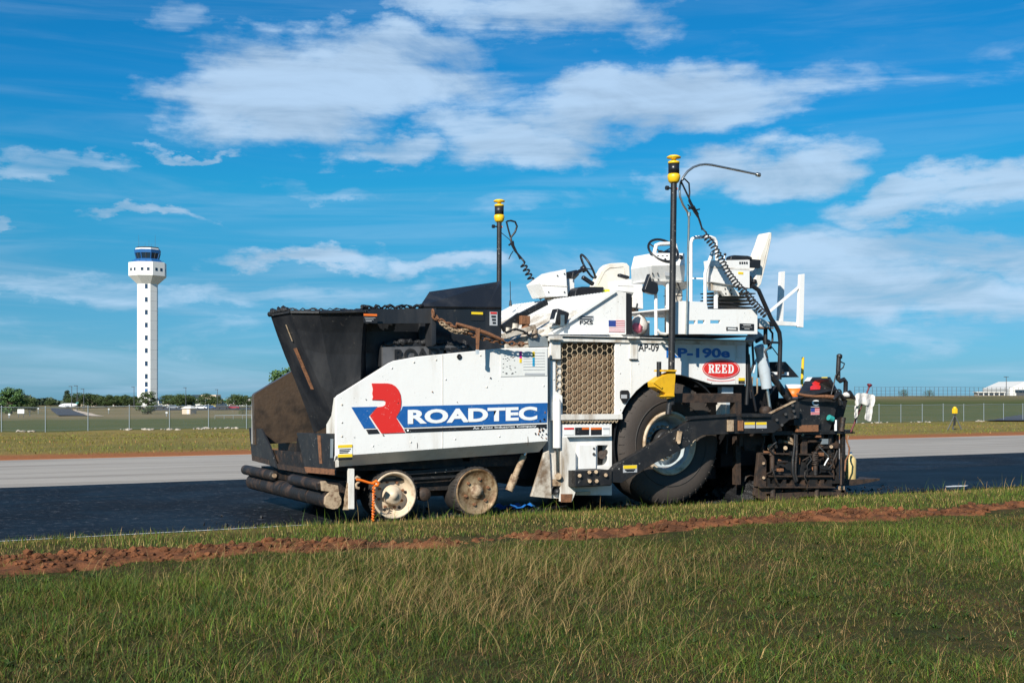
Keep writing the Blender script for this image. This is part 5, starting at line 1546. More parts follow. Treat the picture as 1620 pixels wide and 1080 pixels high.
# hydraulics between tractor and screed
P('lift_cylinder', 'grey_cylinder', MB().tube([at_y(*q, 13.85) for q in ((1200, 547), (1205, 560), (1209, 585), (1213, 614))], [0.07, 0.085, 0.085, 0.075], 16), label='grey lift cylinder behind the tractor')
P('piston_rod', 'steel', MB().cyl(at_y(1213, 612, 13.85), at_y(1218.5, 650, 13.82), 0.026, n=12))
P('cylinder_foot', 'grime_brown', MB().lathe([(-.06, 0), (-.06, .07), (0.06, .07), (.06, 0)], at_y(1211, 650, 13.8), (0, 1, 0), 16))
for q, r_, m in ((((1184, 560), (1186, 590), (1190, 620), (1196, 650)), .02, 'black_plastic'), (((1190, 540), (1192, 575), (1184, 600), (1188, 630)), .018, 'black_plastic'), (((1196, 540), (1205, 535), (1216, 540), (1218, 552)), .03, 'black_plastic'),
                 (((1190, 596), (1189, 618), (1193, 627), (1198, 622), (1198, 598)), .014, 'rust_pale'), (((1219, 592), (1228, 604), (1240, 622), (1252, 636)), .05, 'arm_black'), (((1222, 596), (1232, 606), (1245, 626)), .03, 'grime_brown'),
                 (((1181, 545), (1183, 600), (1181, 640)), .03, 'plain_black'), (((1214, 540), (1222, 550), (1231, 562)), .008, 'black_plastic'), (((1204, 560), (1196, 570), (1192, 590)), .016, 'grey_cylinder'), (((1216, 626), (1226, 612), (1232, 606)), .02, 'black_plastic')):
    P('hose', m, MB().tube([at_y(*p, 13.88) for p in q], r_, 7))
P('hose_cover', 'grey_cylinder', MB().tube([at_y(*q, 13.92) for q in ((1182, 545), (1188, 534), (1198, 530), (1205, 534))], [0.06, 0.07, 0.06, 0.04], 10))
P('frame_core', 'plain_black', MB().box((xr2 - 0.1, 14.3, 0.5), (xs0 + 0.3, 17.0, at_y(1200, 610, 14.3).z)).box((xr2 - 0.05, 14.1, at_y(1200, 620, 14.1).z), (xr2 + 0.12, 16.5, at_y(1200, 548, 14.1).z)))
P('sun_shade', 'black_plastic', MB().pex([(1229, 572), (1243, 572), (1264.5, 596.5), (1229, 596.5)], 14.0, 0.45), bevel=0.006)
P('level_board', 'decal_white', MB().pex([(1216, 588), (1248, 588.5), (1248, 593.5), (1220, 592)], 13.9, 0.04))
P('level_band', 'decal_orange', MB().pbox(1230, 588.4, 1241, 591.5, 13.895, 0.004))
P('auger', 'asphalt_grime', MB().lathe([(k * 0.1, 0.12 + 0.08 * (k % 2)) for k in range(26)], at_y(1188, 765, 14.2), (0, 1, 0), 18))

# --- things lying on, hanging from or standing by the machine
ch = thing('chain', 'rusty chain slung along the hopper flap', 'chain', at_y(685, 548, 13.6))
cp = [at_y(*q, 13.58) for q in ((684.5, 490), (686, 500), (696, 507), (708, 512.5), (720, 518), (733, 524), (746, 529), (760, 533.5), (775, 537.5), (790, 540.5), (806, 543), (822, 544.5), (838, 543.5))]
seg = 0.058
pts = []
for a, b in zip(cp[:-1], cp[1:]):
    m = max(1, round((b - a).length / seg))
    pts += [a.lerp(b, k / m) for k in range(m)]
for i, (a, b) in enumerate(zip(pts[:-1], pts[1:])):
    t_ = (b - a).normalized()
    side_ = t_.cross(Vector((0, 1, 0))).normalized() if i % 2 else Vector((0, 1, 0))
    c_ = (a + b) / 2
    ring = [c_ + t_ * (0.045 * math.cos(w)) + side_ * (0.026 * math.sin(w)) for w in np.linspace(0, 2 * math.pi, 11)[:-1]]
    MB().tube(ring, 0.011, 5, closed=True).build('chain_link', 'rust', ch)
hk = thing('chain', 'second rusty chain end hanging in a loop from the flap', 'chain', at_y(728, 548, 13.55))
for i in range(14):
    q = (700 + i * 3.4, 512 + 9 * math.sin(math.pi * i / 13) + i * .5)
    c_ = at_y(*q, 13.55)
    s2 = Vector((0, 1, 0)) if i % 2 else Vector((0, 0, 1))
    MB().tube([c_ + Vector((0.036 * math.cos(w), 0, -0.01 * math.cos(w))) + s2 * (0.022 * math.sin(w)) for w in np.linspace(0, 2 * math.pi, 11)[:-1]], 0.010, 5, closed=True).build('chain_link', 'rust_pale', hk)
bn = thing('load_binder', 'rusty lever bar with hanging strap beside the chain', 'lever', at_y(760, 552, 13.52))
MB().tube([at_y(*q, 13.53) for q in ((722, 512), (745, 519), (770, 527), (796, 538))], [0.02, 0.026, 0.026, 0.02], 8).build('lever', 'rust', bn)
MB().pex([(752.5, 519), (760, 519), (759, 529), (757.5, 553), (754.5, 553), (754, 529)], 13.50, 0.025).build('strap', 'rust', bn)
MB().pbox(754, 553, 758, 560, 13.49, 0.03).build('strap_end', 'grey_cylinder', bn)

st = thing('bungee_strap', 'orange strap tied from the post hook and dangling beside the wheel', 'strap', at_y(590, 824, 13.78))
MB().tube([at_y(*q, 13.80) for q in ((564, 758), (572, 759.5), (583, 763), (593, 765))], 0.016, 7).build('tied_length', 'orange_plastic', st)
MB().tube([at_y(*q, 13.79) for q in ((590, 764), (595, 760.5), (599, 764), (597, 768), (592, 767.5))], 0.02, 7).build('knot', 'orange_plastic', st)
dg_ = []
for k in range(60):
    p = at_y(591.5, 769, 13.79).lerp(at_y(590, 824, 13.79), k / 59)
    dg_.append(p + Vector((0.014 * math.cos(k * 1.3), 0.014 * math.sin(k * 1.3), 0)))
MB().tube(dg_, 0.009, 5).build('dangling_length', 'orange_plastic', st)

co = thing('cooler', 'orange drink cooler with white lid on the screed', 'cooler', at_y(1256, 633, 14.9))
MB().lathe([(0, 0), (0, 0.115), (0.20, 0.13), (0.20, 0)], at_y(1255, 634, 14.9), (0, 0, 1), 24).build('body', 'orange_plastic', co)
MB().lathe([(0.2, 0.132), (0.25, 0.135), (0.26, 0.12), (0.262, 0)], at_y(1255, 634, 14.9), (0, 0, 1), 24).build('lid', 'decal_white', co)
sh = thing('shovel', 'upright yellow wooden handle behind the orange cooler', 'shovel', at_y(1268, 640, 15.0))
MB().cyl(at_y(1267, 640, 15.0), at_y(1270.5, 565, 15.0), 0.024, 0.022, n=10).build('handle', 'yellow_plastic', sh)
sk_ = thing('marker_stick', 'thin dark stick with red cap leaning past the white rag', 'stick', at_y(1346, 683, 13.7))
MB().cyl(at_y(1346, 683, 13.7), at_y(1375.5, 611, 13.62), 0.012, n=8).build('shaft', 'red_plastic', sk_)
MB().lathe([(0, .01), (0.02, .035), (.04, .04), (.05, .02), (.05, 0)], at_y(1375, 612, 13.62), (0.3, 0, 1), 12).build('cap', 'red_plastic', sk_)

rg = MB()
rag_l = [(1351.5, 627), (1353, 622.5), (1360, 620.5), (1370, 621.5), (1380, 622.5), (1385, 627), (1384, 640)]
# draped cloth: rows of points from the crank over two hanging tails
rows = [((1353, 624), (1358, 621), (1364, 621), (1370, 622), (1377, 622.5), (1384, 625)),
        ((1352, 630), (1358, 627), (1364, 627), (1370, 628), (1377, 627), (1384.5, 631)),
        ((1353, 637), (1358, 634), (1364, 633), (1371, 635), (1378, 634), (1384, 638)),
        ((1354, 644), (1357, 641), (1363, 637.5), (1372, 642), (1378, 642), (1381, 645))]
vs, dep = [], [0.0, -0.05, 0.02, -0.04, 0.03, -0.03]
for r_i, row in enumerate(rows):
    vs += [at_y(q[0], q[1], 13.62 + dep[i] * (0.5 + 0.4 * r_i)) for i, q in enumerate(row)]
rg.add(vs, [(r * 6 + i, r * 6 + i + 1, (r + 1) * 6 + i + 1, (r + 1) * 6 + i) for r in range(3) for i in range(5)], True)
for (l, rt, yb, mid) in (((1353, 641), (1358, 641), (1351, 661), (1356.5, 658)), ((1370.5, 640), (1381.5, 642), (1368, 664), (1378, 667))):
    a = [l, ((l[0] + rt[0]) / 2, l[1]), rt]
    b = [yb, ((yb[0] + mid[0]) / 2 + .3, yb[1] + 2), mid]
    vs = []
    for k in range(5):
        for i in range(3):
            x_ = a[i][0] + (b[i][0] - a[i][0]) * k / 4
            y_ = a[i][1] + (b[i][1] - a[i][1]) * k / 4
            vs.append(at_y(x_, y_, 13.6 + (0.04 if i == 1 else 0) * (1 if k % 2 else .5)))
    rg.add(vs, [(k * 3 + i, k * 3 + i + 1, k * 3 + i + 4, k * 3 + i + 3) for k in range(4) for i in range(2)], True)
o = rg.build('rag', 'cloth_white', None, solid=0.008)
sub = o.modifiers.new('smooth', 'SUBSURF')
sub.levels = sub.render_levels = 3
tx = bpy.data.textures.new('crumple', 'CLOUDS')
tx.noise_scale = 0.12
tx.noise_depth = 2
dm = o.modifiers.new('crumple', 'DISPLACE')
dm.texture = tx
dm.texture_coords = 'GLOBAL'
dm.strength = 0.035
dm.mid_level = 0.5
tag(o, 'crumpled white rag draped over the crank rod at the rear', 'rag')
o = MB().lathe([(0, 0), (0.0, .04), (.03, .06), (.06, .04), (.08, 0)], at_y(1338, 628, 13.58), (0.3, 0, 1), 10).build('rag', 'cloth_white')
tag(o, 'small balled white rag at the foot of the instrument stalk', 'rag')

jg = thing('water_jug', 'pale yellow plastic jug on the rear walkway', 'jug', at_y(1345, 758, 14.02))
jb = at_y(1345, 759, 14.12)
prof = [(0, 0.0), (0, .075), (.02, .086), (.30, .088), (.34, .075), (.375, .04), (.385, .026), (.40, .026)]
mb = MB().lathe(prof, jb, (0, 0, 1), 20)
mb.v = [(jb.x + (v[0] - jb.x) * 1.05, v[1], v[2]) for v in mb.v]
jo = mb.build('body', 'jug_plastic', jg)
MB().lathe([(.398, .03), (.43, .03), (.43, 0)], jb, (0, 0, 1), 14).build('cap', 'decal_white', jg)
MB().tube([jb + Vector((-.05, -.02, .37)), jb + Vector((-.10, -.02, .38)), jb + Vector((-.12, -.02, .30)), jb + Vector((-.09, -.02, .24))], .014, 7).build('handle', 'jug_plastic', jg)

bg_ = MB()
bc = at_y(1011, 514, 14.3)
for k in range(1):
    pr = [(-0.13, 0.0), (-0.13, 0.08), (-.06, .125), (.03, .12), (.10, .075), (.14, .03), (.16, .0)]
    bg_.lathe(pr, bc, (0.1, 0, 1), 16)
rr = random.Random(2)
bg_.v = [(v[0] + rr.uniform(-.012, .012), v[1] + rr.uniform(-.012, .012), v[2] + rr.uniform(-.008, .008)) for v in bg_.v]
bt = thing('trash_bag', 'white plastic bag with pink contents on the deck behind the hood', 'bag', at_y(1011, 528, 14.3))
bg_.build('bag', 'cloth_white', bt)
pk = MB().lathe([(-.06, 0), (-.05, .06), (0, .075), (.04, .05), (.06, 0)], at_y(1009, 518, 14.2), (0.2, -1, 0.2), 12)
pk.v = [(v[0] + rr.uniform(-.014, .014), v[1], v[2] + rr.uniform(-.014, .014)) for v in pk.v]
pk.build('contents', 'cloth_pink', bt)
vt = MB().pex([(951, 464), (956, 458.5), (964, 457.5), (970, 460), (968, 464)], 15.5, 0.25)
tag(vt.build('safety_vest', 'vest_yellow', bevel=0.02), 'scrap of fluorescent yellow vest beside the far seat', 'vest')

tp = at_y(817, 787, 14.6)
tm = MB()
nx, ny = 12, 6
rr = random.Random(11)
vs = [(tp.x + (i / (nx - 1) - .5) * 0.55, 14.6 + (j / (ny - 1) - .5) * .3, 0.012 + max(0, .055 * math.sin(i * 1.1) * math.sin(j * 1.3 + 1)) + rr.uniform(0, .02)) for j in range(ny) for i in range(nx)]
tm.add(vs, [(j * nx + i, j * nx + i + 1, (j + 1) * nx + i + 1, (j + 1) * nx + i) for j in range(ny - 1) for i in range(nx - 1)])
tag(tm.build('tarp', 'blue_tarp'), 'crumpled blue plastic lying under the machine behind the wheels', 'tarp')

# heap of hot mix at the auger
hp = at_y(1183, 790, 14.3)
vs, fs = [], []
rr = random.Random(21)
for j in range(14):
    for i in range(22):
        a = 2 * math.pi * i / 22
        r_ = j / 13
        z = 0.34 * (1 - r_ ** 1.4) + rr.uniform(-.02, .03)
        vs.append((hp.x + 0.33 * r_ * math.cos(a) * (1 + rr.uniform(-.06, .06)), 14.5 + 0.7 * r_ * math.sin(a) * (1 + rr.uniform(-.06, .06)), max(z, -0.002)))
for j in range(13):
    for i in range(22):
        fs.append((j * 22 + i, j * 22 + (i + 1) % 22, (j + 1) * 22 + (i + 1) % 22, (j + 1) * 22 + i))
tag(MB().add(vs, fs).build('asphalt_heap', 'asphalt_heap'), 'black heap of hot asphalt between drive wheel and screed', 'asphalt heap', kind='stuff')

# ------------------------------------------------------------------ control tower
TD = 540.0
mpp = TD / F


def tower():
    base = on_ground(233.5, TD)
    t = thing('control_tower', 'tall white octagonal air traffic control tower with blue cab', 'control tower', base)
    axis = at_d(233.5, 618, TD)
    Z = lambda py: CAMH + (HOR - py) * mpp
    rot0 = -YAW + math.radians(-90) + math.radians(9) + math.radians(22.5)   # one face turned a little right of the viewer

    def octa(prof, rmul=1.0):
        mb = MB()
        vs, fs = [], []
        for z, r in prof:
            rc_ = r / math.cos(math.pi / 8) * 0.965
            for k in range(8):
                a = rot0 + k * math.pi / 4
                vs.append((axis.x + rc_ * math.cos(a), axis.y + rc_ * math.sin(a), z))
        for i in range(len(prof) - 1):
            for k in range(8):
                fs.append((i * 8 + k, i * 8 + (k + 1) % 8, (i + 1) * 8 + (k + 1) % 8, (i + 1) * 8 + k))
        fs.append(tuple(range(7, -1, -1)))
        fs.append(tuple(range((len(prof) - 1) * 8, len(prof) * 8)))
        return mb.add(vs, fs)
    P_ = lambda n, m, mb, par=None, **k: mb.build(n, m, par or t, **k)
    shaft = P_('shaft', 'tower_white', octa([(base.z - 1, 15.6 * mpp), (Z(448), 15.6 * mpp)]))
    head = P_('head', 'tower_white', octa([(Z(450), 15.6 * mpp), (Z(437.5), 28.6 * mpp), (Z(416.5), 28.6 * mpp), (Z(416), 27 * mpp)]))
    P_('gallery', 'tower_blue', octa([(Z(416.2), 24 * mpp), (Z(411.5), 20.5 * mpp), (Z(410), 17 * mpp)]))
    cab = P_('cab_glass', 'glass_dark', octa([(Z(410.5), 16.6 * mpp), (Z(401), 19 * mpp)]))
    P_('cab_fascia', 'tower_blue', octa([(Z(401.2), 19.6 * mpp), (Z(396), 20.2 * mpp)]))
    P_('cab_roof', 'building_white', octa([(Z(396), 18.4 * mpp), (Z(393.5), 18 * mpp)]))
    for k in range(8):
        a = rot0 + k * math.pi / 4
        r0, r1 = 16.8 * mpp / math.cos(math.pi / 8) * .965, 19.2 * mpp / math.cos(math.pi / 8) * .965
        P_('mullion', 'tower_blue', MB().bar((axis.x + r0 * math.cos(a), axis.y + r0 * math.sin(a), Z(410.5)), (axis.x + r1 * math.cos(a), axis.y + r1 * math.sin(a), Z(401)), 0.3, 0.3), cab)
        am = a + math.pi / 8
        r0, r1 = 16.6 * mpp, 19.1 * mpp
        P_('mullion', 'pole_grey', MB().bar((axis.x + r0 * math.cos(am), axis.y + r0 * math.sin(am), Z(410.5)), (axis.x + r1 * math.cos(am), axis.y + r1 * math.sin(am), Z(401)), 0.18, 0.18), cab)
    # face that looks at the viewer
    af = -YAW + math.radians(-90) + math.radians(9)
    fn = Vector((math.cos(af), math.sin(af), 0))
    ft = Vector((-fn.y, fn.x, 0))
    Rm = Matrix((ft, fn, Vector((0, 0, 1)))).transposed()
    apo = 15.6 * mpp * 0.965
    for i, py in enumerate((453.7, 474.5, 494.5, 514.5, 534.5, 554.5, 575, 595, 607.5, 617.5)):
        c = Vector((axis.x, axis.y, Z(py))) + fn * (apo + 0.02)
        w = P_('window', 'window_blue' if i < 9 else 'tower_blue', MB().obox(c, (1.15, 0.16, 1.9 if i != 9 else 1.5), Rm), shaft)
        P_('window_frame', 'tower_blue', MB().obox(c + Vector((0, 0, -1.0)), (1.3, 0.24, 0.12), Rm).obox(c, (1.15, 0.2, 0.08), Rm), shaft)
    ah = 28.6 * mpp * 0.965
    for f in range(-2, 3):
        a2 = af + f * math.pi / 4
        n2 = Vector((math.cos(a2), math.sin(a2), 0))
        t2 = Vector((-n2.y, n2.x, 0))
        R2 = Matrix((t2, n2, Vector((0, 0, 1)))).transposed()
        for off in ((-1.3, 1.3) if f in (0, -1, 1) else (0,)):
            P_('window', 'window_blue', MB().obox(Vector((axis.x, axis.y, Z(427.8))) + n2 * (ah + .02) + t2 * off, (1.1, .16, 1.25), R2), head)
    for k in range(12):                                   # joints between the cast panels
        z = base.z + 3.5 + k * 4.3
        if z < Z(456):
            P_('panel_joint', 'tower_joint', octa([(z, 15.66 * mpp), (z + .10, 15.66 * mpp)]), shaft)
    for dx, h, r in ((-14, 22, .06), (2, 14, .05), (12, 22, .06), (-4, 10, .05), (6, 8, .05)):
        p = axis + RGT * (dx * mpp)
        P_('aerial', 'pole_grey', MB().cyl((p.x, p.y, Z(394)), (p.x, p.y, Z(394 - h)), r, r * .6, n=6))
    P_('roof_rail', 'pole_grey', octa([(Z(392.2), 17.6 * mpp), (Z(391.9), 17.6 * mpp)]))
    rl = MB()
    for k in range(16):
        a = rot0 + k * math.pi / 8
        r_ = 24 * mpp
        p = Vector((axis.x + r_ * math.cos(a), axis.y + r_ * math.sin(a), Z(416)))
        rl.cyl(p, p + Vector((0, 0, 1.2)), .06, n=5)
    P_('gallery_rail', 'tower_blue', rl)


tower()


# ------------------------------------------------------------------ far buildings
def building(name, label, px0, px1, py_top, D, depth, wall, cat='building', py_base=None):
    a, b = on_ground(px0, D), on_ground(px1, D)
    zb = min(a.z, b.z) - 0.3
    zt_ = CAMH + (HOR - py_top) / F * D
    t = thing(name, label, cat, (a + b) / 2)
    e = (b - a)
    e.z = 0
    L = e.length
    ex = e.normalized()
    ey = Vector((-ex.y, ex.x, 0))

    def slab(x0, x1, y0, y1, z0, z1):
        p = Vector((a.x, a.y, 0))
        return MB().add([p + ex * x + ey * y + Vector((0, 0, z)) for z in (z0, z1) for x, y in ((x0, y0), (x1, y0), (x1, y1), (x0, y1))],
                        [(0, 3, 2, 1), (4, 5, 6, 7), (0, 1, 5, 4), (1, 2, 6, 5), (2, 3, 7, 6), (3, 0, 4, 7)])
    w = slab(0, L, 0, depth, zb, zt_).build('wall', wall, t)
    return t, slab, L, zb, zt_, w


t, slab, L, zb, z2, w = building('terminal_building', 'long low white building with blue roof edge beside the control tower', 246, 396, 632.5, 565, 20, 'building_white')
slab(-0.3, 15, -0.4, 20.2, z2 - 0.1, z2 + 0.95).build('roof_fascia', 'tower_blue', t)
slab(15.2, L + .3, -0.3, 20.2, z2, z2 + 0.35).build('roof_edge', 'building_white', t)
slab(16, 27, 4, 14, z2 + .35, z2 + 2.4).build('roof_plant', 'building_tan', t)
for k in range(12):
    x0 = 1.5 + k * 3.25
    f = slab(x0, x0 + 1.9, -0.10, 0.02, zb + 1.2, zb + 2.9).build('window', 'window_blue', t)
    slab(x0 - .08, x0 + 1.98, -0.16, -0.08, zb + 1.08, zb + 1.2).build('sill', 'building_white', f)
for x0, x1 in ((2.5, 6.5), (23.5, 26), (31, 33.5), (35, 37)):
    slab(x0, x1, -1.2, -0.11, zb + 2.95, zb + 3.25).build('awning', 'teal', t)
t, slab, L, zb, z2, w = building('service_building', 'small pale building behind the tree row near the tower', 178, 190, 634, 560, 6, 'building_white')
slab(-.2, L + .2, -.2, 6.2, z2, z2 + .25).build('roof', 'building_tan', t)
slab(.6, 1.5, -.06, .02, zb + .3, zb + 2.2).build('door', 'building_tan', t)
t, slab, L, zb, z2, w = building('service_building', 'tan low building among the trees left of the tower', 128, 153, 632, 560, 6, 'building_tan')
slab(-.2, L + .2, -.2, 6.2, z2, z2 + .25).build('roof', 'building_white', t)
slab(1.2, 2.1, -.06, .02, zb + .3, zb + 2.3).build('door', 'building_white', t)

# pump house with pitched roof
a = at_ground(288, 654.5)
b = at_ground(301, 654.5)
D_ = a.x * SN + a.y * CS
t = thing('pump_house', 'small beige pump house with pale pitched roof beyond the fence', 'shed', (a + b) / 2)
ex = (b - a)
ex.z = 0
L = ex.length
ex.normalize()
ey = Vector((-ex.y, ex.x, 0))
hh = 8.5 / F * D_
pt = lambda x, y, z: Vector((a.x, a.y, min(a.z, b.z))) + ex * x + ey * y + Vector((0, 0, z))
MB().add([pt(x, y, z) for z in (-.1, hh) for x, y in ((0, 0), (L, 0), (L, 2), (0, 2))], [(4, 5, 6, 7), (0, 1, 5, 4), (1, 2, 6, 5), (2, 3, 7, 6), (3, 0, 4, 7)]).build('wall', 'building_tan', t)
MB().add([pt(-.25, -.25, hh + .003), pt(L + .25, -.25, hh + .003), pt(L + .25, 2.25, hh + .003), pt(-.25, 2.25, hh + .003), pt(L / 2 - .4, 1, hh + .65), pt(L / 2 + .4, 1, hh + .65)], [(0, 1, 5, 4), (1, 2, 5), (2, 3, 4, 5), (3, 0, 4), (3, 2, 1, 0)]).build('roof', 'building_white', t)
MB().add([pt(x, y, z) for z in (0, hh * .8) for x, y in ((L * .62, -.05), (L * .85, -.05), (L * .85, .01), (L * .62, .01))], [(4, 5, 6, 7), (0, 1, 5, 4), (1, 2, 6, 5), (2, 3, 7, 6), (3, 0, 4, 7)]).build('door', 'decal_white', t)
g = at_ground(306, 653)
bx_ = MB().box((g.x - .35, g.y - .3, g.z - .05), (g.x + .35, g.y + .3, g.z + 1.0))
tag(bx_.build('utility_cabinet', 'teal', bevel=0.03), 'small teal utility cabinet right of the pump house', 'cabinet')

# hangar and apron structures, right
t, slab, L, zb, z2, w = building('hangar', 'large pale hangar with pitched roof at the right edge', 1596, 1660, 614.5, 430, 24, 'building_white')
p0 = [slab(0, L, 0, 24, z2 - .01, z2).v[i] for i in (4, 5, 6, 7)]
q = [Vector(v) for v in p0]
ridge0, ridge1 = q[0].lerp(q[1], .42) + Vector((0, 0, 2.6)), q[3].lerp(q[2], .42) + Vector((0, 0, 2.6))
MB().add([q[0], q[1], q[2], q[3], ridge0, ridge1], [(0, 1, 4), (2, 3, 5), (0, 4, 5, 3), (1, 2, 5, 4), (0, 3, 2, 1)]).build('roof', 'building_white', t)
slab(2.2, L - 1, -.12, .02, z2 - 1.5, z2 - .4).build('window_band', 'glass_dark', t)
slab(2.6, 5.6, -.12, .02, zb, zb + 2.4).build('door', 'pole_grey', t)
slab(6.6, L, -2.8, -.15, zb, zb + 2.6).build('annex', 'building_white', t)
t, slab, L, zb, z2, w = building('passenger_walkway', 'low covered walkway with dark glazing left of the hangar', 1546, 1590, 620.5, 425, 3, 'building_tan')
slab(-.1, L + .1, -.08, .02, z2 - 1.0, z2 - .3).build('window_band', 'glass_dark', t)
for k in range(6):
    slab(.2 + k * (L - .6) / 5, .5 + k * (L - .6) / 5, -.2, -.09, zb, z2 - .2).build('column', 'building_white', t)
slab(-.4, L + .4, -.4, 3.3, z2, z2 + .25).build('roof', 'building_white', t)


# ------------------------------------------------------------------ lamp poles, fence, tripod, sign
def lamp_pole(px, py_top, D, label):
    b_ = on_ground(px, D)
    z_ = CAMH + (HOR - py_top) / F * D
    t_ = thing('lamp_pole', label, 'lamp pole', b_, 'lamp poles round the airfield')
    MB().cyl(b_, (b_.x, b_.y, z_), .14, .09, n=8).build('pole', 'pole_grey', t_)
    MB().box((b_.x - .1, b_.y - .9, z_ - .1), (b_.x + .1, b_.y + .6, z_ + .06)).obox((b_.x - .5, b_.y, z_), (1.0, .35, .18), Matrix.Identity(3)).build('lamp_head', 'pole_grey', t_)


for px, py, D, lb in ((113.5, 611, 420, 'lamp pole over the pine, leftmost of the three close together'), (122, 610, 400, 'tallest lamp pole, middle of the three over the trees'), (132.5, 615, 430, 'lamp pole right of the three close together'),
                      (212, 612, 480, 'lamp pole just left of the control tower'), (294, 613, 470, 'lamp pole above the low building right of the tower'), (1592, 596, 400, 'lamp pole beside the hangar'), (344, 616, 500, 'slim lamp pole near the end of the low white building')):
    lamp_pole(px, py, D, lb)

FEN = thing('chain_link_fence', 'long galvanised chain-link fence across the far grass', 'fence', (50, fence_y(50), -1.4))
fpos = []
X = -9.4
while X < 140:
    fpos.append(Vector((X, fence_y(X), float(terrain(X, fence_y(X) - .3)))))
    X += 3.0
FH = 1.85
pm = MB().cyl((0, 0, -.1), (0, 0, FH), .038, n=8).lathe([(FH, .05), (FH + .05, .04), (FH + .08, 0)], (0, 0, 0), (0, 0, 1), 8).mesh('post')
pm.materials.append(MATS['galvanised'])
for p in fpos:
    o = bpy.data.objects.new('post', pm)
    COL.objects.link(o)
    o.parent = FEN
    o.location = p - FEN.location
MB().tube([p + Vector((0, 0, FH - .05)) for p in fpos], .026, 6).build('top_rail', 'galvanised', FEN)
MB().tube([p + Vector((0, 0, .12)) for p in fpos], .006, 4).build('tension_wire', 'galvanised', FEN)
wm = bpy.data.materials.new('chain_link')
wm.use_nodes = True
nt = wm.node_tree
nt.nodes.clear()
new, M_, mix, ramp, noise, mapping = node_kit(nt)
tr, df, mx, ou = new('ShaderNodeBsdfTransparent'), new('ShaderNodeBsdfDiffuse'), new('ShaderNodeMixShader'), new('ShaderNodeOutputMaterial')
df.inputs[0].default_value = (.42, .45, .45, 1)
ge = new('ShaderNodeNewGeometry')
w1_ = new('ShaderNodeTexWave', wave_type='BANDS', bands_direction='DIAGONAL')
w1_.inputs['Scale'].default_value = 6
nt.links.new(mapping(ge.outputs['Position'], sca=(1, 0, 1)), w1_.inputs[0])
w2_ = new('ShaderNodeTexWave', wave_type='BANDS', bands_direction='DIAGONAL')
w2_.inputs['Scale'].default_value = 6
nt.links.new(mapping(ge.outputs['Position'], sca=(-1, 0, 1)), w2_.inputs[0])
nt.links.new(M_('MULTIPLY', M_('MAXIMUM', ramp(w1_.outputs['Fac'], .85, .95), ramp(w2_.outputs['Fac'], .85, .95)), .16), mx.inputs[0])
nt.links.new(tr.outputs[0], mx.inputs[1])
nt.links.new(df.outputs[0], mx.inputs[2])
nt.links.new(mx.outputs[0], ou.inputs[0])
wmb = MB()
vs = []
for p in fpos:
    vs += [p + Vector((0, .05, .05)), p + Vector((0, .05, FH - .05))]
wmb.add(vs, [(2 * i, 2 * i + 2, 2 * i + 3, 2 * i + 1) for i in range(len(fpos) - 1)])
wmb.build('wire_mesh', wm, FEN)
# low rail of a second fence near the tower side
p0, p1 = at_ground(340, 663), at_ground(398, 662)
t = thing('pipe_rail', 'low pale pipe rail crossing behind the fence left of the hopper', 'rail', (p0 + p1) / 2)
MB().cyl(p0 + Vector((0, 0, .5)), p1 + Vector((0, 0, .5)), .04, n=8).build('rail', 'galvanised', t)
for k in range(5):
    q = p0.lerp(p1, k / 4)
    MB().cyl(q - Vector((0, 0, .2)), q + Vector((0, 0, .5)), .03, n=6).build('post', 'galvanised', t)
# perimeter fence on the crest, right
t = thing('perimeter_fence', 'thin security fence along the green crest at the right', 'fence', on_ground(1480, 262))
cr_ = [on_ground(px, 262) for px in range(1352, 1640, 7)]
for p in cr_:
    MB().cyl(p - Vector((0, 0, .2)), p + Vector((0, 0, 2.2)), .045, n=5).build('post', 'pole_grey', t)
for h in (.7, 1.4, 2.15):
    MB().tube([p + Vector((0, 0, h)) for p in cr_], .022, 4).build('wire', 'pole_grey', t)

# survey tripod
tb = at_ground(1510.5, 680)
D_ = tb.x * SN + tb.y * CS
s_ = D_ / F
t = thing('survey_tripod', 'yellow survey instrument on a dark tripod by the far road edge', 'tripod', tb)
top = tb + Vector((0, 0, 24 * s_))
for dx, dyy in ((-13, -.1), (9, -.15), (1.5, .35)):
    ft_ = tb + RGT * (dx * s_) + FWD * dyy
    ft_.z = float(terrain(ft_.x, ft_.y))
    MB().cyl(ft_, top, .9 * s_, .7 * s_, n=7).build('leg', 'pole_grey', t)
MB().cyl(tb + Vector((0, 0, 7 * s_)), top, 1.3 * s_, n=8).build('stem', 'plain_black', t)
MB().lathe([(0, 0), (0, 2.2 * s_), (1.5 * s_, 2.4 * s_), (2 * s_, 0)], top, (0, 0, 1), 12).build('head', 'pole_grey', t)
MB().box(top + Vector((-3 * s_, -3 * s_, 2 * s_)), top + Vector((3 * s_, 3 * s_, 10 * s_))).build('instrument', 'yellow_plastic', t, bevel=.012)
MB().lathe([(10 * s_, 2.6 * s_), (11.5 * s_, 3 * s_), (12.5 * s_, 1.5 * s_), (13 * s_, 0)], top, (0, 0, 1), 12).build('instrument_cap', 'yellow_plastic', t)
MB().cyl(tb + Vector((-4 * s_, 0, 0)), tb + Vector((-4 * s_, 0, 5 * s_)), 1.2 * s_, n=8).build('weight', 'pole_grey', t)

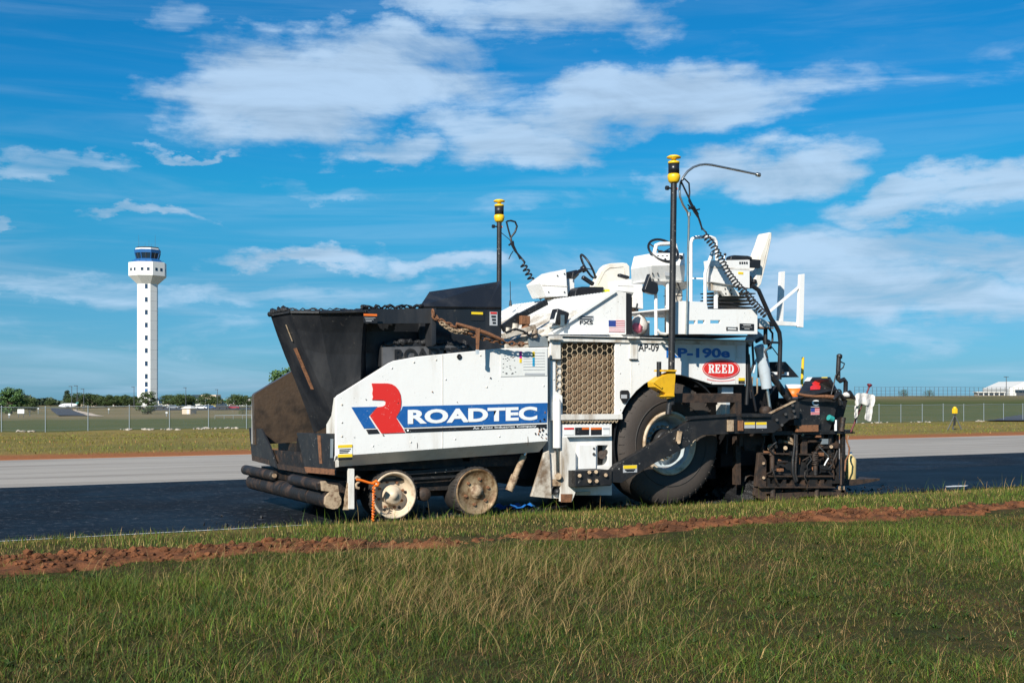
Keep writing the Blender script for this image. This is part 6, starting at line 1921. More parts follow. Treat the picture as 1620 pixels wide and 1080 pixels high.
# sign board and small markers, left
g = at_ground(33, 660)
t = thing('sign_board', 'blank white sign board on two posts beyond the fence', 'sign', g)
s_ = (g.x * SN + g.y * CS) / F
MB().obox(g + Vector((0, 0, 9.5 * s_)), (10.5 * s_, .06, 6.8 * s_), Matrix.Rotation(-YAW, 3, 'Z')).build('board', 'decal_white', t)
for dx in (-4, 4):
    q = g + RGT * (dx * s_) + FWD * .06
    MB().cyl(q - Vector((0, 0, .2)), q + Vector((0, 0, 12 * s_)), .05, n=6).build('post', 'pole_grey', t)
for px, py, h, m, lb in ((14.5, 661, 4, 'decal_white', 'short white marker post at the far left of the grass'), (47, 658.5, 7, 'pole_grey', 'short dark post right of the white sign board'), (60.5, 654, 7, 'decal_white', 'white topped marker beside the driveway'),
                         (172, 654, 6, 'decal_white', 'white headed marker right of the driveway'), (263.5, 658, 4, 'decal_white', 'small white marker left of the pump house')):
    g = at_ground(px, py)
    s_ = (g.x * SN + g.y * CS) / F
    t = thing('marker_post', lb, 'marker', g)
    MB().cyl(g - Vector((0, 0, .2)), g + Vector((0, 0, h * s_)), .08, n=7).build('post', 'pole_grey' if m == 'pole_grey' else 'galvanised', t)
    MB().box(g + Vector((-.14, -.14, h * s_)), g + Vector((.14, .14, h * s_ + .3))).build('head', m, t)

# driveway and car park beyond the fence
def ground_patch(name, quad, mat, lift, n=14):
    A, B, C_, D2 = [at_ground(*q) for q in quad]
    vs, fs = [], []
    for j in range(n + 1):
        for i in range(n + 1):
            p = A.lerp(B, i / n).lerp(D2.lerp(C_, i / n), j / n)
            vs.append((p.x, p.y, float(terrain(p.x, p.y)) + lift))
    for j in range(n):
        for i in range(n):
            a = j * (n + 1) + i
            fs.append((a, a + 1, a + n + 2, a + n + 1))
    return tag(MB().add(vs, fs, True).build(name, mat), kind='structure')


ground_patch('driveway', ((92, 657.5), (138, 658), (112, 646), (80, 646)), 'lot_asphalt', .12)
ground_patch('driveway_kerb', ((138.5, 657.6), (165, 658.8), (121, 648.2), (115, 647)), 'building_tan', .06)
ground_patch('car_park', ((226, 648.8), (398, 648.2), (396, 645), (226, 645)), 'lot_asphalt', .12)


def car(label, px, py, mat, W_=9, rot=0.0, van=False):
    g = at_ground(px, py)
    g.z += .12
    t_ = thing('parked_car', label, 'car', g, 'cars in the far car park')
    Rm = Matrix.Rotation(-YAW + rot, 3, 'Z')
    h = 1.9 if van else 1.45
    prof = [(-2.2, .35), (2.2, .35), (2.25, .75), (1.3, .92), (.75, h), (-1.3, h), (-1.9, .95), (-2.25, .85)] if not van else [(-2.4, .35), (2.4, .35), (2.45, .95), (1.8, 1.1), (1.3, h), (-2.3, h), (-2.45, 1.0)]
    ex_ = lambda pr, w: [g + Rm @ Vector((x, -w, z)) for x, z in pr]
    MB().extrude(ex_(prof, .85), Rm @ Vector((0, 1.7, 0))).build('body', mat, t_, bevel=.08)
    gl = [(1.1, .95), (.66, h - .08), (-1.2, h - .08), (-1.6, .97)] if not van else [(1.5, 1.12), (1.2, h - .1), (-1.9, h - .1), (-1.9, 1.12)]
    MB().extrude(ex_(gl, .87), Rm @ Vector((0, 1.74, 0))).build('windows', 'glass_dark', t_)
    for sx in (-1.35, 1.35):
        for sy in (-.88, .70):
            c = g + Rm @ Vector((sx, sy, .33))
            MB().lathe([(0, 0), (0, .33), (.18, .33), (.18, 0)], c, Rm @ Vector((0, 1, 0)), 12).build('wheel', 'tyre_rubber', t_)


for a_ in (('white parked car right of the pump house', 319, 647.5, 'car_white'), ('dark blue parked car between the white and the yellow one', 332, 647, 'car_blue'), ('yellow parked car in the far car park', 341, 646, 'car_yellow'),
           ('black parked van in the far car park', 352, 647.3, 'car_dark', 9, 0, True), ('dark red parked car nearest the hopper', 370, 647.2, 'car_red'), ('grey parked car left of the pump house', 274, 647, 'car_grey'),
           ('dark parked car under the small tree by the tower', 252, 647, 'car_dark')):
    car(*a_)

# white light aircraft on the apron
g = at_ground(108, 646.5)
s_ = (g.x * SN + g.y * CS) / F
t = thing('light_aircraft', 'white aircraft with dark cabin windows parked beyond the driveway', 'aircraft', g)
Rm = Matrix.Rotation(-YAW, 3, 'Z')
ga = lambda x, y, z: g + Rm @ Vector((x * s_, y, z * s_))
MB().tube([ga(*q) for q in ((-15, 0, 4.5), (-12, 0, 4.8), (-6, 0, 5.2), (6, 0, 5.4), (12, 0, 6), (15, 0, 6.6))], [.15, .55, .85, .85, .5, .2], 14).build('fuselage', 'car_white', t)
MB().extrude([ga(*q) for q in ((10, 0, 6.3), (14.5, 0, 6.6), (16, 0, 11), (13.5, 0, 11))], Rm @ Vector((0, .12, 0))).build('tail_fin', 'teal', t)
MB().extrude([ga(-3, -5, 4.2), ga(1.5, -5, 4.2), ga(3, 6, 4.2), ga(-3, 6, 4.2)], (0, 0, .15)).build('wing', 'car_white', t)
for k in range(5):
    MB().obox(ga(-6 + k * 3, -.82, 6.3), (1.3 * s_, .12, 1.1 * s_), Rm).build('window', 'glass_dark', t)
for x_, y_ in ((-9, 0), (1, -1), (1, 1)):
    MB().cyl(ga(x_, y_, 0), ga(x_, y_, 4), .08, n=6).build('gear_leg', 'pole_grey', t)

# ------------------------------------------------------------------ trees
def tree_proto(name, kind, H, Wd, mat, nleaf, seed, crown_lo=.25, pine=False):
    """trunk with limbs and a crown of many small leaf faces gathered in clumps; modelled about its own foot"""
    r = np.random.default_rng(seed)
    t_ = thing(name, '', 'tree')
    tr_ = MB()
    pts = [Vector((0, 0, -.3))]
    for k in range(1, 5):
        pts.append(Vector((r.normal(0, .12), r.normal(0, .12), H * .16 * k)))
    tr_.tube(pts, [H * .03, H * .026, H * .022, H * .016, H * .008], 7)
    clumps = []
    nc = 16
    for k in range(nc):
        a = 2.4 * k + r.uniform(-.3, .3)
        zf = crown_lo + (1 - crown_lo) * (k + .5) / nc
        span = math.sqrt(max(0.05, 1 - ((zf - crown_lo) / (1 - crown_lo) * 1.7 - .75) ** 2)) if not pine else max(.15, 1.15 - zf)
        rad = Wd * .5 * span * r.uniform(.35, .85)
        c = Vector((math.cos(a) * rad, math.sin(a) * rad, H * zf * .93))
        clumps.append((c, Wd * r.uniform(.14, .26)))
        tr_.tube([pts[min(3, 1 + k % 3)], pts[min(3, 1 + k % 3)].lerp(c, .6) + Vector((0, 0, .1)), c], [H * .012, H * .008, H * .003], 5, caps=False)
    tr_.build('trunk', 'bark', t_)
    n_ = nleaf
    ci_ = r.integers(0, nc, n_)
    cen = np.array([c for c, _ in clumps])[ci_]
    rad = np.array([q for _, q in clumps])[ci_]
    d_ = r.normal(size=(n_, 3))
    d_ /= np.linalg.norm(d_, axis=1)[:, None]
    pos = cen + d_ * (rad * r.uniform(.35, 1.08, n_))[:, None] * np.array([1, 1, .72])
    ls = H * r.uniform(.020, .042, n_)
    u = r.normal(size=(n_, 3))
    u /= np.linalg.norm(u, axis=1)[:, None]
    v_ = np.cross(u, d_ + r.normal(0, .4, (n_, 3)))
    v_ /= np.linalg.norm(v_, axis=1)[:, None] + 1e-9
    q = np.stack([pos - u * ls[:, None], pos + v_ * ls[:, None] * .6, pos + u * ls[:, None], pos - v_ * ls[:, None] * .6], 1).reshape(-1, 3)
    me = np_mesh('crown', q, np.arange(n_ * 4).reshape(-1, 4), False)
    me.materials.append(MATS[mat])
    link('crown', me, t_)
    return t_


def tree(px, D, py_top, protos, label, group, wmul=1.0, rot=None):
    D = D + 62 if 425 < D < 530 else D
    b_ = on_ground(px, D)
    h = CAMH + (HOR - py_top) / F * D - b_.z
    root, H = protos
    s1 = h / H
    wmul = wmul * 1.22
    o_ = copy_thing(root, b_, random.uniform(0, 6) if rot is None else rot, (s1 * wmul, s1 * wmul, s1), label)
    o_['group'] = group
    return o_


broad = [(tree_proto('shade_tree', 'broad', 8, 9, 'leaf_dark', 3600, 31 + k, .22), 8) for k in range(3)]
green = (tree_proto('shade_tree', 'broad', 8, 6.4, 'leaf_bright', 4200, 41, .12), 8)
small = (tree_proto('small_tree', 'broad', 6, 4.6, 'leaf_dark', 2000, 43, .08), 6)
pine = (tree_proto('pine_tree', 'pine', 12, 6.5, 'leaf_blue', 2600, 47, .3, True), 12)
bush = (tree_proto('shrub', 'broad', 2.4, 3.6, 'leaf_dark', 1200, 51, .1), 2.4)
protos = [x[0] for x in broad] + [green[0], small[0], pine[0], bush[0]]
gt = 'trees round the airfield buildings'
tree(18, 280, 614, green, 'rounded bright green tree at the far left edge', gt, 1.1)
tree(46, 340, 629, broad[0], 'low spreading tree right of the bright green one at the far left', gt, 1.35)
tree(38, 480, 633, broad[2], 'low hazy tree behind the far left bright green tree', gt, 1.2)
tree(106, 520, 617, pine, 'blue green pine left of the lamp poles', gt, 1.0)
tree(126, 430, 622, broad[1], 'dark shade tree directly under the three lamp poles', gt, 1.25)
tree(143, 440, 623, broad[2], 'dark shade tree right of the three lamp poles', gt, 1.25)
tree(80, 560, 632, broad[1], 'low dark tree behind the white aircraft', gt, 1.4)
tree(168, 440, 625, broad[0], 'dark shade tree left of the tower, leftmost of its row', gt, 1.3)
tree(182, 455, 626, broad[1], 'dark shade tree in the middle of the row left of the tower', gt, 1.25)
tree(197, 445, 625, broad[2], 'dark shade tree next left of the tower', gt, 1.25)
tree(211, 460, 627, broad[0], 'dark shade tree at the left foot of the tower', gt, 1.2)
tree(234, 250, 619, small, 'small open tree standing alone on the grass before the tower', gt, 1.15)
tree(268, 450, 625, broad[1], 'dark shade tree just right of the tower', gt, 1.15)
tree(286, 440, 623.5, broad[2], 'dark shade tree above the pump house', gt, 1.2)
tree(300, 445, 626, broad[0], 'dark shade tree right above the pump house', gt, 1.15)
tree(327, 440, 623, broad[1], 'dark shade tree behind the blue parked car', gt, 1.25)
tree(342, 455, 627, broad[0], 'lower shade tree behind the yellow parked car', gt, 1.1)
tree(374, 430, 624, broad[2], 'dark shade tree above the red parked car', gt, 1.25)
tree(392, 450, 626, broad[1], 'dark shade tree half hidden by the hopper front', gt, 1.2)
tree(452, 190, 584, green, 'green tree showing over the rusty hopper side', gt, .8)
tree(384, 225, 646, bush, 'round shrub on the grass left of the hopper', gt)
tree(1430, 270, 616, bush, 'low bush on the crest between the fence posts', gt)
tree(1470, 275, 617, bush, 'low bush on the crest left of the tripod', gt)
for i, px in enumerate(range(-10, 420, 12)):
    pass
for p_ in protos:                                       # the models the copies were made from
    for c_ in list(p_.children):
        bpy.data.objects.remove(c_)
    bpy.data.objects.remove(p_)

# far-off wood along the left horizon, one mass
r = np.random.default_rng(5)
n_ = 26000
pxs = r.uniform(-260, 760, n_)
Ds = r.uniform(760, 900, n_)
hx = 4.6 + 1.2 * np.sin(pxs * .05) + .9 * np.sin(pxs * .17 + 1)
hz_ = r.uniform(0, 1, n_) ** .7 * np.maximum(hx, 1.5)
la = (pxs - CX) / F * Ds
Xw, Yw = Ds * SN + la * CS, Ds * CS - la * SN
pos = np.stack([Xw, Yw, terrain(Xw, Yw) + hz_], 1)
u = r.normal(size=(n_, 3))
u /= np.linalg.norm(u, axis=1)[:, None]
v_ = np.cross(u, r.normal(size=(n_, 3)))
v_ /= np.linalg.norm(v_, axis=1)[:, None]
q = np.stack([pos - u * 1.3, pos + v_ * .9, pos + u * 1.3, pos - v_ * .9], 1).reshape(-1, 3)
me = np_mesh('woods', q, np.arange(n_ * 4).reshape(-1, 4), False)
me.materials.append(MATS['leaf_blue'])
tag(link('woods', me), 'far-off dark wood along the left horizon', 'woods', kind='stuff')

# ------------------------------------------------------------------ rubble under the fence
r = random.Random(9)
ico = bmesh.new()
bmesh.ops.create_icosphere(ico, subdivisions=1, radius=1)
rock_meshes = []
for k in range(6):
    b2 = ico.copy()
    for v in b2.verts:
        v.co = Vector((v.co.x * r.uniform(.7, 1.3), v.co.y * r.uniform(.6, 1.1), v.co.z * r.uniform(.45, .8)))
    me = bpy.data.meshes.new('rock')
    b2.to_mesh(me)
    b2.free()
    me.materials.append(MATS['rubble'])
    rock_meshes.append(me)
spots = [(28 + 22 * k / 11, 'left') for k in range(12)] + [(190 + 15 * k / 8, 'a') for k in range(9)] + [(222 + 16 * k / 9, 'a') for k in range(10)] + [(255 + 22 * k / 11, 'a') for k in range(12)] + [(304 + 28 * k / 15, 'a') for k in range(16)] + [(344 + 26 * k / 10, 'a') for k in range(11)] + [(1437 + 22 * k / 9, 'b') for k in range(10)] + [(1532 + 14 * k / 6, 'b') for k in range(7)] + [(1356 + 30 * k / 8, 'b') for k in range(9)]
for px, w_ in spots:
    d = ray(px + r.uniform(-2.5, 2.5), HOR)
    # where the sight line crosses the foot of the fence
    tt = (96 + .2) / (d.y + .025 * d.x)
    X_, Y_ = d.x * tt, d.y * tt - r.uniform(.3, 1.6)
    o = bpy.data.objects.new('rock', r.choice(rock_meshes))
    COL.objects.link(o)
    o.location = (X_, Y_, float(terrain(X_, Y_)) + .05)
    s_ = r.uniform(.06, .17)
    o.scale = (s_ * 1.3, s_, s_)
    o.rotation_euler = (r.uniform(-.3, .3), r.uniform(-.3, .3), r.uniform(0, 6))
    tag(o, 'pale broken rock lying along the foot of the chain-link fence', 'rock', 'pale rocks along the fence foot')
ico.free()

# white paint patch on the fresh mat, gravel bank at the right of the fence
pp = at_y(1513, 768.5, 15.2)
q = at_d(1513, 768.5, (CAMH - .04) / ((768.5 - HOR) / F))
tag(MB().extrude([(q.x - .28, q.y - .05, .039), (q.x + .1, q.y - .09, .039), (q.x + .32, q.y + .02, .039), (q.x + .05, q.y + .10, .039), (q.x - .2, q.y + .05, .039)], (0, 0, .002)).build('road_paint_patch', 'road_paint'), kind='structure')
ground_patch('gravel_bank', ((1560, 667), (1660, 667), (1660, 657.5), (1612, 658)), 'lot_asphalt', .15)

# ------------------------------------------------------------------ windrow of red soil and the foreground grass
material('red_soil', (0.200, 0.078, 0.034), .95, var=.95, var_col=(0.078, 0.034, 0.017), var_scale=5, var_lo=.38, var_hi=.62, bump=1.0, bump_scale=22, spec=.15, speck=.6, speck_col=(.34, .15, .07), speck_scale=30)
sxs = np.linspace(-12, 34, 900)
sys_ = np.linspace(10.2, 12.9, 60)


def hashn(X, Y, s, seed):
    """smooth value noise"""
    xi, yi = np.floor(X / s).astype(int), np.floor(Y / s).astype(int)
    fx, fy = X / s - xi, Y / s - yi
    fx, fy = fx * fx * (3 - 2 * fx), fy * fy * (3 - 2 * fy)
    h = lambda a, b: np.modf(np.abs(np.sin(a * 127.1 + b * 311.7 + seed * 74.7) * 43758.5453))[0]
    return (h(xi, yi) * (1 - fx) + h(xi + 1, yi) * fx) * (1 - fy) + (h(xi, yi + 1) * (1 - fx) + h(xi + 1, yi + 1) * fx) * fy


def soil_mid(X):
    return 11.62 + .14 * np.sin(X * .35 + 1) + .10 * np.sin(X * .83)


def soil_mask(X, Y):
    w = .34 + .42 * (hashn(X, Y * 0, 1.7, 3) - .3)
    d = np.abs(Y - soil_mid(X) + .42 * (hashn(X, Y, .55, 8) - .5) + .2 * (hashn(X, Y, .17, 9) - .5))
    gap = np.clip((hashn(X, Y, 1.3, 17) * .6 + hashn(X, Y, .4, 18) * .4 - .22) * 5, .12, 1)
    return np.clip(1 - d / w, 0, 1) * gap


def soil_z(X, Y):
    m = soil_mask(X, Y)
    b = hashn(X, Y, .33, 1) ** 1.5 * .55 + hashn(X, Y, .13, 2) * .40 + hashn(X, Y, .06, 5) * .25
    return terrain(X, Y) - .03 + np.minimum(m * 2.2, 1) * (.025 + .112 * b * (0.4 + .6 * m))


o = link('soil_windrow', grid_mesh('soil_windrow', sxs, sys_, soil_z))
o.data.materials.append(MATS['red_soil'])
tag(o, 'ridge of loose red soil along the grass verge', 'soil', kind='stuff')
r = np.random.default_rng(77)
n_ = 12000
Xc = r.uniform(-10, 30, n_)
Yc = soil_mid(Xc) + r.normal(0, .30, n_)
keep = soil_mask(Xc, Yc) > .05
Xc, Yc = Xc[keep], Yc[keep]
n_ = len(Xc)
b2 = bmesh.new()
bmesh.ops.create_icosphere(b2, subdivisions=1, radius=1)
bv = np.array([v.co[:] for v in b2.verts])
bf = np.array([[v.index for v in f.verts] for f in b2.faces])
b2.free()
sc_ = .005 + .040 * r.random(n_) ** 4.5
jit = 1 + r.uniform(-.35, .35, (n_, len(bv), 3))
vv = bv[None] * jit * sc_[:, None, None] * np.array([1.2, 1.0, .8])
vv += np.stack([Xc, Yc, soil_z(Xc, Yc) + sc_ * .3], 1)[:, None]
ff = (bf[None] + (np.arange(n_) * len(bv))[:, None, None]).reshape(-1, 3)
me = np_mesh('soil_clods', vv.reshape(-1, 3), ff, False)
me.materials.append(MATS['red_soil'])
tag(link('soil_clods', me), 'loose red clods scattered along the soil ridge', 'soil', kind='stuff')


def grass_mesh(name, X, Y, Z, hgt, wid, col, bend, seed, seg=2, ang=None):
    """one blade per point: a tapering strip that leans over"""
    r_ = np.random.default_rng(seed)
    n = len(X)
    a = r_.uniform(0, 2 * np.pi, n) if ang is None else ang
    lean = np.stack([np.cos(a), np.sin(a)], 1) * (bend * hgt)[:, None]
    b = a + np.pi / 2 + r_.normal(0, .6, n)
    side = np.stack([np.cos(b), np.sin(b)], 1) * wid[:, None] * .5
    base = np.stack([X, Y, Z], 1)
    vs_ = []
    for k in range(seg + 1):
        s = k / seg
        c = base.copy()
        c[:, :2] += lean * s ** 1.8
        c[:, 2] += hgt * (s - .32 * bend * s * s)
        if k < seg:
            w = side * (1 - .55 * s)
            l, rr2 = c.copy(), c.copy()
            l[:, :2] -= w
            rr2[:, :2] += w
            vs_ += [l, rr2]
        else:
            vs_.append(c)
    m = len(vs_)
    v = np.stack(vs_, 1).reshape(-1, 3)
    o_ = (np.arange(n) * m)[:, None]
    tris = []
    for k in range(seg - 1):
        i = 2 * k
        tris += [[i, i + 1, i + 3], [i, i + 3, i + 2]]
    tris.append([2 * seg - 2, 2 * seg - 1, 2 * seg])
    f = (np.array(tris)[None] + o_[:, :, None]).reshape(-1, 3)
    me = np_mesh(name, v, f, True)
    ca = me.color_attributes.new('Col', 'FLOAT_COLOR', 'POINT')
    cc = np.repeat(np.concatenate([col, np.ones((n, 1))], 1)[:, None], m, 1).reshape(-1)
    ca.data.foreach_set('color', cc.astype(np.float32))
    me.materials.append(MATS['grass_blade'])
    return me


def blend(*pairs):
    """weighted pick between colours per blade"""
    return pairs


GREEN, OLIVE, DRY, LIME, RUSTY = np.array([.030, .066, .007]), np.array([.086, .092, .014]), np.array([.34, .225, .085]), np.array([.085, .140, .012]), np.array([.15, .078, .026])
r = np.random.default_rng(101)


def pick(r_, n, prob):
    """per blade colours; prob: (n, k) weights for GREEN, OLIVE, DRY, LIME, RUSTY"""
    prob = prob / prob.sum(1, keepdims=True)
    c = (r_.random(n)[:, None] > np.cumsum(prob, 1)).sum(1).clip(0, 4)
    pal = np.stack([GREEN, OLIVE, DRY, LIME, RUSTY])
    return pal[c] * r_.uniform(.65, 1.35, (n, 1)) * r_.uniform(.92, 1.08, (n, 3))


# near meadow: from before the camera up to the soil, in tufts
nc, per = 27000, 18
Dc = np.sqrt(r.uniform(4.6 ** 2, 16.5 ** 2, nc))
uc = r.uniform(-.55, .55, nc)
cx, cy = Dc * SN + uc * Dc * CS, Dc * CS - uc * Dc * SN
ch_ = np.clip(r.gamma(2.2, 1 / 2.2, nc), .3, 2.8)
cb = r.random(nc)
ang_ = r.uniform(0, 2 * np.pi, (nc, per))
rad_ = .075 * np.sqrt(r.random((nc, per))) * (.6 + .6 * ch_[:, None])
X, Y = (cx[:, None] + rad_ * np.cos(ang_)).ravel(), (cy[:, None] + rad_ * np.sin(ang_)).ravel()
th, tb_, ta = np.repeat(ch_, per), np.repeat(cb, per), (ang_ + r.normal(0, .9, ang_.shape)).ravel()
D = X * SN + Y * CS
u_ = (X * CS - Y * SN) / D
n_ = len(X)
edge_ = hashn(X, Y, .6, 4) * .55 + hashn(X, Y, .2, 6) * .35
keep = (Y < soil_mid(X) - .10 - .45 * edge_) & (Y > 2)
X, Y, D, u_, th, tb_, ta = (q[keep] for q in (X, Y, D, u_, th, tb_, ta))
n_ = len(X)
patch = hashn(X, Y, 1.1, 11) * .6 + hashn(X, Y, .35, 12) * .4
bare = hashn(X, Y, .9, 23) * .65 + hashn(X, Y, .3, 24) * .35
straw = 1.1 * np.exp(-(((u_ + .05) / .13) ** 2 + ((D - 10.2) / 1.7) ** 2)) * (.4 + .9 * hashn(X, Y, .7, 16)) + .32 * hashn(X, Y, 1.6, 15) ** 2
thin = np.clip((u_ + .02) / .15, 0, 1) * np.clip((bare - .50) * 5, 0, 1)
keep = r.random(n_) > thin * .5
X, Y, D, u_, patch, straw, bare, th, tb_, ta = (q[keep] for q in (X, Y, D, u_, patch, straw, bare, th, tb_, ta))
n_ = len(X)
zone = hashn(X + 3, Y + 7, 2.6, 81) * .7 + hashn(X, Y, .8, 82) * .3
tall = .22 + .75 * zone + .65 * patch + .35 * straw - .25 * np.clip((u_ - .02) / .2, 0, 1)
near_soil = np.clip((soil_mid(X) - .3 - Y) / 1.6, 0, 1)
hg = np.clip(r.gamma(5, 1 / 5, n_), .3, 2.0) * .066 * (.40 + .60 * th) * tall * (.45 + .55 * near_soil)
wd = r.uniform(.0018, .0050, n_)
pr = np.stack([1.5 * (1.1 - patch) * (.3 + 1.4 * tb_), .9 + 0 * patch, (.08 + .95 * straw) * (2.2 * (1 - tb_) ** 2 + .2), (.95 * patch ** 1.3 + .12) * (.3 + 1.3 * tb_), .12 + .55 * np.clip((bare - .42) * 3, 0, 1) * np.clip((u_ + .1) / .2, 0, 1)], 1)
me = grass_mesh('meadow_grass', X, Y, terrain(X, Y) - .01, hg, wd, pick(r, n_, pr) * (.55 + .95 * zone[:, None] ** 1.2) * (.50 + .62 * np.repeat(r.random(n_ // 6 + 1), 6)[:n_, None]), np.clip(r.normal(.75, .3, n_), .1, 1.5), 1, seg=2, ang=ta)
tag(link('meadow_grass', me), 'uncut green and straw coloured grass in front of the soil ridge', 'grass', kind='stuff')

# broad-leaved weeds here and there in the meadow
n0 = 170
Dw = np.sqrt(r.uniform(6 ** 2, 13 ** 2, n0))
uw = r.uniform(-.5, .5, n0)
wx, wy = Dw * SN + uw * Dw * CS, Dw * CS - uw * Dw * SN
ok_ = wy < soil_mid(wx) - .5
wx, wy = wx[ok_], wy[ok_]
n0 = len(wx)
X, Y = np.repeat(wx, 9) + r.normal(0, .012, n0 * 9), np.repeat(wy, 9) + r.normal(0, .012, n0 * 9)
n_ = len(X)
col = np.array([[.040, .075, .012]]) * r.uniform(.6, 1.5, (n_, 1)) * np.repeat(r.uniform(.6, 1.3, n0), 9)[:, None]
me = grass_mesh('broadleaf_weeds', X, Y, terrain(X, Y), r.uniform(.03, .07, n_), r.uniform(.010, .020, n_), col, np.clip(r.normal(1.2, .3, n_), .5, 2), 12, seg=4, ang=np.tile(np.arange(9) * .7, n0) + r.normal(0, .2, n_))
tag(link('broadleaf_weeds', me), 'small broad-leaved weeds scattered through the meadow grass', 'weeds', kind='stuff')

# short undergrowth that fills the turf between the tufts
n_ = 260000
D = np.sqrt(r.uniform(4.6 ** 2, 16.5 ** 2, n_))
u_ = r.uniform(-.55, .55, n_)
X, Y = D * SN + u_ * D * CS, D * CS - u_ * D * SN
keep = (Y < soil_mid(X) - .12 - .4 * hashn(X, Y, .5, 6)) & (Y > 2)
X, Y, D, u_ = X[keep], Y[keep], D[keep], u_[keep]
n_ = len(X)
pa = hashn(X, Y, 1.1, 11) * .6 + hashn(X, Y, .35, 12) * .4
ba = hashn(X, Y, .9, 23) * .65 + hashn(X, Y, .3, 24) * .35
wt = np.clip((ba - .46) * 4, 0, 1) * np.clip((u_ + .15) / .2, 0, 1)
pr = np.stack([1.2 * (1.1 - pa), 1.0 + 0 * pa, .22 + .25 * wt, .8 * pa + .1, .12 + .7 * wt], 1)
me = grass_mesh('turf', X, Y, terrain(X, Y) - .008, r.uniform(.018, .055, n_), r.uniform(.004, .009, n_), pick(r, n_, pr) * .85, np.clip(r.normal(.9, .4, n_), .1, 1.8), 9, seg=1)
tag(link('turf', me), 'short matted turf under the taller meadow grass', 'grass', kind='stuff')

# verge between soil and road
n_ = 85000
X = r.uniform(-4, 26, n_)
Y = r.uniform(11.9, 13.98, n_)
keep = (Y > soil_mid(X) + .14 + .34 * hashn(X, Y, .5, 31)) & (Y < 13.72 + .22 * hashn(X, Y, .4, 33))
X, Y = X[keep], Y[keep]
n_ = len(X)
patch = hashn(X, Y, .9, 35)
hg = np.clip(r.gamma(5, 1 / 5, n_), .3, 2.2) * (.042 + .028 * patch)
pr = np.stack([.7 + 0 * patch, 1.2 + 0 * patch, .75 * (1.1 - patch), .6 * patch + .2, .10 + 0 * patch], 1)
me = grass_mesh('verge_grass', X, Y, terrain(X, np.minimum(Y, 13.7)) - .01, hg, r.uniform(.003, .0065, n_), pick(r, n_, pr) * 1.2, np.clip(r.normal(.5, .25, n_), .1, 1.1), 2)
tag(link('verge_grass', me), 'short grass verge between the soil ridge and the asphalt', 'grass', kind='stuff')

# tufts and thatch that creep over the soil
n_ = 26000
X = r.uniform(-4, 26, n_)
Y = soil_mid(X) + r.normal(0, .38, n_)
keep = hashn(X, Y, .45, 71) * .6 + hashn(X, Y, .15, 72) * .4 > .56
X, Y = X[keep], Y[keep]
n_ = len(X)
me = grass_mesh('creeping_grass', X, Y, soil_z(X, Y) - .004, r.uniform(.02, .07, n_), r.uniform(.0025, .005, n_), pick(r, n_, np.tile([.4, 1, 1.1, .4, .3], (n_, 1))), np.clip(r.normal(.9, .4, n_), .1, 1.8), 8, seg=3)
tag(link('creeping_grass', me), 'sparse straw and grass creeping over the red soil', 'grass', kind='stuff')

# long dry stems with seed heads
n_ = 2400
D = r.normal(9.9, 1.3, n_).clip(6.2, 12.4)
u_ = r.normal(-.035, .115, n_)
more = r.random(n_) < .28
u_ = np.where(more, r.uniform(-.5, .5, n_), u_)
D = np.where(more, r.uniform(6, 12.6, n_), D)
X, Y = D * SN + u_ * D * CS, D * CS - u_ * D * SN
keep = Y < soil_mid(X) - .3
X, Y = X[keep], Y[keep]
n_ = len(X)
col = np.array([[.36, .245, .10]]) * r.uniform(.5, 1.25, (n_, 1))
me = grass_mesh('dry_stems', X, Y, terrain(X, Y), r.uniform(.16, .36, n_), r.uniform(.0014, .0026, n_), col, np.clip(r.normal(1.0, .35, n_), .3, 1.7), 3, seg=6, ang=r.normal(-.3, 1.1, n_))
tag(link('dry_stems', me), 'long arching straw coloured stems rising over the meadow grass', 'grass', kind='stuff')
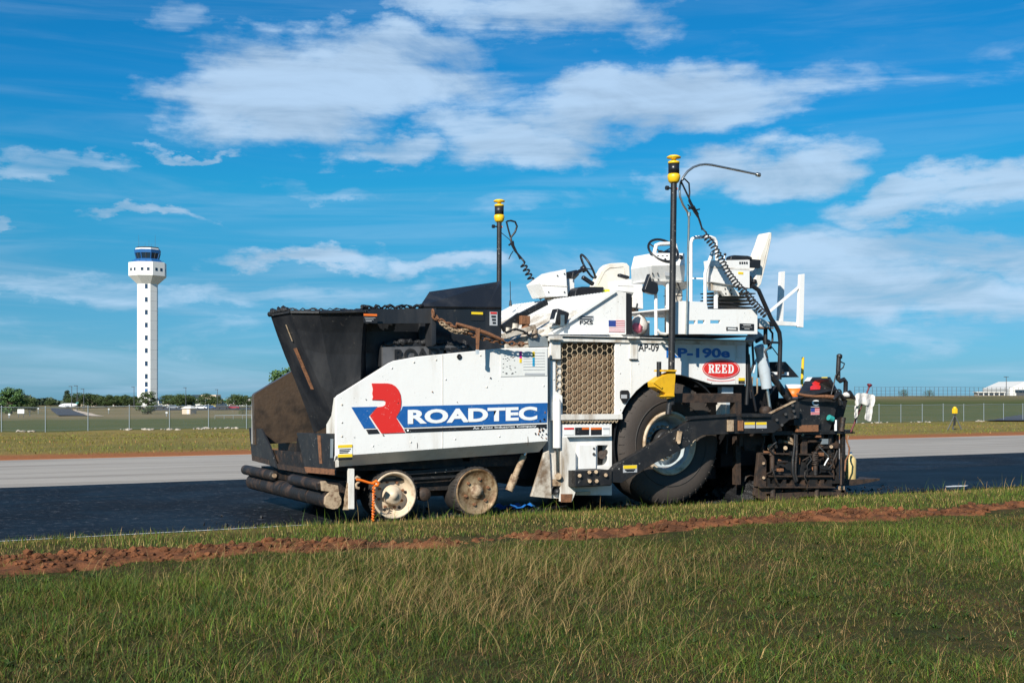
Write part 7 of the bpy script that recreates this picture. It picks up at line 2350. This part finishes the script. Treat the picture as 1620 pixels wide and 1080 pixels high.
# a few weeds standing up against the asphalt
n_ = 420
X = r.uniform(-2, 24, n_)
Y = r.uniform(13.3, 13.85, n_)
cl = hashn(X, Y * 0, .8, 61) > .55
X, Y = X[cl], Y[cl]
n_ = len(X)
me = grass_mesh('verge_weeds', X, Y, terrain(X, np.minimum(Y, 13.7)), r.uniform(.12, .30, n_), r.uniform(.004, .009, n_), pick(r, n_, np.tile([.6, 1, .6, .7, 0], (n_, 1))), np.clip(r.normal(.5, .3, n_), .1, 1.2), 4, seg=3)
tag(link('verge_weeds', me), 'taller weeds along the edge of the asphalt', 'grass', kind='stuff')
# grass on the far side of the road
n_ = 36000
Y = 31.2 + 58 * r.random(n_) ** 1.5
X = r.uniform(-.1, 1, n_)
D0 = Y
u_ = r.uniform(-.5, .5, n_)
# a point on the line Y = const seen under u
D = Y / (CS - u_ * SN)
X = D * SN + u_ * D * CS
keep = (Y > 32.0 + 1.6 * hashn(X, Y, 1.2, 41))
X, Y, D = X[keep], Y[keep], D[keep]
n_ = len(X)
patch = hashn(X, Y, 4.0, 43) * .6 + hashn(X, Y, 1.2, 44) * .4
pr = np.stack([.05 * patch, 1.8 + .5 * patch, .02 * (1.15 - patch), .5 * patch, .3 * (1 - patch)], 1)
me = grass_mesh('rough_grass', X, Y, terrain(X, Y) - .01, r.uniform(.04, .12, n_), r.uniform(.010, .022, n_) * (D / 40), pick(r, n_, pr) * np.array([[1.9, 1.55, 1.6]]), r.uniform(.2, .9, n_), 5)
tag(link('rough_grass', me), 'straw and olive grass between the road and the fence', 'grass', kind='stuff')

# crumbs of spilled hot mix round the machine and along the mat edge
n_ = 1500
Xc = np.concatenate([r.uniform(3.5, 15, 1000), r.uniform(MATX, 30, 500)])
Yc = np.concatenate([13.86 + np.abs(r.normal(0, .5, 1000)), np.where(r.random(500) < .5, 17.78 + np.abs(r.normal(0, .12, 500)), 13.84 + np.abs(r.normal(0, .05, 500)))])
zc = np.where((Xc > MATX) & (Yc < 17.75), .036, 0)
sc_ = .006 + .022 * r.random(n_) ** 4
vv = bv[None] * (1 + r.uniform(-.35, .35, (n_, len(bv), 3))) * sc_[:, None, None]
vv += np.stack([Xc, Yc, zc + sc_ * .4], 1)[:, None]
ff = (bf[None] + (np.arange(n_) * len(bv))[:, None, None]).reshape(-1, 3)
me = np_mesh('asphalt_crumbs', vv.reshape(-1, 3), ff, False)
me.materials.append(MATS['asphalt_heap'])
tag(link('asphalt_crumbs', me), 'black crumbs of spilled mix on the asphalt by the machine', 'asphalt crumbs', kind='stuff')
